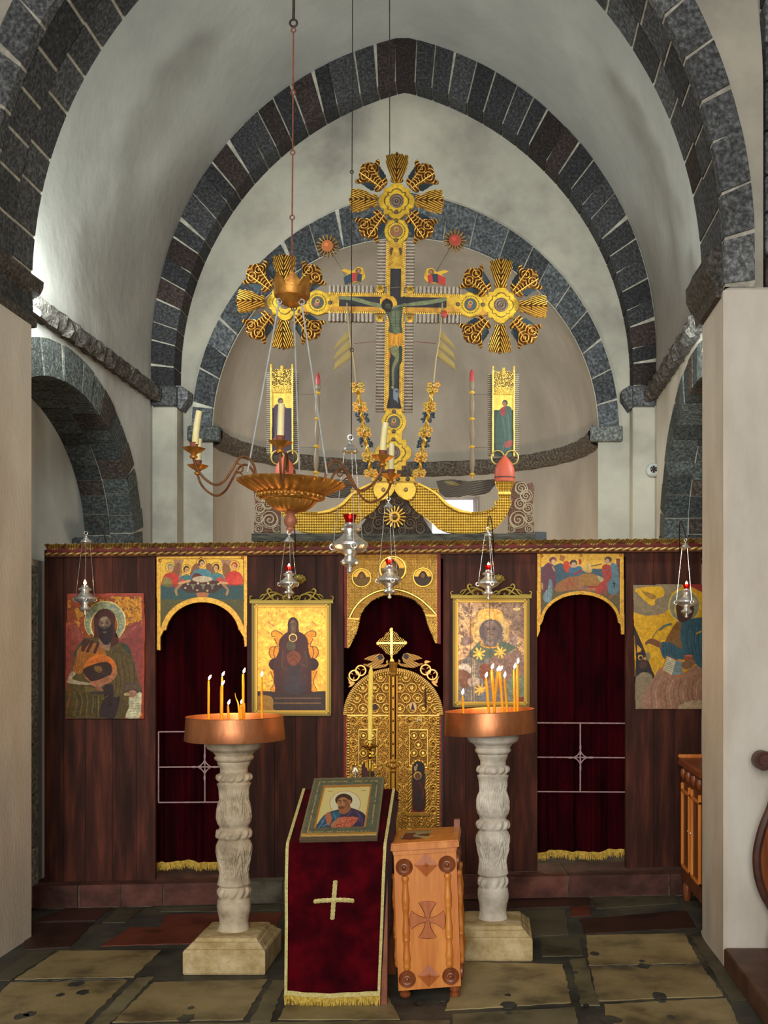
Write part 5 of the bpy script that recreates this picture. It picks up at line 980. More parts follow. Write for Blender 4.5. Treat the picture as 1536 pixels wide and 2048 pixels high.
R = Ras(764, 1009, 815, 1060, .45, GM); R.m[:] = .6; d = np.hypot(R.X-789.5, R.Y-1034); a = np.arctan2(R.Y-1034, R.X-789.5); R.on = d < 20.5+2.5*np.cos(a*16); w = .5+.5*np.cos(a*16); carve(R, R.on, w, .012); R.paint(d < 11, (214, 164, 54), m=.6); R.h = np.where(d < 11, .012, R.h); R.paint(d < 6.2, (120, 92, 40), m=.6); R.h = np.where(d < 6.2, .014+.02*np.sqrt(np.clip(1-(d/6.2)**2, 0, 1)), R.h); R.build('rosette', flat_map(DX-.03), M_gild, base, .02)
# onion finials on the fish tails with curls
for s in (1, -1):
    mx = lambda x: x if s > 0 else 1579-x
    mb = MB(); c = W(mx(1009.5), 961, DX-.01); k = DX/FPX; M0 = Matrix.Translation(c) @ Matrix.Diagonal((1, .55, 1, 1)); mb.color(lin((176, 78, 54)))
    mb.lathe([(20*k, -2*k), (20*k, 4*k), (20.5*k, 6*k), (20*k, 14*k), (19*k, 24*k), (15*k, 34*k), (9*k, 42*k), (3*k, 48*k), (1*k, 52*k)], M=M0, n=24)
    mb.color(lin((60, 40, 34))); mb.lathe([(20.6*k, 5*k), (21*k, 6*k), (20.6*k, 7.4*k)], M=M0, n=24)
    mb.build('red_onion_finial', M_paint, base); mb = MB(); mb.color(lin((176, 150, 80)), .5)
    for e in (-1, 1):
        pts = [W(mx(1009.5+e*(14-13*math.cos(t))), 915-13*math.sin(t)*1.05, DX) for t in np.linspace(-.2, 4.6, 18)]; mb.tube(pts, .0055, 7)
    mb.build('gilt_curl', M_gild, base)
# ------------------------------------------------------------------ small side pieces around the crucifix
for s, lab in ((1, 'narrow painted panel of a standing green-robed figure, right of the crucifix'), (-1, 'narrow painted panel of a standing robed figure, left of the crucifix behind the chandelier')):
    R = Ras(974, 728, 1044, 912, .55, (210, 164, 54)); X, Y = R.X, R.Y; R.m[:] = .5; R.on = (np.abs(X-1007) < 22.5) & (Y > 738)
    R.on &= ~((Y < 742) & (np.abs(X-1007) < 19)); top_ = (Y < 782) & (np.abs(X-1007) < 20); f = np.abs(np.sin(R.fbm(5, 7)*24)); carve(R, (Y < 790) & R.on, f, .008); R.on &= ~((f < .25) & (Y < 774) & (np.abs(X-1007) < 19)); R.on |= (np.abs(np.abs(X-1007)-21) < 2) & (Y > 732); R.on |= (np.abs(X-1007) < 3) & (Y > 735) & (Y < 750)
    R.paint((Y > 788) & R.on, (226, 182, 66), m=.5); R.paint(((X-1007)**2/18**2+(Y-796)**2/22**2 < 1) | ((np.abs(X-1007) < 19) & (Y > 795) & (Y < 822)), (232, 190, 84), m=.5)
    k = (np.abs(X-1007) < 19.5) & (Y > 820); R.paint(k, (50, 62, 58) if s > 0 else (44, 46, 62), m=0); R.paint(R.poly([(993, 900), (992, 840), (1000, 818), (1015, 812), (1025, 826), (1026, 905), (1010, 912)], 3), (62, 82, 74) if s > 0 else (60, 38, 60), m=0); R.paint(R.ell(1010, 806, 5.5, 6.5), (74, 58, 50), m=0); R.paint(R.ell(1009, 808, 3.6, 4.6), (140, 108, 84)); R.paint(R.poly([(1001, 818), (1012, 812), (1010, 828), (1003, 832)], 2), (140, 52, 54)); R.strokes([[(1005, 835), (1010, 870), (1006, 900)], [(1016, 830), (1020, 880)]], 2, (96, 116, 100), .6); R.paint(R.poly([(1009, 886), (1024, 880), (1026, 890), (1012, 896)], 2), (150, 70, 66))
    k = (np.abs(np.abs(X-1007)-27) < 4.5+.9*np.sin(Y*2*PI/4)) & (Y > 748+.0*X); R.on |= k; R.paint(k, (126, 112, 96), m=.1); R.paint(k & (np.sin(Y*2*PI/4) > .2), (160, 148, 130)); R.h = np.where(k, .003*np.sin(Y*2*PI/4)-.004, R.h); q = (np.abs(np.abs(X-1007)-21.3) < 1.3); R.paint(q & (Y > 740), (240, 200, 90), m=.7); R.h = np.where(q, .009, R.h); R.vary(.14, 5, 4)
    fp = flat_map(DX+.01); o = R.build('standing_figure_panel', fp if s > 0 else (lambda x, y, h: fp(1571-x, y-4, h)), M_gild, None, .025); tag(o, lab, 'painted panel', 'narrow standing figure panels')
# baluster rods
for (x0, y0, x1, y1, beads), lab in (((943.5, 738, 944.5, 952, (785, 838, 894, 949)), 'slender red-tipped candle-shaped rod right of the crucifix'), ((636, 745, 632, 948, (786, 838, 893, 945)), 'slender red-tipped candle-shaped rod left of the crucifix')):
    t = thing('baluster_rod', tuple(W(x1, y1, DX)), lab, 'rod', 'red-tipped rods beside the crucifix'); k = DX/FPX; d_ = DX-.02
    def at(y): f = (y-y0)/(y1-y0); return W(x0+(x1-x0)*f, y, d_)
    segs = [y0+18]+list(beads); mb = MB(); mb.color(lin((116, 100, 80)))
    for a, b in zip(segs[:-1], segs[1:]):
        ys = np.linspace(a, b, 12); mb.tube([at(y) for y in ys], [k*(2.4+3*math.sin(PI*i/11)**1.2) for i in range(12)], 10)
    mb.build('shaft', M_paint, t); mb = MB(); mb.color(lin((150, 52, 52))); ys = np.linspace(y0, y0+30, 9); mb.tube([at(y) for y in ys], [k*v for v in (.8, 2.6, 3.8, 4.6, 5, 5, 4.8, 4.4, 3.6)], 10); mb.build('red_tip', M_paint, t)
    mb = MB(); mb.color(lin((222, 176, 70)), .6)
    for b in beads:
        c = at(b); mb = MB(); mb.color(lin((222, 176, 70)), .6); mb.ball(c, 4.6*k, 10, 7, (1.1, 1, .9)); mb.torus(c, 4.6*k, 1.5*k, 'z', 12, 6)
        if b == beads[-1]: mb.tube([c, at(y1+6)], [3*k, .8*k], 8)
        mb.build('gilt_bead', M_gild, t)
    sx = 1 if x0 > 790 else -1
    for y in (790, 896): mb = MB(); mb.color(lin((70, 60, 54)), .3); mb.tube([at(y), W((943.5+38) if sx > 0 else 634-36, y-2, DX)], .0012, 5); mb.build('wire', M_paint, t)
# vine poles with grapes, and lances behind them
for s, lab in ((1, 'gilded grapevine post with dark grapes right of the crucifix foot'), (-1, 'gilded grapevine post with dark grapes left of the crucifix foot')):
    t = thing('grapevine_post', tuple(W(790+s*44, 953, DX)), lab, 'vine post', 'grapevine posts at the crucifix foot'); k = DX/FPX
    def at(f, o=0, dx=0): x = 866.5+(837-866.5)*f+dx; y = 770+(950-770)*f; return W(x if s > 0 else 1580-x, y, DX-.03+o)
    mb = MB(); mb.color(lin((196, 152, 60)), .6); fr = np.linspace(0, 1, 60)
    for ph in (0, PI): mb.tube([at(f, .012*math.sin(f*34+ph), 3.6*math.cos(f*34+ph)) for f in fr], 2.0*k, 6)
    mb.tube([at(f) for f in (0, 1)], 1.8*k, 6); mb.build('twisted_vine', M_gild, t)
    rg = random.Random(3+s)
    for gi, f in enumerate((.0, .06, .22, .27, .5, .55, .78, .83, .97, 1.0)):
        if gi % 2 == 0: ml = MB()
        ml.tube([at(f, .0, -5), at(f, .0, 5)], 2*k, 6)
        for e in (-1, 1):
            c = at(f, -.01, e*(7+rg.uniform(-1, 2))); ml.color(lin((188+rg.randint(-16, 16), 144, 62)), .6)
            for j in range(5): a = 2*PI*j/5+f*9; ml.ball(c+Vector((3.6*k*math.cos(a), -.003*j, 3.6*k*math.sin(a))), 2.9*k, 7, 5, (1, .6, 1))
        if gi % 2: ml.build('vine_leaf', M_gild, t)
    for f in (.36, .64, .88):
        for e in (-1, 1):
            mg = MB(); mg.color(lin((44, 54, 66)))
            for j in range(14): mg.ball(at(f+rg.uniform(-.05, .05), rg.uniform(-.012, .004), e*(8.5+rg.uniform(-3.4, 3.4))), 2.5*k, 7, 5)
            mg.build('grape_cluster', M_paint, t)
    mb = MB(); mb.color(lin((196, 150, 60)), .6); mb.tube([at(1.0, 0, e) for e in (-14, -9, 0, 9, 14)], [1*k, 3*k, 3.6*k, 3*k, 1*k], 7); mb.build('scroll_foot', M_gild, t)
    t = thing('lance', tuple(W(790+s*73, 765, DX)), 'grey wooden lance with slanting barbs '+('right' if s > 0 else 'left')+' of the crucifix shaft', 'lance', 'lances beside the crucifix')
    def al(x, y, o=0): return W(x if s > 0 else 1579-x, y, DX-.02+o)
    mb = MB(); mb.color(lin((128, 112, 82)), .1)
    mb.tube([al(885, 606), al(878, 680), al(871, 720), al(866, 770)], [1.6*k, 2.6*k, 2.6*k, 2.4*k], 7); mb.build('pole', M_paint, t)
    if s > 0: mb = MB(); mb.color(lin((160, 50, 44))); mb.ball(al(889, 628, -.01), 5.6*k, 12, 6, (1, .35, 1.3)); mb.build('red_leaf', M_paint, t)
    else: mb = MB(); mb.color(lin((128, 112, 80)), .2); mb.prism([al(879, 645), al(886, 644), al(884, 612)], (0, .01, 0)); mb.build('spearhead', M_gild, t)
    for i in range(3):
        y = 660+i*20; mb = MB(); mb.color(lin((136, 116, 66)), .3); mb.prism([al(879-i*1.5, y-4), al(905+i*2, y+26), al(911, y+38), al(877-i*1.5, y+14)], (0, .008, 0)); mb.tube([al(877-i*1.5, y+12), al(912, y+40)], 1.4*k, 6); mb.build('barb', M_gild, t)
# suns and angels on wires
for x, y, c, lab in ((655, 492, (170, 92, 40), 'small rayed sun with an orange face on a wire, left of the crucifix head'), (910, 481, (160, 54, 38), 'small rayed sun with a red face on a wire, right of the crucifix head')):
    R = Ras(x-25, y-25, x+25, y+25, .45, (92, 62, 34)); d = np.hypot(R.X-x, R.Y-y); a = np.arctan2(R.Y-y, R.X-x); R.on = d < 12+11.5*np.clip(np.abs(np.cos(a*8+.4*np.sin(d*.35)))**.9, 0, 1); R.paint(R.on & (np.cos(a*16) > .6), (150, 110, 44), m=.4); R.paint(d < 11.5, c, m=0, h=.006); R.paint(np.hypot(R.X-x+2, R.Y-y+2) < 4, tuple(np.clip(np.array(c)*1.25, 0, 255))); R.h = np.where(d > 11.5, .004*np.cos(a*16), .01)
    t = R.build('sun_disc', flat_map(DX-.02), M_gild, None, .012); tag(t, lab, 'ornament', 'rayed suns'); mb = MB(); e = 1 if x > 790 else -1; mb.tube([W(x-e*9, y+14, DX), W(x-e*42, y+70, DX)], .0016, 5); mb.build('wire', M_iron, t)
for s, lab, c1, c2 in ((1, 'small flying angel in red on a wire, right of the crucifix', (178, 48, 40), (40, 48, 62)), (-1, 'small flying angel in blue on a wire, left of the crucifix', (40, 58, 72), (170, 50, 44))):
    R = Ras(846, 533, 902, 572, .4, (214, 168, 50), (460, 290, 2.327)); R.on = R.poly([(905, 600), (915, 575), (940, 570), (962, 590), (1000, 580), (1020, 588), (985, 602), (1006, 622), (1000, 655), (965, 645), (920, 640), (903, 622)]); R.m[:] = .5; R.paint(R.poly([(960, 598), (1006, 618), (1000, 655), (955, 640)]), c1, m=0); R.paint(R.poly([(918, 606), (942, 600), (948, 640), (922, 640)]), c1, m=0); R.paint(R.poly([(940, 598), (966, 600), (970, 642), (945, 638)]), c2, m=0); R.paint(R.ell(936, 590, 14, 13), (112, 76, 44)); R.paint(R.ell(934, 591, 8, 9), (150, 110, 80)); R.paint(R.poly([(905, 600), (918, 580), (915, 618)]), (190, 140, 44))
    fa = flat_map(DX-.02); o = R.build('flying_angel', fa if s > 0 else (lambda x, y, h: fa(1579-x, y-2, h)), M_gild, None, .01); tag(o, lab, 'ornament', 'flying angels'); mb = MB(); mm = lambda x: x if s > 0 else 1579-x
    mb.tube([W(mm(864), 562, DX-.01), W(mm(852), 578, DX)], .0016, 5); mb.build('wire', M_iron, o)
# stay wires of the crucifix going up to the vault
mb = MB(); mb.tube([W(779, 330, DX), W(779.5, 310, DX), Vector((W(779, 0, DX).x, DX-7, 7.0))], .0035, 6); mb.build('hanging_wire', M_iron, cruc)
for s in (-1, 1):
    mb = MB(); mb.color(lin((110, 44, 38))); mb.tube([W(790+s*36, 683, DX), W(790+s*82, 687, DX)], .002, 5); mb.build('red_stay', M_paint, cruc)
# ------------------------------------------------------------------ silver hanging lamps
def chain(mb, a, b, r=.0013, pitch=.011, sag=0):
    a, b = Vector(a), Vector(b); L = (b-a).length; n = max(3, int(L/pitch)); pts = []; rr = []
    for i in range(n*2+1):
        t = i/(n*2); pts.append(a+(b-a)*t+Vector((0, 0, -sag*math.sin(PI*t)))); rr.append(r*(2.0 if i % 2 else .7))
    mb.tube(pts, rr, 5)
LP = [(.6, 0), (3.4, 1.6), (3.8, 4), (2.4, 6.4), (5, 8.4), (10.4, 11), (11.6, 13.4), (10.6, 15.6), (7.4, 18), (6, 21), (8, 23.5), (14, 26.5), (19, 29.6), (21.2, 33.2), (20.6, 36.4), (16.5, 39.6), (11.8, 43), (8.6, 46.4), (7.4, 48.6), (11.4, 50.2), (13.2, 52.4), (11, 54.4), (7.8, 56), (6.6, 58), (6.6, 60)]
def lamp(px, ybot, d, s, cap, label, group='silver hanging oil lamps', rod=None, red=True, capr=10):
    k = d/FPX; b = W(px, ybot, d); t = thing('hanging_oil_lamp', tuple(b), label, 'lamp', group); 
    mb = MB(); mb.lathe([(r*k*s, z*k*s) for r, z in LP], tuple(b), 28, lambda th, kk, r: r*(1+.035*math.cos(10*th)*(kk > .35)*(kk < .75)))
    mb.build('lamp_body', M_silver, t)
    top_ = b+Vector((0, 0, 60*k*s))
    if red:
        mb = MB(); u = k*s; mb.lathe([(5.2*u, 0), (6*u, 3*u), (8.4*u, 10*u), (7.9*u, 10*u), (5.5*u, 3.4*u), (4.6*u, 1*u)], tuple(top_), 24, cap=False); mb.build('glass_cup', M_redglass, t)
    mb = MB(); f = top_+Vector((0, 0, (5 if red else 1)*k*s)); mb.lathe([(.3*k, 0), (2.4*k, 2*k), (2.9*k, 4.4*k), (1.8*k, 8*k), (.3*k, 11*k)], tuple(f), 12); mb.build('flame', M_redflame, t)
    c = W(cap[0], cap[1], d); u = k*capr/10
    mb = MB(); mb.lathe([(10*u, 0), (11*u, 1*u), (9.4*u, 2.6*u), (8.4*u, 5.5*u), (6*u, 7*u), (4.6*u, 10*u), (2*u, 11.5*u), (1.4*u, 14*u), (2*u, 15.5*u), (.6*u, 17*u)], tuple(c), 24, lambda th, kk, r: r*(1+.05*math.cos(9*th)*(kk < .6))); mb.build('chain_cap', M_silver, t)
    mb = MB(); mb.torus(c+Vector((0, 0, 20*u)), 3.6*u, .9*u, 'y', 16, 6); mb.build('ring', M_silver, t)
    for j in range(3):
        a = -PI/2+.35+j*2*PI/3; e = b+Vector((20.5*k*s*math.cos(a), 20.5*k*s*math.sin(a), 35*k*s)); e0 = c+Vector((8.5*u*math.cos(a), 8.5*u*math.sin(a), 1*u))
        mb = MB(); chain(mb, e0, e, .0011*max(1, s*.8)); mb.build('chain', M_silver, t)
        mb = MB(); mb.torus(e+Vector((1.5*k*math.cos(a), 1.5*k*math.sin(a), -3*k*s)), 3.4*k*s, 1.0*k*s, 'y', 12, 6); mb.ball(e+Vector((0, 0, -7*k*s)), 1.7*k*s, 8, 6); mb.build('handle', M_silver, t)
    if rod:
        mb = MB(); mb.tube(catmull([tuple(q) for q in rod], False, 6), .0038 if d > 6 else .0024, 7); mb.build('hook_rod', M_iron, t)
    return t
dL = 6.72
def wallp(px, py): return S(px, py, .0)
lamp(170, 1231, dL, 1.0, (172, 1086), 'silver hanging oil lamp in front of the winged figure panel, far left', red=False, rod=[wallp(213, 1118), W(211, 1080, dL+.2), W(203, 1056, dL+.1), W(188, 1040, dL), W(174, 1052, dL), W(172, 1066, dL)])
lamp(578, 1198, dL, .93, (578, 1085), 'silver oil lamp with red cup above the throne icon, under the chandelier', rod=[wallp(590, 1114), W(590, 1070, dL+.1), W(586, 1052, dL), W(579, 1054, dL), W(578, 1064, dL)])
lamp(779, 1198, dL, 1.13, (777, 1016), 'silver oil lamp with red cup in front of the gilded arch panel', rod=[W(785, 958, DX-.05), W(780, 966, dL+.1), W(777, 980, dL), W(777, 997, dL)], capr=9)
lamp(977, 1200, dL, 1.0, (976, 1073), 'silver oil lamp with red cup above the worn bearded icon, right of centre', rod=[wallp(988, 1114), W(985, 1060, dL+.1), W(981, 1034, dL+.05), W(977, 1036, dL), W(976, 1053, dL)], capr=8)
lamp(1373, 1236, dL-.1, .97, (1371, 1096), 'silver oil lamp in front of the seated writer panel beside the right pier', rod=[wallp(1360, 1106), W(1359, 1070, dL+.1), W(1360, 1044, dL), W(1366, 1052, dL-.05), W(1371, 1073, dL-.1)], capr=8)
d3 = 5.6
lt = lamp(700, 1147, d3, 1.68, (701, 905), 'largest silver oil lamp, hanging by a long wire right of the chandelier', rod=[W(702, 880, d3), W(703, 866, d3), W(703, 600, d3), W(704, 344, d3), W(705, 0, d3), Vector((W(705, 0, d3).x, d3-7, 6.6))], capr=15)
mb = MB()
for y in (344, 700): mb.torus(W(703.5, y, d3), .009, .0025, 'y', 12, 6)
mb.build('wire_link', M_iron, lt)
for x, lab in ((600, 'small carved gilt head boss above the throne icon'), (996, 'small carved gilt head boss above the worn bearded icon')):
    mb = MB(); mb.color(lin((140, 122, 52)), .5); c = S(x, 1160, .02); mb.ball(c, .034, 16, 10, (1.1, .6, .9)); mb.ball(c+Vector((0, -.015, .008)), .024, 12, 8, (1.1, .8, 1))
    for i in range(7): mb.ball(c+Vector((.035*math.cos(i*PI/6), -.006, .028*math.sin(i*PI/6))), .01, 8, 6)
    tag(mb.build('carved_boss', M_gild), lab, 'ornament', 'gilt head bosses above the framed icons')
# ------------------------------------------------------------------ chandelier
dC = 5.0; kc = dC/FPX; C0 = W(583, 966, dC); CH = thing('chandelier', tuple(W(583, 1066, dC)), 'gilded bowl chandelier with curling candle arms hanging from a rusty chain', 'chandelier')
TILT = Matrix.Rotation(math.radians(1.6), 4, 'Y'); MC = Matrix.Translation(C0) @ TILT
def lc(x, y, z): return MC @ Vector((x, y, z))
mb = MB(); lob = lambda th, kk, r: r
prof_b = [(r_, -58-(-35-z_)*.7) for r_, z_ in [(1.5, -96), (2.5, -92), (4, -88), (8, -86), (8.5, -82), (6.5, -79), (10, -74), (12.6, -66), (13, -58), (10.5, -48), (8, -43), (9, -40), (13, -37), (15, -35)]]
mb.color((1, 1, 1)); mb.lathe([(r*kc, z*kc) for r, z in prof_b], M=MC, n=28); mb.build('turned_finial', noise_mat('worn_red_gold', (150, 92, 70), (190, 124, 96), 14, .5, .1, 60, .2), CH)
mb = MB(); mb.lathe([(16*kc, -58*kc), (28*kc, -55*kc), (40*kc, -47*kc), (48*kc, -39*kc), (50*kc, -35*kc), (46*kc, -32*kc)], M=MC, n=120, fn=lambda th, kk, r: r*(1+.09*(abs(math.sin(10*th))-.5)*min(1, 2*math.sin(PI*kk)))); mb.build('lower_gadrooned_bowl', M_bronze, CH)
mb = MB(); mb.lathe([(44*kc, -35*kc), (55*kc, -34*kc), (58*kc, -31*kc), (58*kc, -29*kc), (64*kc, -27*kc), (62*kc, -20*kc)], M=MC, n=64)
for i in range(30): a = 2*PI*i/30; mb.ball(lc(63*kc*math.cos(a), 63*kc*math.sin(a), -27*kc), 4.8*kc, 10, 7)
mb.build('beaded_band', M_bronze, CH)
mb = MB()
mb.lathe([(61*kc, -23*kc), (66*kc, -22*kc), (74*kc, -19*kc), (83*kc, -14*kc), (92*kc, -9*kc), (99*kc, -5*kc), (103*kc, -2*kc), (105*kc, 1*kc), (102*kc, 3*kc), (92*kc, 0*kc), (60*kc, -10*kc)], M=MC, n=288, fn=lambda th, kk, r: r*(1+.075*(abs(math.sin(14*th))**.7-.6)*min(1, kk*4)*(kk < .75)))
mb.build('fluted_dish', M_bronze, CH)
R_A = .50
for i, adeg in enumerate((-85, -25, 36, 158, -144, 98)):
    a = math.radians(adeg); ca_, sa_ = math.cos(a), math.sin(a)
    q = lambda r, z, w=0: lc(r*ca_-w*sa_, r*sa_+w*ca_, z)
    ax = R_A+(.045 if i in (2, 3) else 0)-(.02 if i == 4 else 0); f = ax/.5
    arm = catmull([q(r*f, z) for r, z in ((.19, .02), (.20, .06), (.235, .095), (.275, .085), (.31, .03), (.345, -.025), (.39, -.05), (.44, -.03), (.48, .01), (.5, .055))], False, 5)
    hd = None
    mb = MB(); mb.tube(arm, .0058, 8)
    curl = [q((.275+.03*math.cos(t)*(1-t/9))*f, .035+.028*math.sin(t)*(1-t/9)) for t in np.linspace(1.2, 6.5, 16)]; mb.tube(curl, .0035, 6)
    mb.build('candle_arm', noise_mat('arm_iron', (112, 70, 48), (160, 110, 70), 12, .5, 0, metal=.6) if i == 0 else bpy.data.materials['arm_iron'], CH)
    Mx = Matrix.Translation(q(ax, .055)) @ TILT
    mb = MB(); mb.lathe([(.004, 0), (.016, .004), (.018, .012), (.010, .018), (.018, .026), (.034, .036), (.046, .048), (.042, .050), (.02, .04)], M=Mx, n=48, fn=lambda th, kk, r: r*(1+.16*abs(math.cos(3.5*th))*(kk > .6))); mb.build('petal_cup', M_bronze, CH)
    if i == 5: continue
    mb = MB(); mb.lathe([(.012, .038), (.0175, .04), (.0175, .068), (.019, .07), (.019, .074), (.015, .074)], M=Mx, n=20); mb.build('candle_socket', M_rust, CH)
    ln = (.145, .135, .14, .115, .15)[i]; le = (0, .012, .0, .004, .014)[i]
    pts = [Mx @ Vector((le*(z/.15)**2+(.006 if i == 4 else 0), 0, .066+z)) for z in np.linspace(0, ln, 7)]
    cd = MB(); cd.tube(pts, [.0155, .0155, .015, .015, .0148, .0145, .0142], 16)
    o = cd.build('candle', M_wax); tag(o, ('thick ivory candle in the chandelier cup nearest the front', 'thick ivory candle in the chandelier upper right cup', 'thick ivory candle in the chandelier lower right cup, behind the fish', 'shorter ivory candle in the chandelier rear left cup', 'thick bent ivory candle in the chandelier outermost left cup')[i], 'candle', 'ivory chandelier candles')
    wk = MB(); wk.tube([pts[-1], pts[-1]+Vector((0, 0, .008))], .001, 5); wk.build('wick', M_dark, o)
# crown and rods
MK = Matrix.Translation(W(583, 612, dC)) @ TILT
mb = MB(); mb.lathe([(2*kc, -3*kc), (10*kc, -1*kc), (22*kc, 5*kc), (27*kc, 13*kc), (34*kc, 17*kc), (36*kc, 22*kc), (36*kc, 32*kc), (34*kc, 32*kc), (34*kc, 22*kc)], M=MK, n=48, cap=False); mb.build('crown_cup', M_bronze, CH)
mb = MB()
for i in range(8):
    a = 2*PI*i/8+.2; rows = []
    for j in range(7):
        v = j/6; w = 14*kc*math.sin(PI*min(1, .28+v*.72))**.7; rr = (35+6*v+5*v*v)*kc; z = (32+26*v)*kc
        rows.append([MK @ Vector((rr*math.cos(a)-u*w*math.sin(a)-abs(u)*3*kc*math.cos(a), rr*math.sin(a)+u*w*math.cos(a)-abs(u)*3*kc*math.sin(a), z-abs(u)**2*5*kc*v)) for u in np.linspace(-1, 1, 7)])
    mb.grid(rows)
mb.build('crown_petals', M_bronze, CH)
for a0, nm in ((-150, 0), (-30, 1), (90, 2)):
    a = math.radians(a0); u = MK @ Vector((26*kc*math.cos(a), 26*kc*math.sin(a), 2*kc)); v = lc(90*kc*math.cos(a), 90*kc*math.sin(a), 12*kc)
    mb = MB(); mb.tube([u, v], .0042, 8); mb.torus(u+Vector((0, 0, .006)), .013, .0035, 'y', 14, 6); mb.build('suspension_rod', M_plastic, CH)
mb = MB(); ys = [585, 550, 435, 305, 185, 60]
for a, b in zip(ys[:-1], ys[1:]): mb.tube([W(583.5+(585-a)*.0065, a-4, dC), W(583.5+(585-b)*.0065, b+5, dC)], .0036, 7); mb.torus(W(583.5+(585-b)*.0065, b, dC), .0105, .003, 'y', 14, 6)
mb.build('link_rod', M_rust, CH)
mb = MB(); x = 587; mb.torus(W(x, 46, dC), .017, .005, 'y', 16, 6); mb.tube([W(x, 40, dC), W(x+.5, 10, dC), Vector((W(x, 0, dC).x, dC-7, 7.2))], .0065, 7); mb.build('ceiling_hook', M_iron, CH)
# ------------------------------------------------------------------ carved stone candle stands
CPF = [(575, 150), (600, 172), (632, 158), (655, 122), (665, 120), (672, 108), (690, 120), (705, 112), (712, 98), (722, 100), (760, 82), (778, 84), (784, 80), (792, 98), (804, 105), (820, 106), (832, 98), (838, 88), (848, 92), (853, 104), (862, 98), (885, 90), (950, 84), (985, 95), (1020, 103), (1060, 106), (1095, 100), (1120, 86), (1132, 88), (1140, 100), (1160, 108), (1180, 106), (1192, 94), (1202, 90), (1210, 98), (1235, 107), (1270, 106), (1320, 96), (1370, 86), (1410, 84), (1450, 92), (1478, 101), (1488, 86), (1505, 92), (1515, 98), (1535, 98), (1552, 92), (1560, 88), (1575, 98), (1610, 102), (1640, 99), (1680, 90), (1715, 86), (1745, 92), (1765, 96)]
def stand(px, d, ytop, ybot, label, tiltdeg, panr, pan_px, ex, mat):
    k = d/FPX; zb = .178; zt = CAMH-(ytop-CY)*k; x0 = W(px, 1500, d).x; y0 = d-7
    t = thing('candle_stand', (x0, y0, 0), label, 'candle stand', 'stone candle stands')
    ys = [p[0] for p in CPF]; H = zt-zb; rs = k/3.058*1.0
    P = [(r*rs*ex, zb+H*(1765-y)/(1765-575)) for y, r in CPF][::-1]
    def carvef(th, kk, r):
        y = 1765-kk*(1765-575); 
        return r
    mb = MB(); n = 144; rows = []
    fine = []
    zz = [p[1] for p in P]; rrr = [p[0] for p in P]
    for z in np.linspace(P[0][1], P[-1][1], 190): fine.append((float(np.interp(z, zz, rrr)), z))
    for r, z in fine:
        yc = 1765-(z-zb)/H*1190; row = []
        for i in range(n):
            th = 2*PI*i/n; a = 0
            if 850 < yc < 1125: v = (1125-yc)/275; lf = math.cos(4*th+.6); a = .04*math.cos(8*th+1.2)*math.sin(PI*v)+.17*(abs(math.sin(7*abs(lf)+v*9))**.7-.5)*math.sin(PI*v)*(.4+v*.6)
            elif 1205 < yc < 1480: v = (yc-1205)/275; lf = math.cos(4*th+.6); a = .04*math.cos(8*th+1.2)*math.sin(PI*v)+.17*(abs(math.sin(7*abs(lf)+v*9))**.7-.5)*math.sin(PI*v)
            elif 790 < yc < 835 or 1138 < yc < 1192 or 1500 < yc < 1556: a = .05*math.cos(12*th+yc*.06)
            elif yc > 1560: a = .012*math.sin(3*th+yc*.02)
            a += .008*math.sin(7*th+z*50)
            row.append((x0+r*(1+a)*math.cos(th), y0+r*(1+a)*math.sin(th), z))
        rows.append(row)
    mb.grid(rows, closed=True); mb.build('carved_column', mat, t, smooth=60)
    w = .215; mb = MB(); b = .012
    def sq(h, z, j=0): return [(x0+sx*h+rnd.uniform(-j, j), y0+sy*h+rnd.uniform(-j, j), z) for sx, sy in ((-1, -1), (1, -1), (1, 1), (-1, 1))]
    L = [sq(w-.004, 0), sq(w, .01), sq(w, .118), sq(w-.006, .128), sq(w-.014, .13), sq(w-.04, .158), sq(w-.048, .160), sq(w-.056, .176), sq(w-.066, .180), sq(w-.11, .182)]
    vs = [p for l in L for p in l]; fsq = [(3, 2, 1, 0), tuple(range(len(vs)-4, len(vs)))]
    for q in range(len(L)-1):
        for i in range(4): fsq.append((q*4+i, q*4+(i+1) % 4, q*4+4+(i+1) % 4, q*4+4+i))
    mb.add(vs, fsq); mb.build('base_block', M_base, t, smooth=20)
    ph = .128; MP = Matrix.Translation((x0+(pan_px-px)*k, y0, zt-.004)) @ Matrix.Rotation(math.radians(-tiltdeg), 4, 'Y')
    mb = MB(); mb.lathe([(panr*.5, -.004), (panr*1.015, 0), (panr*1.02, .004), (panr, ph*.5), (panr*.985, ph-.003), (panr*.995, ph), (panr*.975, ph), (panr*.965, ph-.004), (panr*.96, .05)], M=MP, n=72, cap=False); mb.build('copper_pan', M_copper, t, smooth=40)
    mb = MB(); mb.lathe([(panr*.96, .085), (panr*.5, .09), (.001, .092)], M=MP, n=40, cap=False, fn=lambda th, kk, r: r); mb.build('sand_bed', noise_mat('wax_and_sand', (110, 66, 36), (170, 116, 66), 20, .6, .5, 60) if 'wax_and_sand' not in bpy.data.materials else bpy.data.materials['wax_and_sand'], t)
    mb = MB(); mb.lathe([(.09, -.035), (.12, -.03), (.12, -.006), (.09, -.002)], M=MP, n=32); mb.build('iron_plate', M_iron, t)
    return MP, ph
M1, p1 = stand(468, 5.70, 1478, 1950, 'carved stone candle stand with copper pan left of the velvet lectern', 0, .262, 470, 1.0, M_colstone)
M2c = noise_mat('pale_carved_limestone', (176, 166, 150), (222, 216, 202), 9, .85, .5, 60, c2=(204, 196, 180), bdist=.006)
M2, p2 = stand(986, 5.93, 1464, 1923, 'paler carved stone candle stand with tilted copper pan right of the wooden box', 2.2, .255, 981, .94, M2c)
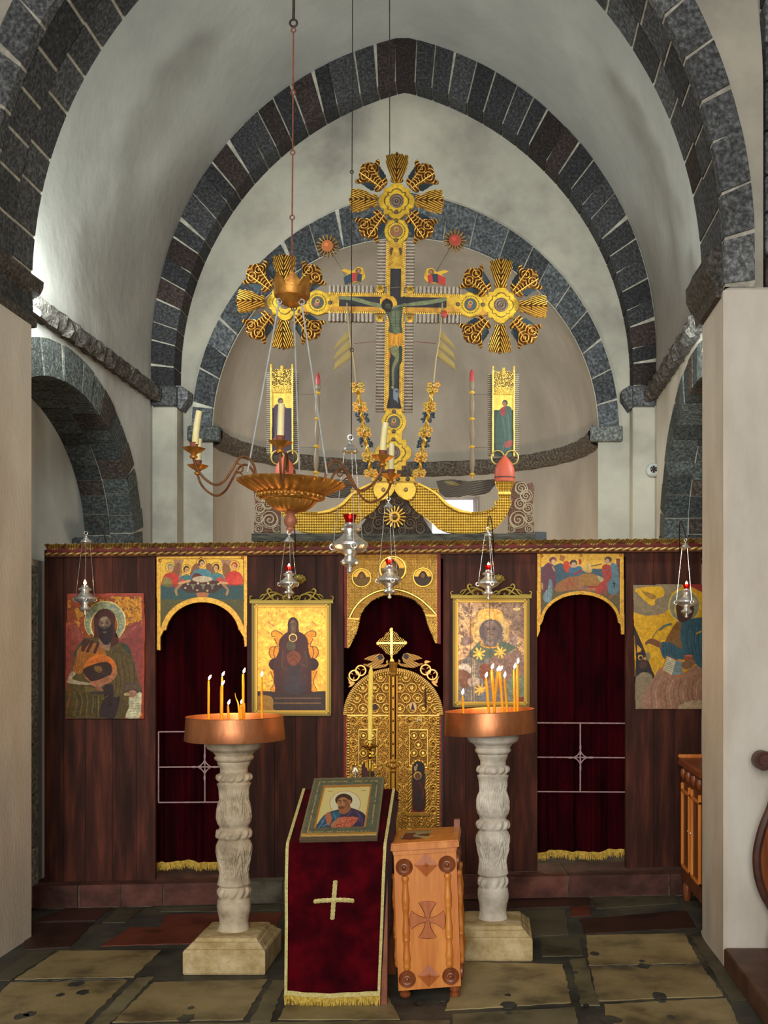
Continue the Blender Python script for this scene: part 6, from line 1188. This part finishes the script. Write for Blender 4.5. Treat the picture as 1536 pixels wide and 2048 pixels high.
def wax_candle(xt, yt, xb, yb, d, r, flame, label, mat=None, bent=None, ll=1.0):
    b = W(xb, yb+18, d); t_ = W(xt, yt, d)
    mb = MB(); pts = [b+(t_-b)*i/6 for i in range(7)]
    if bent: pts = catmull([W(x, y, d) for x, y in bent], False, 4)
    m = len(pts); rr = [r]*m; rr[-1] = r*.75
    if bent: rr = [r*(1-.8*i/(m-1)) for i in range(m)]
    mb.tube(pts, rr, 12); o = mb.build('beeswax_candle', mat or M_bees); tag(o, label, 'candle', 'beeswax candles in the copper pans')
    wk = MB(); wk.tube([pts[-1], pts[-1]+Vector((.001, 0, .008))], .0009, 5); wk.build('wick', M_dark, o)
    if flame:
        c = pts[-1]+Vector((0, 0, .005)); a = math.radians(flame); L = .030*ll
        Mf = Matrix.Translation(c) @ Matrix.Rotation(a, 4, 'Y'); fb = MB(); fb.lathe([(.0006, 0), (.0045*ll, L*.18), (.0062*ll, L*.38), (.0048*ll, L*.65), (.002*ll, L*.88), (.0003, L)], M=Mf, n=12); fb.build('flame', M_flame, o)
    return o
LC = [(417, 1361, 417, 5.66, .0060, 30, 'lit beeswax candle standing leftmost in the left copper pan'),
      (444, 1354, 444, 5.76, .0062, 28, 'taller of two lit candles close together in the left copper pan'),
      (443, 1372, 443, 5.62, .0085, 34, 'thicker, shorter of two lit candles close together in the left copper pan'),
      (486.5, 1348, 486.5, 5.68, .0068, 20, 'tallest lit beeswax candle in the left copper pan'),
      (523, 1355, 524.5, 5.66, .0060, 10, 'lit beeswax candle standing rightmost in the left copper pan'),
      (456, 1411, 457.5, 5.60, .0062, 22, 'short lit beeswax stub, middle of the left copper pan'),
      (482, 1409, 483, 5.60, .0085, 10, 'lit melting beeswax stub beside the bent candle in the left pan'),
      (488.5, 1406, 488.5, 5.66, .0055, None, 'unlit beeswax stub between the melting stub and the tallest candle, left pan')]
for xt, yt, xb, d, r, fl, lab in LC: wax_candle(xt, yt, xb, 1428, d, r, fl, lab, ll=.75 if xt in (482,) else 1)
wax_candle(471, 1386, 479, 1428, 5.63, .0062, None, 'unlit beeswax candle bent and drooping to the left in the left copper pan', bent=[(480, 1446), (478, 1422), (476, 1406), (472, 1396), (470, 1386)])
RC = [(925, 1391, 927, 5.86, .0060, 8, 'short lit beeswax candle alone at the left edge of the right pan'),
      (971.5, 1357, 978.5, 5.86, .0075, 14, 'lit beeswax candle leaning left, leftmost of the right pan cluster'),
      (983, 1340, 990, 5.88, .0078, 20, 'lit beeswax candle leaning left, second in the right pan cluster'),
      (994.5, 1344, 988, 5.80, .0072, 24, 'lit beeswax candle leaning right, crossing its neighbour in the right pan'),
      (999, 1343, 1006, 5.90, .0075, 34, 'lit beeswax candle leaning left, middle of the right pan cluster'),
      (1009, 1357, 1015, 5.80, .0075, 8, 'shorter lit beeswax candle right of the right pan cluster middle'),
      (1028.5, 1339, 1029.5, 5.90, .0068, 16, 'lower of the two upright lit candles at right of the right pan'),
      (1035.5, 1329, 1035.5, 5.86, .0078, 8, 'tallest lit beeswax candle, rightmost in the right copper pan')]
for xt, yt, xb, d, r, fl, lab in RC: wax_candle(xt, yt, xb, 1410, d, r, fl, lab, ll=1.12)
# ------------------------------------------------------------------ tall candlestick behind the lectern
t = thing('tall_candlestick', (W(740, 1500, 6.1).x, -.9, 0), 'tall slender brass candlestick behind the framed portrait on the lectern', 'candlestick'); x0, y0 = W(740, 1500, 6.1).x, -.9; k = 6.1/FPX
zz = lambda y: CAMH-(y-CY)*k
mb = MB(); mb.lathe([(.075, 0), (.075, .02), (.04, .05), (.02, .08), (.014, .3), (.012, .7), (.016, .86), (.008, zz(1556)), (.0075, zz(1545)), (.011, zz(1521)), (.006, zz(1518)), (.011, zz(1513)), (.006, zz(1509)), (.012, zz(1506)), (.006, zz(1502)), (.010, zz(1498)), (.05, zz(1493)), (.053, zz(1491)), (.048, zz(1491.5)), (.014, zz(1494)), (.013, zz(1482)), (.017, zz(1480)), (.012, zz(1480))], (x0, y0, 0), 28); mb.build('brass_stem', M_brass, t)
for e in (-1, 1): mb = MB(); mb.tube([(x0+e*.03, y0, zz(1497)), (x0+e*.034, y0, zz(1505)), (x0+e*.02, y0, zz(1500))], .0035, 6); mb.build('drip_scroll', M_brass, t)
mb = MB(); mb.tube([(x0, y0, zz(1486)), (x0+.002, y0, zz(1400)), (x0+.005, y0, zz(1345)), (x0+.006, y0, zz(1338)), (x0+.007, y0, zz(1330))], [.0135, .0135, .0138, .008, .0012], 18); tag(mb.build('altar_candle', M_yel), 'tall unlit yellow candle in front of the gilded doors', 'candle')
t = thing('silver_snuffer', (W(710, 1540, 6.2).x, -.8, 0), 'small silver dome-topped stand beside the tall candlestick, behind the lectern', 'stand'); k = 6.2/FPX; x0, y0 = W(710.5, 1540, 6.2).x, -.8; zz = lambda y: CAMH-(y-CY)*k
mb = MB(); mb.lathe([(8.5*k, zz(1545)), (9*k, zz(1543.5)), (6.2*k, zz(1540)), (5*k, zz(1535)), (2*k, zz(1533.5)), (.5*k, zz(1533))], (x0, y0, 0), 24); mb.build('dome', M_silver, t)
mb = MB(); mb.ball((x0+.003, y0, zz(1529)), 3*k, 10, 8, (1, 1, 1.3)); mb.build('gilt_knob', M_brass, t); mb = MB(); mb.lathe([(.045, 0), (.045, .015), (.012, .04), (.007, .1), (.007, zz(1545))], (x0, y0, 0), 16); mb.build('stem', M_silver, t)
# ------------------------------------------------------------------ velvet covered lectern
t = thing('lectern', (W(675, 2000, 5.2).x, -1.8, 0), 'small wooden lectern under a dark red velvet cover', 'lectern'); xl, xr = W(583, 1700, 5.0).x, W(768, 1700, 5.0).x
dF, dB = 5.02, 5.46; zF, zB_ = .776, .972
sl = Vector((0, dB-dF, zB_-zF)); nS = Vector((0, -sl.z, sl.y)).normalized(); P0 = Vector((0, dF-7, zF))
for x in (xl+.015, xr-.01):
    for ya, yb, h in ((dF-7+.03, dF-7+.005, .765), (dB-7-.02, dB-7+.03, .93)):
        mb = MB(); mb.color((1, .8, .7)); w = .022; mb.prism([(x-w, yb, 0), (x+w, yb, 0), (x+w, ya, h), (x-w, ya, h)], (0, .035, 0)); mb.build('leg', M_boxdark, t)
mb = MB(); a = P0-nS*.008; mb.prism([a+Vector((xl-.01, 0, 0)), a+Vector((xr+.01, 0, 0)), a+Vector((xr+.01, 0, 0))+sl, a+Vector((xl-.01, 0, 0))+sl], -nS*.02); mb.build('sloping_board', M_boxdark, t)
for z in (.25,): 
    for x in (xl+.015, xr-.01): mb = MB(); mb.box(x-.012, x+.012, dF-7+.05, dB-7, z, z+.04); mb.build('stretcher', M_boxdark, t)
# cloth: slope and front fall
cu = 30; rows = []; xa, xb = W(571, 1690, 5.0).x, W(773, 1690, 5.0).x
def clothp(u, v):
    """v 0..1 slope from back to front, 1..2 front fall"""
    if v <= 1: p = P0+sl*(1-v); x = xa+(xb-xa)*u; return Vector((x, p.y, p.z))+nS*(.004+.002*math.sin(u*20)*v)
    f = v-1; x = xa+(xb-xa)*u+(-.010+(-.022)*u)*f*1.0
    return Vector((x, dF-7-.012-.012*math.sin(PI*min(1, f*2))+.01*f+.006*math.sin(u*9+1)*f+.004*math.sin(u*23)*f, zF-.004-(zF-.045+.01*math.sin(u*3.1))*f+.012*u*(1-f)))
def cloth_grid(u0, u1, v0, v1, nu, nv, off):
    rws = []
    for j in range(nv+1):
        v = v0+(v1-v0)*j/nv; rws.append([clothp(u0+(u1-u0)*i/nu, v)+(nS if v <= 1 else Vector((0, -1, 0)))*off for i in range(nu+1)])
    return rws
mb = MB(); mb.grid(cloth_grid(0, 1, 0, 2, 36, 60, 0), flip=True)
cl = mb.build('velvet_cover', M_velvet, smooth=60); tag(cl, 'dark red velvet cover with gold braid and fringe draped on the small lectern', 'cloth')
mb = MB(); mb.grid([[clothp(1, v)+Vector((0, .002, 0)), clothp(1, v)+Vector((.016+.004*min(v, 1), .13 if v > .2 else .02, -.02))] for v in np.linspace(0, 1.98, 30)]); mb.build('side_fold', M_velvet, cl, smooth=60)
for u0, u1 in ((0, .030), (.970, 1.0)): mb = MB(); mb.grid(cloth_grid(u0, u1, 0, 2, 3, 70, .0035), flip=True); mb.build('edge_braid', M_braid, cl, smooth=60)
mb = MB(); mb.grid(cloth_grid(0, 1, 1.955, 1.99, 40, 2, .004), flip=True); mb.build('hem_braid', M_braid, cl, smooth=60)
mb = MB(); rg = random.Random(5)
for i in range(230):
    p = clothp(i/229, 1.985)+Vector((0, -.004+rg.uniform(-.004, .002), 0)); mb.tube([p, p+Vector((rg.uniform(-.006, .006), rg.uniform(-.006, .002), -rg.uniform(.03, .048)))], [.0028, .0016], 4)
mb.build('gold_fringe', M_fringe, cl)
mb = MB(); cu_, cv_ = .495, 1.355
for hu, hv, r in ((.205, .0, 1), (0, .128, 1)):
    n = 26; L = []; 
    for i in range(n+1):
        s_ = -1+2*i/n; wv = .0105*(1+.12*math.sin(i*2.3)); e = 1 if abs(s_) < .93 else .55
        c = clothp(cu_+hu*s_+.012*(s_ if hv else 0)*-1, cv_+hv*s_+(.01*s_*s_ if hu else 0)); d_ = Vector((0, 0, wv*e)) if hu else Vector((wv*e, 0, 0)); L.append([c-d_+Vector((0, -.004, 0)), c+Vector((0, -.009, 0)), c+d_+Vector((0, -.004, 0))])
    mb.grid(L)
mb.build('gold_cross', M_braid, cl)
# framed print on the lectern
T = (540, 1480, 3.605); R = Ras(596, 1556, 772, 1688, .6, (92, 98, 80), T); R.on = R.poly([(320, 292), (828, 282), (775, 722), (210, 735)]); R.m[:] = .1
def quadp(u, v): a = np.array((320, 292))*(1-u)+np.array((828, 282))*u; b = np.array((210, 735))*(1-u)+np.array((775, 722))*u; return tuple(a*(1-v)+b*v)
def quad(u0, v0, u1, v1): return R.poly([quadp(u0, v0), quadp(u1, v0), quadp(u1, v1), quadp(u0, v1)])
R.h[:] = .016; R.vary(.25, 3, 3); 
R.paint(quad(.0, .0, .03, 1) | quad(.97, 0, 1, 1) | quad(0, 0, 1, .025), (120, 112, 84)); k = quad(.085, .06, .915, .90) & ~quad(.10, .078, .90, .885); R.paint(k & (R.fbm(4, 6) > .42), (178, 162, 96), m=.4, h=.018); R.paint(quad(.02, .915, .98, .955), (214, 170, 84), m=.7, h=.02); R.paint(quad(.0, .955, 1, 1), (104, 86, 62), h=.012)
pic = R.poly([(385, 345), (735, 335), (690, 645), (315, 655)]); R.paint(pic, (206, 152, 72), m=.7, h=.012); pin = R.poly([(398, 358), (723, 350), (678, 637), (330, 648)]); R.paint(pin, (226, 214, 140), m=.05, h=.006); a_ = R.c.copy()
R.paint(R.ell(542, 465, 113, 92) & ~R.ell(542, 465, 108, 88), (196, 150, 84)); R.paint(R.ell(542, 465, 108, 88), (228, 226, 190)); 
R.paint(R.poly([(330, 648), (345, 610), (380, 560), (420, 530), (500, 505), (560, 490), (640, 515), (680, 540), (692, 570), (680, 637)], 3) & pin, (58, 44, 78)); R.paint(R.poly([(330, 650), (350, 605), (385, 555), (420, 532), (490, 520), (500, 545), (470, 600), (440, 640)], 2) & pin, (34, 70, 108)); R.paint(R.poly([(400, 545), (425, 528), (450, 560), (430, 620), (410, 610)], 2), (186, 108, 70)); R.paint(R.poly([(440, 530), (500, 525), (505, 550), (480, 585), (450, 570)], 2), (36, 96, 124)); R.strokes([[(370, 600), (400, 560)], [(350, 640), (390, 590)], [(460, 540), (480, 580)], [(380, 630), (420, 610)]], 7, (90, 160, 188), .8); R.strokes([[(620, 520), (660, 570), (665, 620)], [(590, 520), (560, 550)], [(640, 540), (650, 600)]], 7, (110, 96, 150), .6)
R.paint(R.poly([(500, 480), (570, 470), (580, 510), (540, 540), (500, 530)], 3), (160, 100, 62)); R.paint(R.ell(533, 440, 62, 46), (62, 36, 26)); R.paint(R.ell(528, 462, 44, 42), (178, 122, 80)); R.paint(R.ell(572, 455, 14, 18), (176, 116, 76)); R.paint(R.ell(516, 494, 26, 11), (110, 68, 46)); R.paint(R.ell(514, 464, 30, 16), (186, 130, 88)); R.strokes([[(492, 446), (512, 442)], [(528, 440), (552, 442)]], 6, (50, 30, 24)); R.strokes([[(498, 455), (508, 455)], [(530, 452), (544, 454)]], 5, (40, 24, 20)); R.strokes([[(515, 450), (510, 472), (516, 475)]], 4, (110, 66, 42)); R.strokes([[(508, 485), (524, 485)]], 4, (130, 60, 44)); R.paint(R.blur(R.ell(556, 472, 18, 26), 2), (110, 66, 40), .5)
R.paint(R.poly([(440, 640), (480, 575), (545, 560), (635, 565), (620, 600), (570, 640), (500, 645)], 2) & pin, (176, 62, 44)); R.paint(R.poly([(440, 640), (480, 575), (545, 560), (635, 565), (620, 600), (570, 640), (500, 645)], 2) & (R.noise(1.1, 4) > .6) & pin, (226, 150, 110)); R.paint(R.poly([(440, 615), (470, 585), (495, 590), (475, 620), (445, 635)], 3), (178, 122, 84)); R.strokes([[(420, 378), (450, 378)], [(660, 372), (695, 370)]], 6, (190, 120, 60), .7)
nI = (nS+Vector((0, -.03, 0))).normalized(); PI0 = P0+Vector((0, 0, .0))+nS*.016
ic = R.build('framed_print', ray_map(tuple(PI0), tuple(nI)), M_paint, None, .006); tag(ic, 'framed print of a bearded saintly man holding a red book, leaning on the lectern', 'framed picture'); ic['label'] = 'grey-framed print of a dark-haired man holding a red book, lying on the velvet lectern'
# ------------------------------------------------------------------ wooden donation box
dD = 5.12; bt = thing('donation_box', tuple(W(858, 1995, dD)), 'orange-brown wooden offering box with turned half columns right of the velvet lectern', 'offering box'); kd = dD/FPX
def Bx(u, v, o=0):
    a = Vector(W(787, 1700, dD))*(1-u)+Vector(W(912, 1692, dD))*u; b = Vector(W(797, 1982, dD))*(1-u)+Vector(W(922, 1972, dD))*u; return a*(1-v)+b*v+Vector((0, -o, 0))
mb = MB(); mb.prism([Bx(0, 0), Bx(1, 0), Bx(1, 1), Bx(0, 1)], (0, .31, 0)); mb.build('body', M_boxwood, bt)
mb = MB(); mb.prism([Bx(-.02, .0, .012), Bx(1.02, .0, .012), Bx(1.0, .035, .012), Bx(0, .035, .012)], (0, .33, 0)); mb.build('cavetto', M_boxwood, bt)
mb = MB(); mb.prism([Bx(-.045, -.040, .03), Bx(1.05, -.040, .03), Bx(1.05, -.001, .03), Bx(-.045, -.001, .03)], (0, .385, 0)); mb.prism([Bx(-.03, -.05, .02), Bx(1.035, -.05, .02), Bx(1.035, -.04, .02), Bx(-.03, -.04, .02)], (0, .37, 0)); mb.build('lid', M_boxwood, bt)
def qpx(x, y, o=.0): return W(x, y, dD-o)
for x, y in ((808.5, 1734), (894, 1728), (814.6, 1957.6), (901.5, 1951.6)):
    mb = MB(); M_ = Matrix.Translation(qpx(x, y, 0)) @ Matrix.Rotation(PI/2, 4, 'X'); r = 17*kd
    mb.lathe([(r, 0), (r, .008), (r*.92, .012), (r*.82, .009), (r*.72, .013), (r*.6, .009), (r*.5, .008), (r*.42, .013), (r*.3, .014), (r*.24, .01), (r*.16, .018), (r*.02, .02)], M=M_, n=40); mb.build('rosette', M_boxdark, bt)
BP = [(.6, 0), (.9, .03), (.75, .06), (.95, .12), (.75, .2), (.62, .28), (.8, .31), (.95, .325), (.8, .34), (.95, .4), (.72, .5), (.62, .6), (.8, .64), (.95, .655), (.8, .67), (.98, .74), (.7, .85), (.62, .93), (.9, .96), (.85, .985), (.6, 1)]
def balus(p, q, r=8.4*kd):
    p, q = Vector(p), Vector(q); zt = [v for _, v in BP]; mb = MB(); f = np.linspace(0, 1, 60); mb.tube([q+(p-q)*t_ for t_ in f], [r*float(np.interp(t_, zt, [a for a, _ in BP])) for t_ in f], 14); return mb.build('baluster', M_boxwood, bt)
balus(qpx(810, 1752, .004), qpx(814, 1940, .004)); balus(qpx(895, 1746, .004), qpx(899.5, 1934, .004))
xs_ = Bx(1, .5).x
for dy in (.06, .25):
    e = Vector((.004, dy, 0)); balus(Bx(1, .19)+e, Bx(1, .86)+e)
    for v in (.12, .92):
        mb = MB(); M_ = Matrix.Translation(Bx(1, v)+Vector((0, dy, 0))) @ Matrix.Rotation(PI/2, 4, 'Y'); r = 17*kd; mb.lathe([(r, 0), (r, .008), (r*.9, .012), (r*.5, .008), (r*.3, .014), (r*.02, .018)], M=M_, n=32); mb.build('rosette', M_boxdark, bt)
for e in (.07, .26):
    balus(Bx(0, .19)+Vector((-.004, e, 0)), Bx(0, .86)+Vector((-.004, e, 0)))
M_diam = noise_mat('reddish_box_wood', (160, 84, 36), (190, 108, 52), 5, .4, .1, 40, stretch=(5, 5, .5), spec=.5)
def pyramid(cx, cy, r, half=False):
    mb = MB(); c = qpx(cx, cy, .010); P = [qpx(cx-r, cy, .001), qpx(cx, cy-r, .001), qpx(cx+r, cy, .001), qpx(cx, cy+(r), .001)]
    mb.add([c]+P, [(0, 1, 2), (0, 2, 3), (0, 3, 4), (0, 4, 1)])
    c2 = qpx(cx, cy, .014); k = 5; mb.add([c2, qpx(cx-k, cy, .009), qpx(cx, cy-k, .009), qpx(cx+k, cy, .009), qpx(cx, cy+k, .009)], [(0, 1, 2), (0, 2, 3), (0, 3, 4), (0, 4, 1)]); return mb.build('diamond_boss', M_diam, bt, smooth=5)
pyramid(852, 1730, 24); pyramid(857.6, 1951.5, 23)
mb = MB(); cx, cy = 855, 1840
for k4 in range(4):
    a = k4*PI/2; ca4, sa4 = math.cos(a), math.sin(a); pl = []
    for u, v in [(2, -3), (15, -6), (26, -12), (32, -17)]+[(32+3*math.cos(t_), 17*math.sin(t_)) for t_ in np.linspace(-PI/2, PI/2, 9)]+[(32, 17), (26, 12), (15, 6), (2, 3)]: pl.append(qpx(cx+u*ca4-v*sa4*1.0, cy+(u*sa4+v*ca4)*1.05, .011))
    mb.prism(pl, (0, .011, 0))
mb.build('carved_cross', M_diam, bt, smooth=20)
mb = MB()
for k4 in range(4):
    a = k4*PI/2; ca4, sa4 = math.cos(a), math.sin(a); L_ = [(2, -3), (15, -6), (26, -12), (32, -17), (34, -10), (35, 0), (34, 10), (32, 17), (26, 12), (15, 6), (2, 3)]
    mb.tube([qpx(cx+u*ca4-v*sa4, cy+(u*sa4+v*ca4)*1.05, .003) for u, v in L_], .0036, 5)
mb.build('cross_groove', M_boxdark, bt)
for u, dy in ((.1, .03), (.9, .03), (.1, .27), (.9, .27)):
    p = Bx(u, 1)+Vector((0, dy, 0)); mb = MB(); mb.lathe([(.020, 0), (.027, .008), (.028, .018), (.020, .026), (.022, .03), (.028, .036), (.03, p.z+.005), (.02, p.z+.006)], (p.x, p.y, 0), 20); mb.build('foot', M_boxdark, bt)
R = Ras(796, 1655, 905, 1684, .7, (70, 48, 40), (540, 1480, 3.605)); R.on = R.poly([(985, 660), (1285, 640), (1345, 660), (1330, 690), (1010, 712), (935, 705)]); zt_ = Bx(.5, -.05).z+.001
R.paint(R.poly([(985, 668), (1100, 662), (1280, 655), (1310, 672), (1290, 690), (1120, 704), (960, 708)]), (120, 24, 44)); R.strokes([[(950, 700), (985, 665), (1120, 662), (1280, 648), (1330, 662)], [(1040, 690), (1080, 672), (1200, 665), (1240, 680), (1120, 698), (1040, 690)]], 13, (188, 180, 120), 1); R.paint(R.ell(1135, 684, 20, 9), (120, 60, 30))
R.build('embroidered_mat', ray_map((0, 0, zt_), (0, 0, 1)), M_paint, bt, .0005)
mb = MB(); mb.box(Bx(.93, 0).x, Bx(1.03, 0).x, Bx(0, 0).y+.32, Bx(0, 0).y+.35, zt_-.01, zt_+.05); mb.build('rear_knob', M_boxdark, bt)
# ------------------------------------------------------------------ right side: cabinet, platform, double bass, camera, cable
t = thing('carved_cabinet', (1.38, -.15, 0), 'low carved wooden cabinet with glazed side, half hidden behind the right pier', 'cabinet'); x0 = 1.292
t['label'] = 'low carved brown wooden cabinet half hidden behind the right pier'
mb = MB(); mb.bevbox(x0, 1.46, -.62, .10, .13, .90, .01); mb.build('body', M_cab, t)
mb = MB(); mb.bevbox(x0-.02, 1.465, -.64, .12, .90, .955, .012); mb.build('top', M_boxdark, t)
mb = MB(); mb.box(x0-.015, 1.46, .105, .135, .955, .975); mb.build('back_rail', M_boxwood, t)
for y0 in (-.58, -.25):
    mb = MB(); y1 = y0+.27
    for a, b, c, d in ((y0, y0+.022, .24, .80), (y1-.022, y1, .24, .80), (y0, y1, .24, .26), (y0, y1, .74, .76)): mb.bevbox(x0-.018, x0+.002, a, b, c, d, .004)
    o = mb.build('door_frame', M_boxwood, t)
    mb = MB(); mb.ball((x0-.016, y0+.012 if y0 > -.4 else y1-.012, .52), .008, 8, 6); mb.build('knob', M_silver, o)
for i, y in enumerate((-.56, -.38, -.2, -.02)): mb = MB(); mb.lathe([(.012, .83), (.022, .85), (.024, .87), (.018, .895)], (x0-.004, y, 0), 12); mb.build('bracket', M_boxdark, t)
for y in (-.58, .06): mb = MB(); mb.lathe([(.02, .0), (.028, .03), (.03, .1), (.02, .135)], (x0+.035, y, 0), 14); mb.build('foot', M_boxdark, t)
mb = MB(); mb.bevbox(1.245, 1.86, -4.4, -1.405, 0, .11, .008); tag(mb.build('wooden_platform', noise_mat('scuffed_brown_board', (74, 48, 36), (104, 74, 58), 5, .5, .15, 40)), 'low scuffed brown platform at the foot of the right pier', 'platform')
bs = thing('choir_stall', (1.78, -1.85, .11), 'carved dark wooden stall with scroll-ended armrest, cut off by the right edge', 'stall')
M_stall = noise_mat('stall_varnish', (104, 52, 20), (146, 80, 32), 5, .35, 0, stretch=(4, 4, .5), spec=.5); M_sc = noise_mat('dark_scroll_wood', (58, 34, 26), (84, 52, 40), 9, .45, .1, 40)
ks = 5.45/FPX; pe = lambda x, y: ((x-CX)*ks, CAMH-(y-CY)*ks)
edge = catmull([pe(1568, 1545), pe(1556, 1580), pe(1545, 1615), pe(1529, 1655), pe(1519, 1695), pe(1517, 1725), pe(1521, 1758), pe(1532, 1790), pe(1549, 1822), pe(1556, 1850), pe(1550, 1876)], False, 6)
for y0 in (-1.56, -2.16):
    mb = MB(); mb.prism([(x, y0, z) for x, z in edge]+[(2.12, y0, edge[-1][1]), (2.12, y0, edge[0][1])], (0, .04, 0)); o = mb.build('side_panel', M_stall, bs)
    mb = MB(); mb.tube([(x-.003, y0+.02, z) for x, z in edge], .026, 8); mb.build('edge_moulding', M_sc, bs)
    sx, sz = pe(1526, 1521); mb = MB(); mb.prism([(sx+.050*math.cos(2*PI*i/30), y0-.012, sz+.050*math.sin(2*PI*i/30)) for i in range(30)], (0, .07, 0))
    mb.prism([(sx, y0-.008, sz+.05), (sx, y0-.008, sz-.0), (sx+.06, y0-.008, sz-.035), (sx+.09, y0-.008, sz-.02), (2.12, y0-.008, sz-.02), (2.12, y0-.008, sz+.03), (sx+.1, y0-.008, sz+.03)], (0, .06, 0))
    mb.tube([(sx+(.046-.0062*t_)*math.cos(t_+.4), y0-.014, sz+(.046-.0062*t_)*math.sin(t_+.4)) for t_ in np.linspace(0, 7, 44)], .0045, 6); mb.build('scroll_armrest', M_sc, bs)
    x_, _ = pe(1533, 1880); mb = MB(); mb.lathe([(.022, .11), (.03, .12), (.018, .135), (.034, .16), (.034, .185), (.02, .21), (.026, edge[-1][1]+.002)], (x_+.045, y0+.02, 0), 18); mb.build('turned_foot', M_dark, bs)
mb = MB(); mb.bevbox(1.52, 2.12, -2.15, -1.53, .58, .63, .008); mb.build('seat', M_stall, bs)
mb = MB(); mb.bevbox(2.07, 2.13, -2.17, -1.51, .12, 1.75, .008); mb.build('backrest', M_stall, bs)
mb = MB(); mb.color(lin((170, 30, 30))); p = Vector((pe(1533, 1553)[0], -1.60, pe(1533, 1553)[1])); mb.prism([p, p+Vector((.04, 0, .012)), p+Vector((.04, 0, -.018)), p+Vector((.012, 0, -.013))], (0, .004, 0)); mb.build('red_ribbon', M_paint, bs)
t = thing('dome_camera', tuple(W(1306, 955, 9.27)), 'small white dome security camera on the right pilaster above the screen', 'camera')
c = W(1306, 940, 9.28); My = Matrix.Translation(c) @ Matrix.Rotation(PI/2, 4, 'X'); k = 9.28/FPX
mb = MB(); mb.lathe([(14*k, -.02), (14.5*k, 0), (13.5*k, .02), (10*k, .04), (7*k, .045), (6.6*k, .03)], M=My, n=32); mb.build('housing', M_plastic, t)
mb = MB(); mb.lathe([(7*k, .028), (6.4*k, .04), (4*k, .05), (.5*k, .054)], M=My, n=24); mb.build('lens', M_dark, t)
mb = MB()
for i in range(6): a = i*PI/3; mb.ball(c+Vector((5*k*math.cos(a), -.047, 5*k*math.sin(a))), 1.1*k, 6, 5)
mb.build('led', M_plastic, t)
mb = MB(); mb.tube([W(1313, 952, 9.285), W(1318, 970, 9.29), W(1320, 1030, 9.29), W(1319, 1060, 9.29), W(1320, 1090, 9.29)], .004, 6); mb.build('cable', M_plastic, t)
mb = MB(); mb.tube(catmull([floor_pt(1404, 1862, .006), floor_pt(1407, 1873, .006), floor_pt(1420, 1893, .006), floor_pt(1442, 1921, .006), floor_pt(1450, 1931, .006), floor_pt(1464, 1937, .006)], False, 5), .0058, 8); tag(mb.build('floor_cable', noise_mat('white_cable_sheath', (176, 174, 160), (196, 194, 180), 20, .5, 0)), 'white cable running on the floor round the right pier base', 'cable')
for s, nm, x, z, yy in ((-1, 'left', -2.748, 3.735, -.67), (1, 'right', 1.335, 3.58, -.62)):
    t = thing('fluorescent_lamp', (x, yy, z-.03), 'small bright white tube lamp behind the %s pier cornice' % nm, 'lamp')
    mb = MB(); mb.tube([(x, yy-.06, z), (x, yy+.05, z)], .022, 12); mb.build('tube', M_glow, t)
    mb = MB(); mb.box(x-.02*1, x+.02, yy-.14, yy+.14, z-.045, z-.022); mb.box(min(x, x+s*.08), max(x, x+s*.08), yy-.16, yy-.13, z-.05, z+.02); mb.build('bracket', M_iron, t)
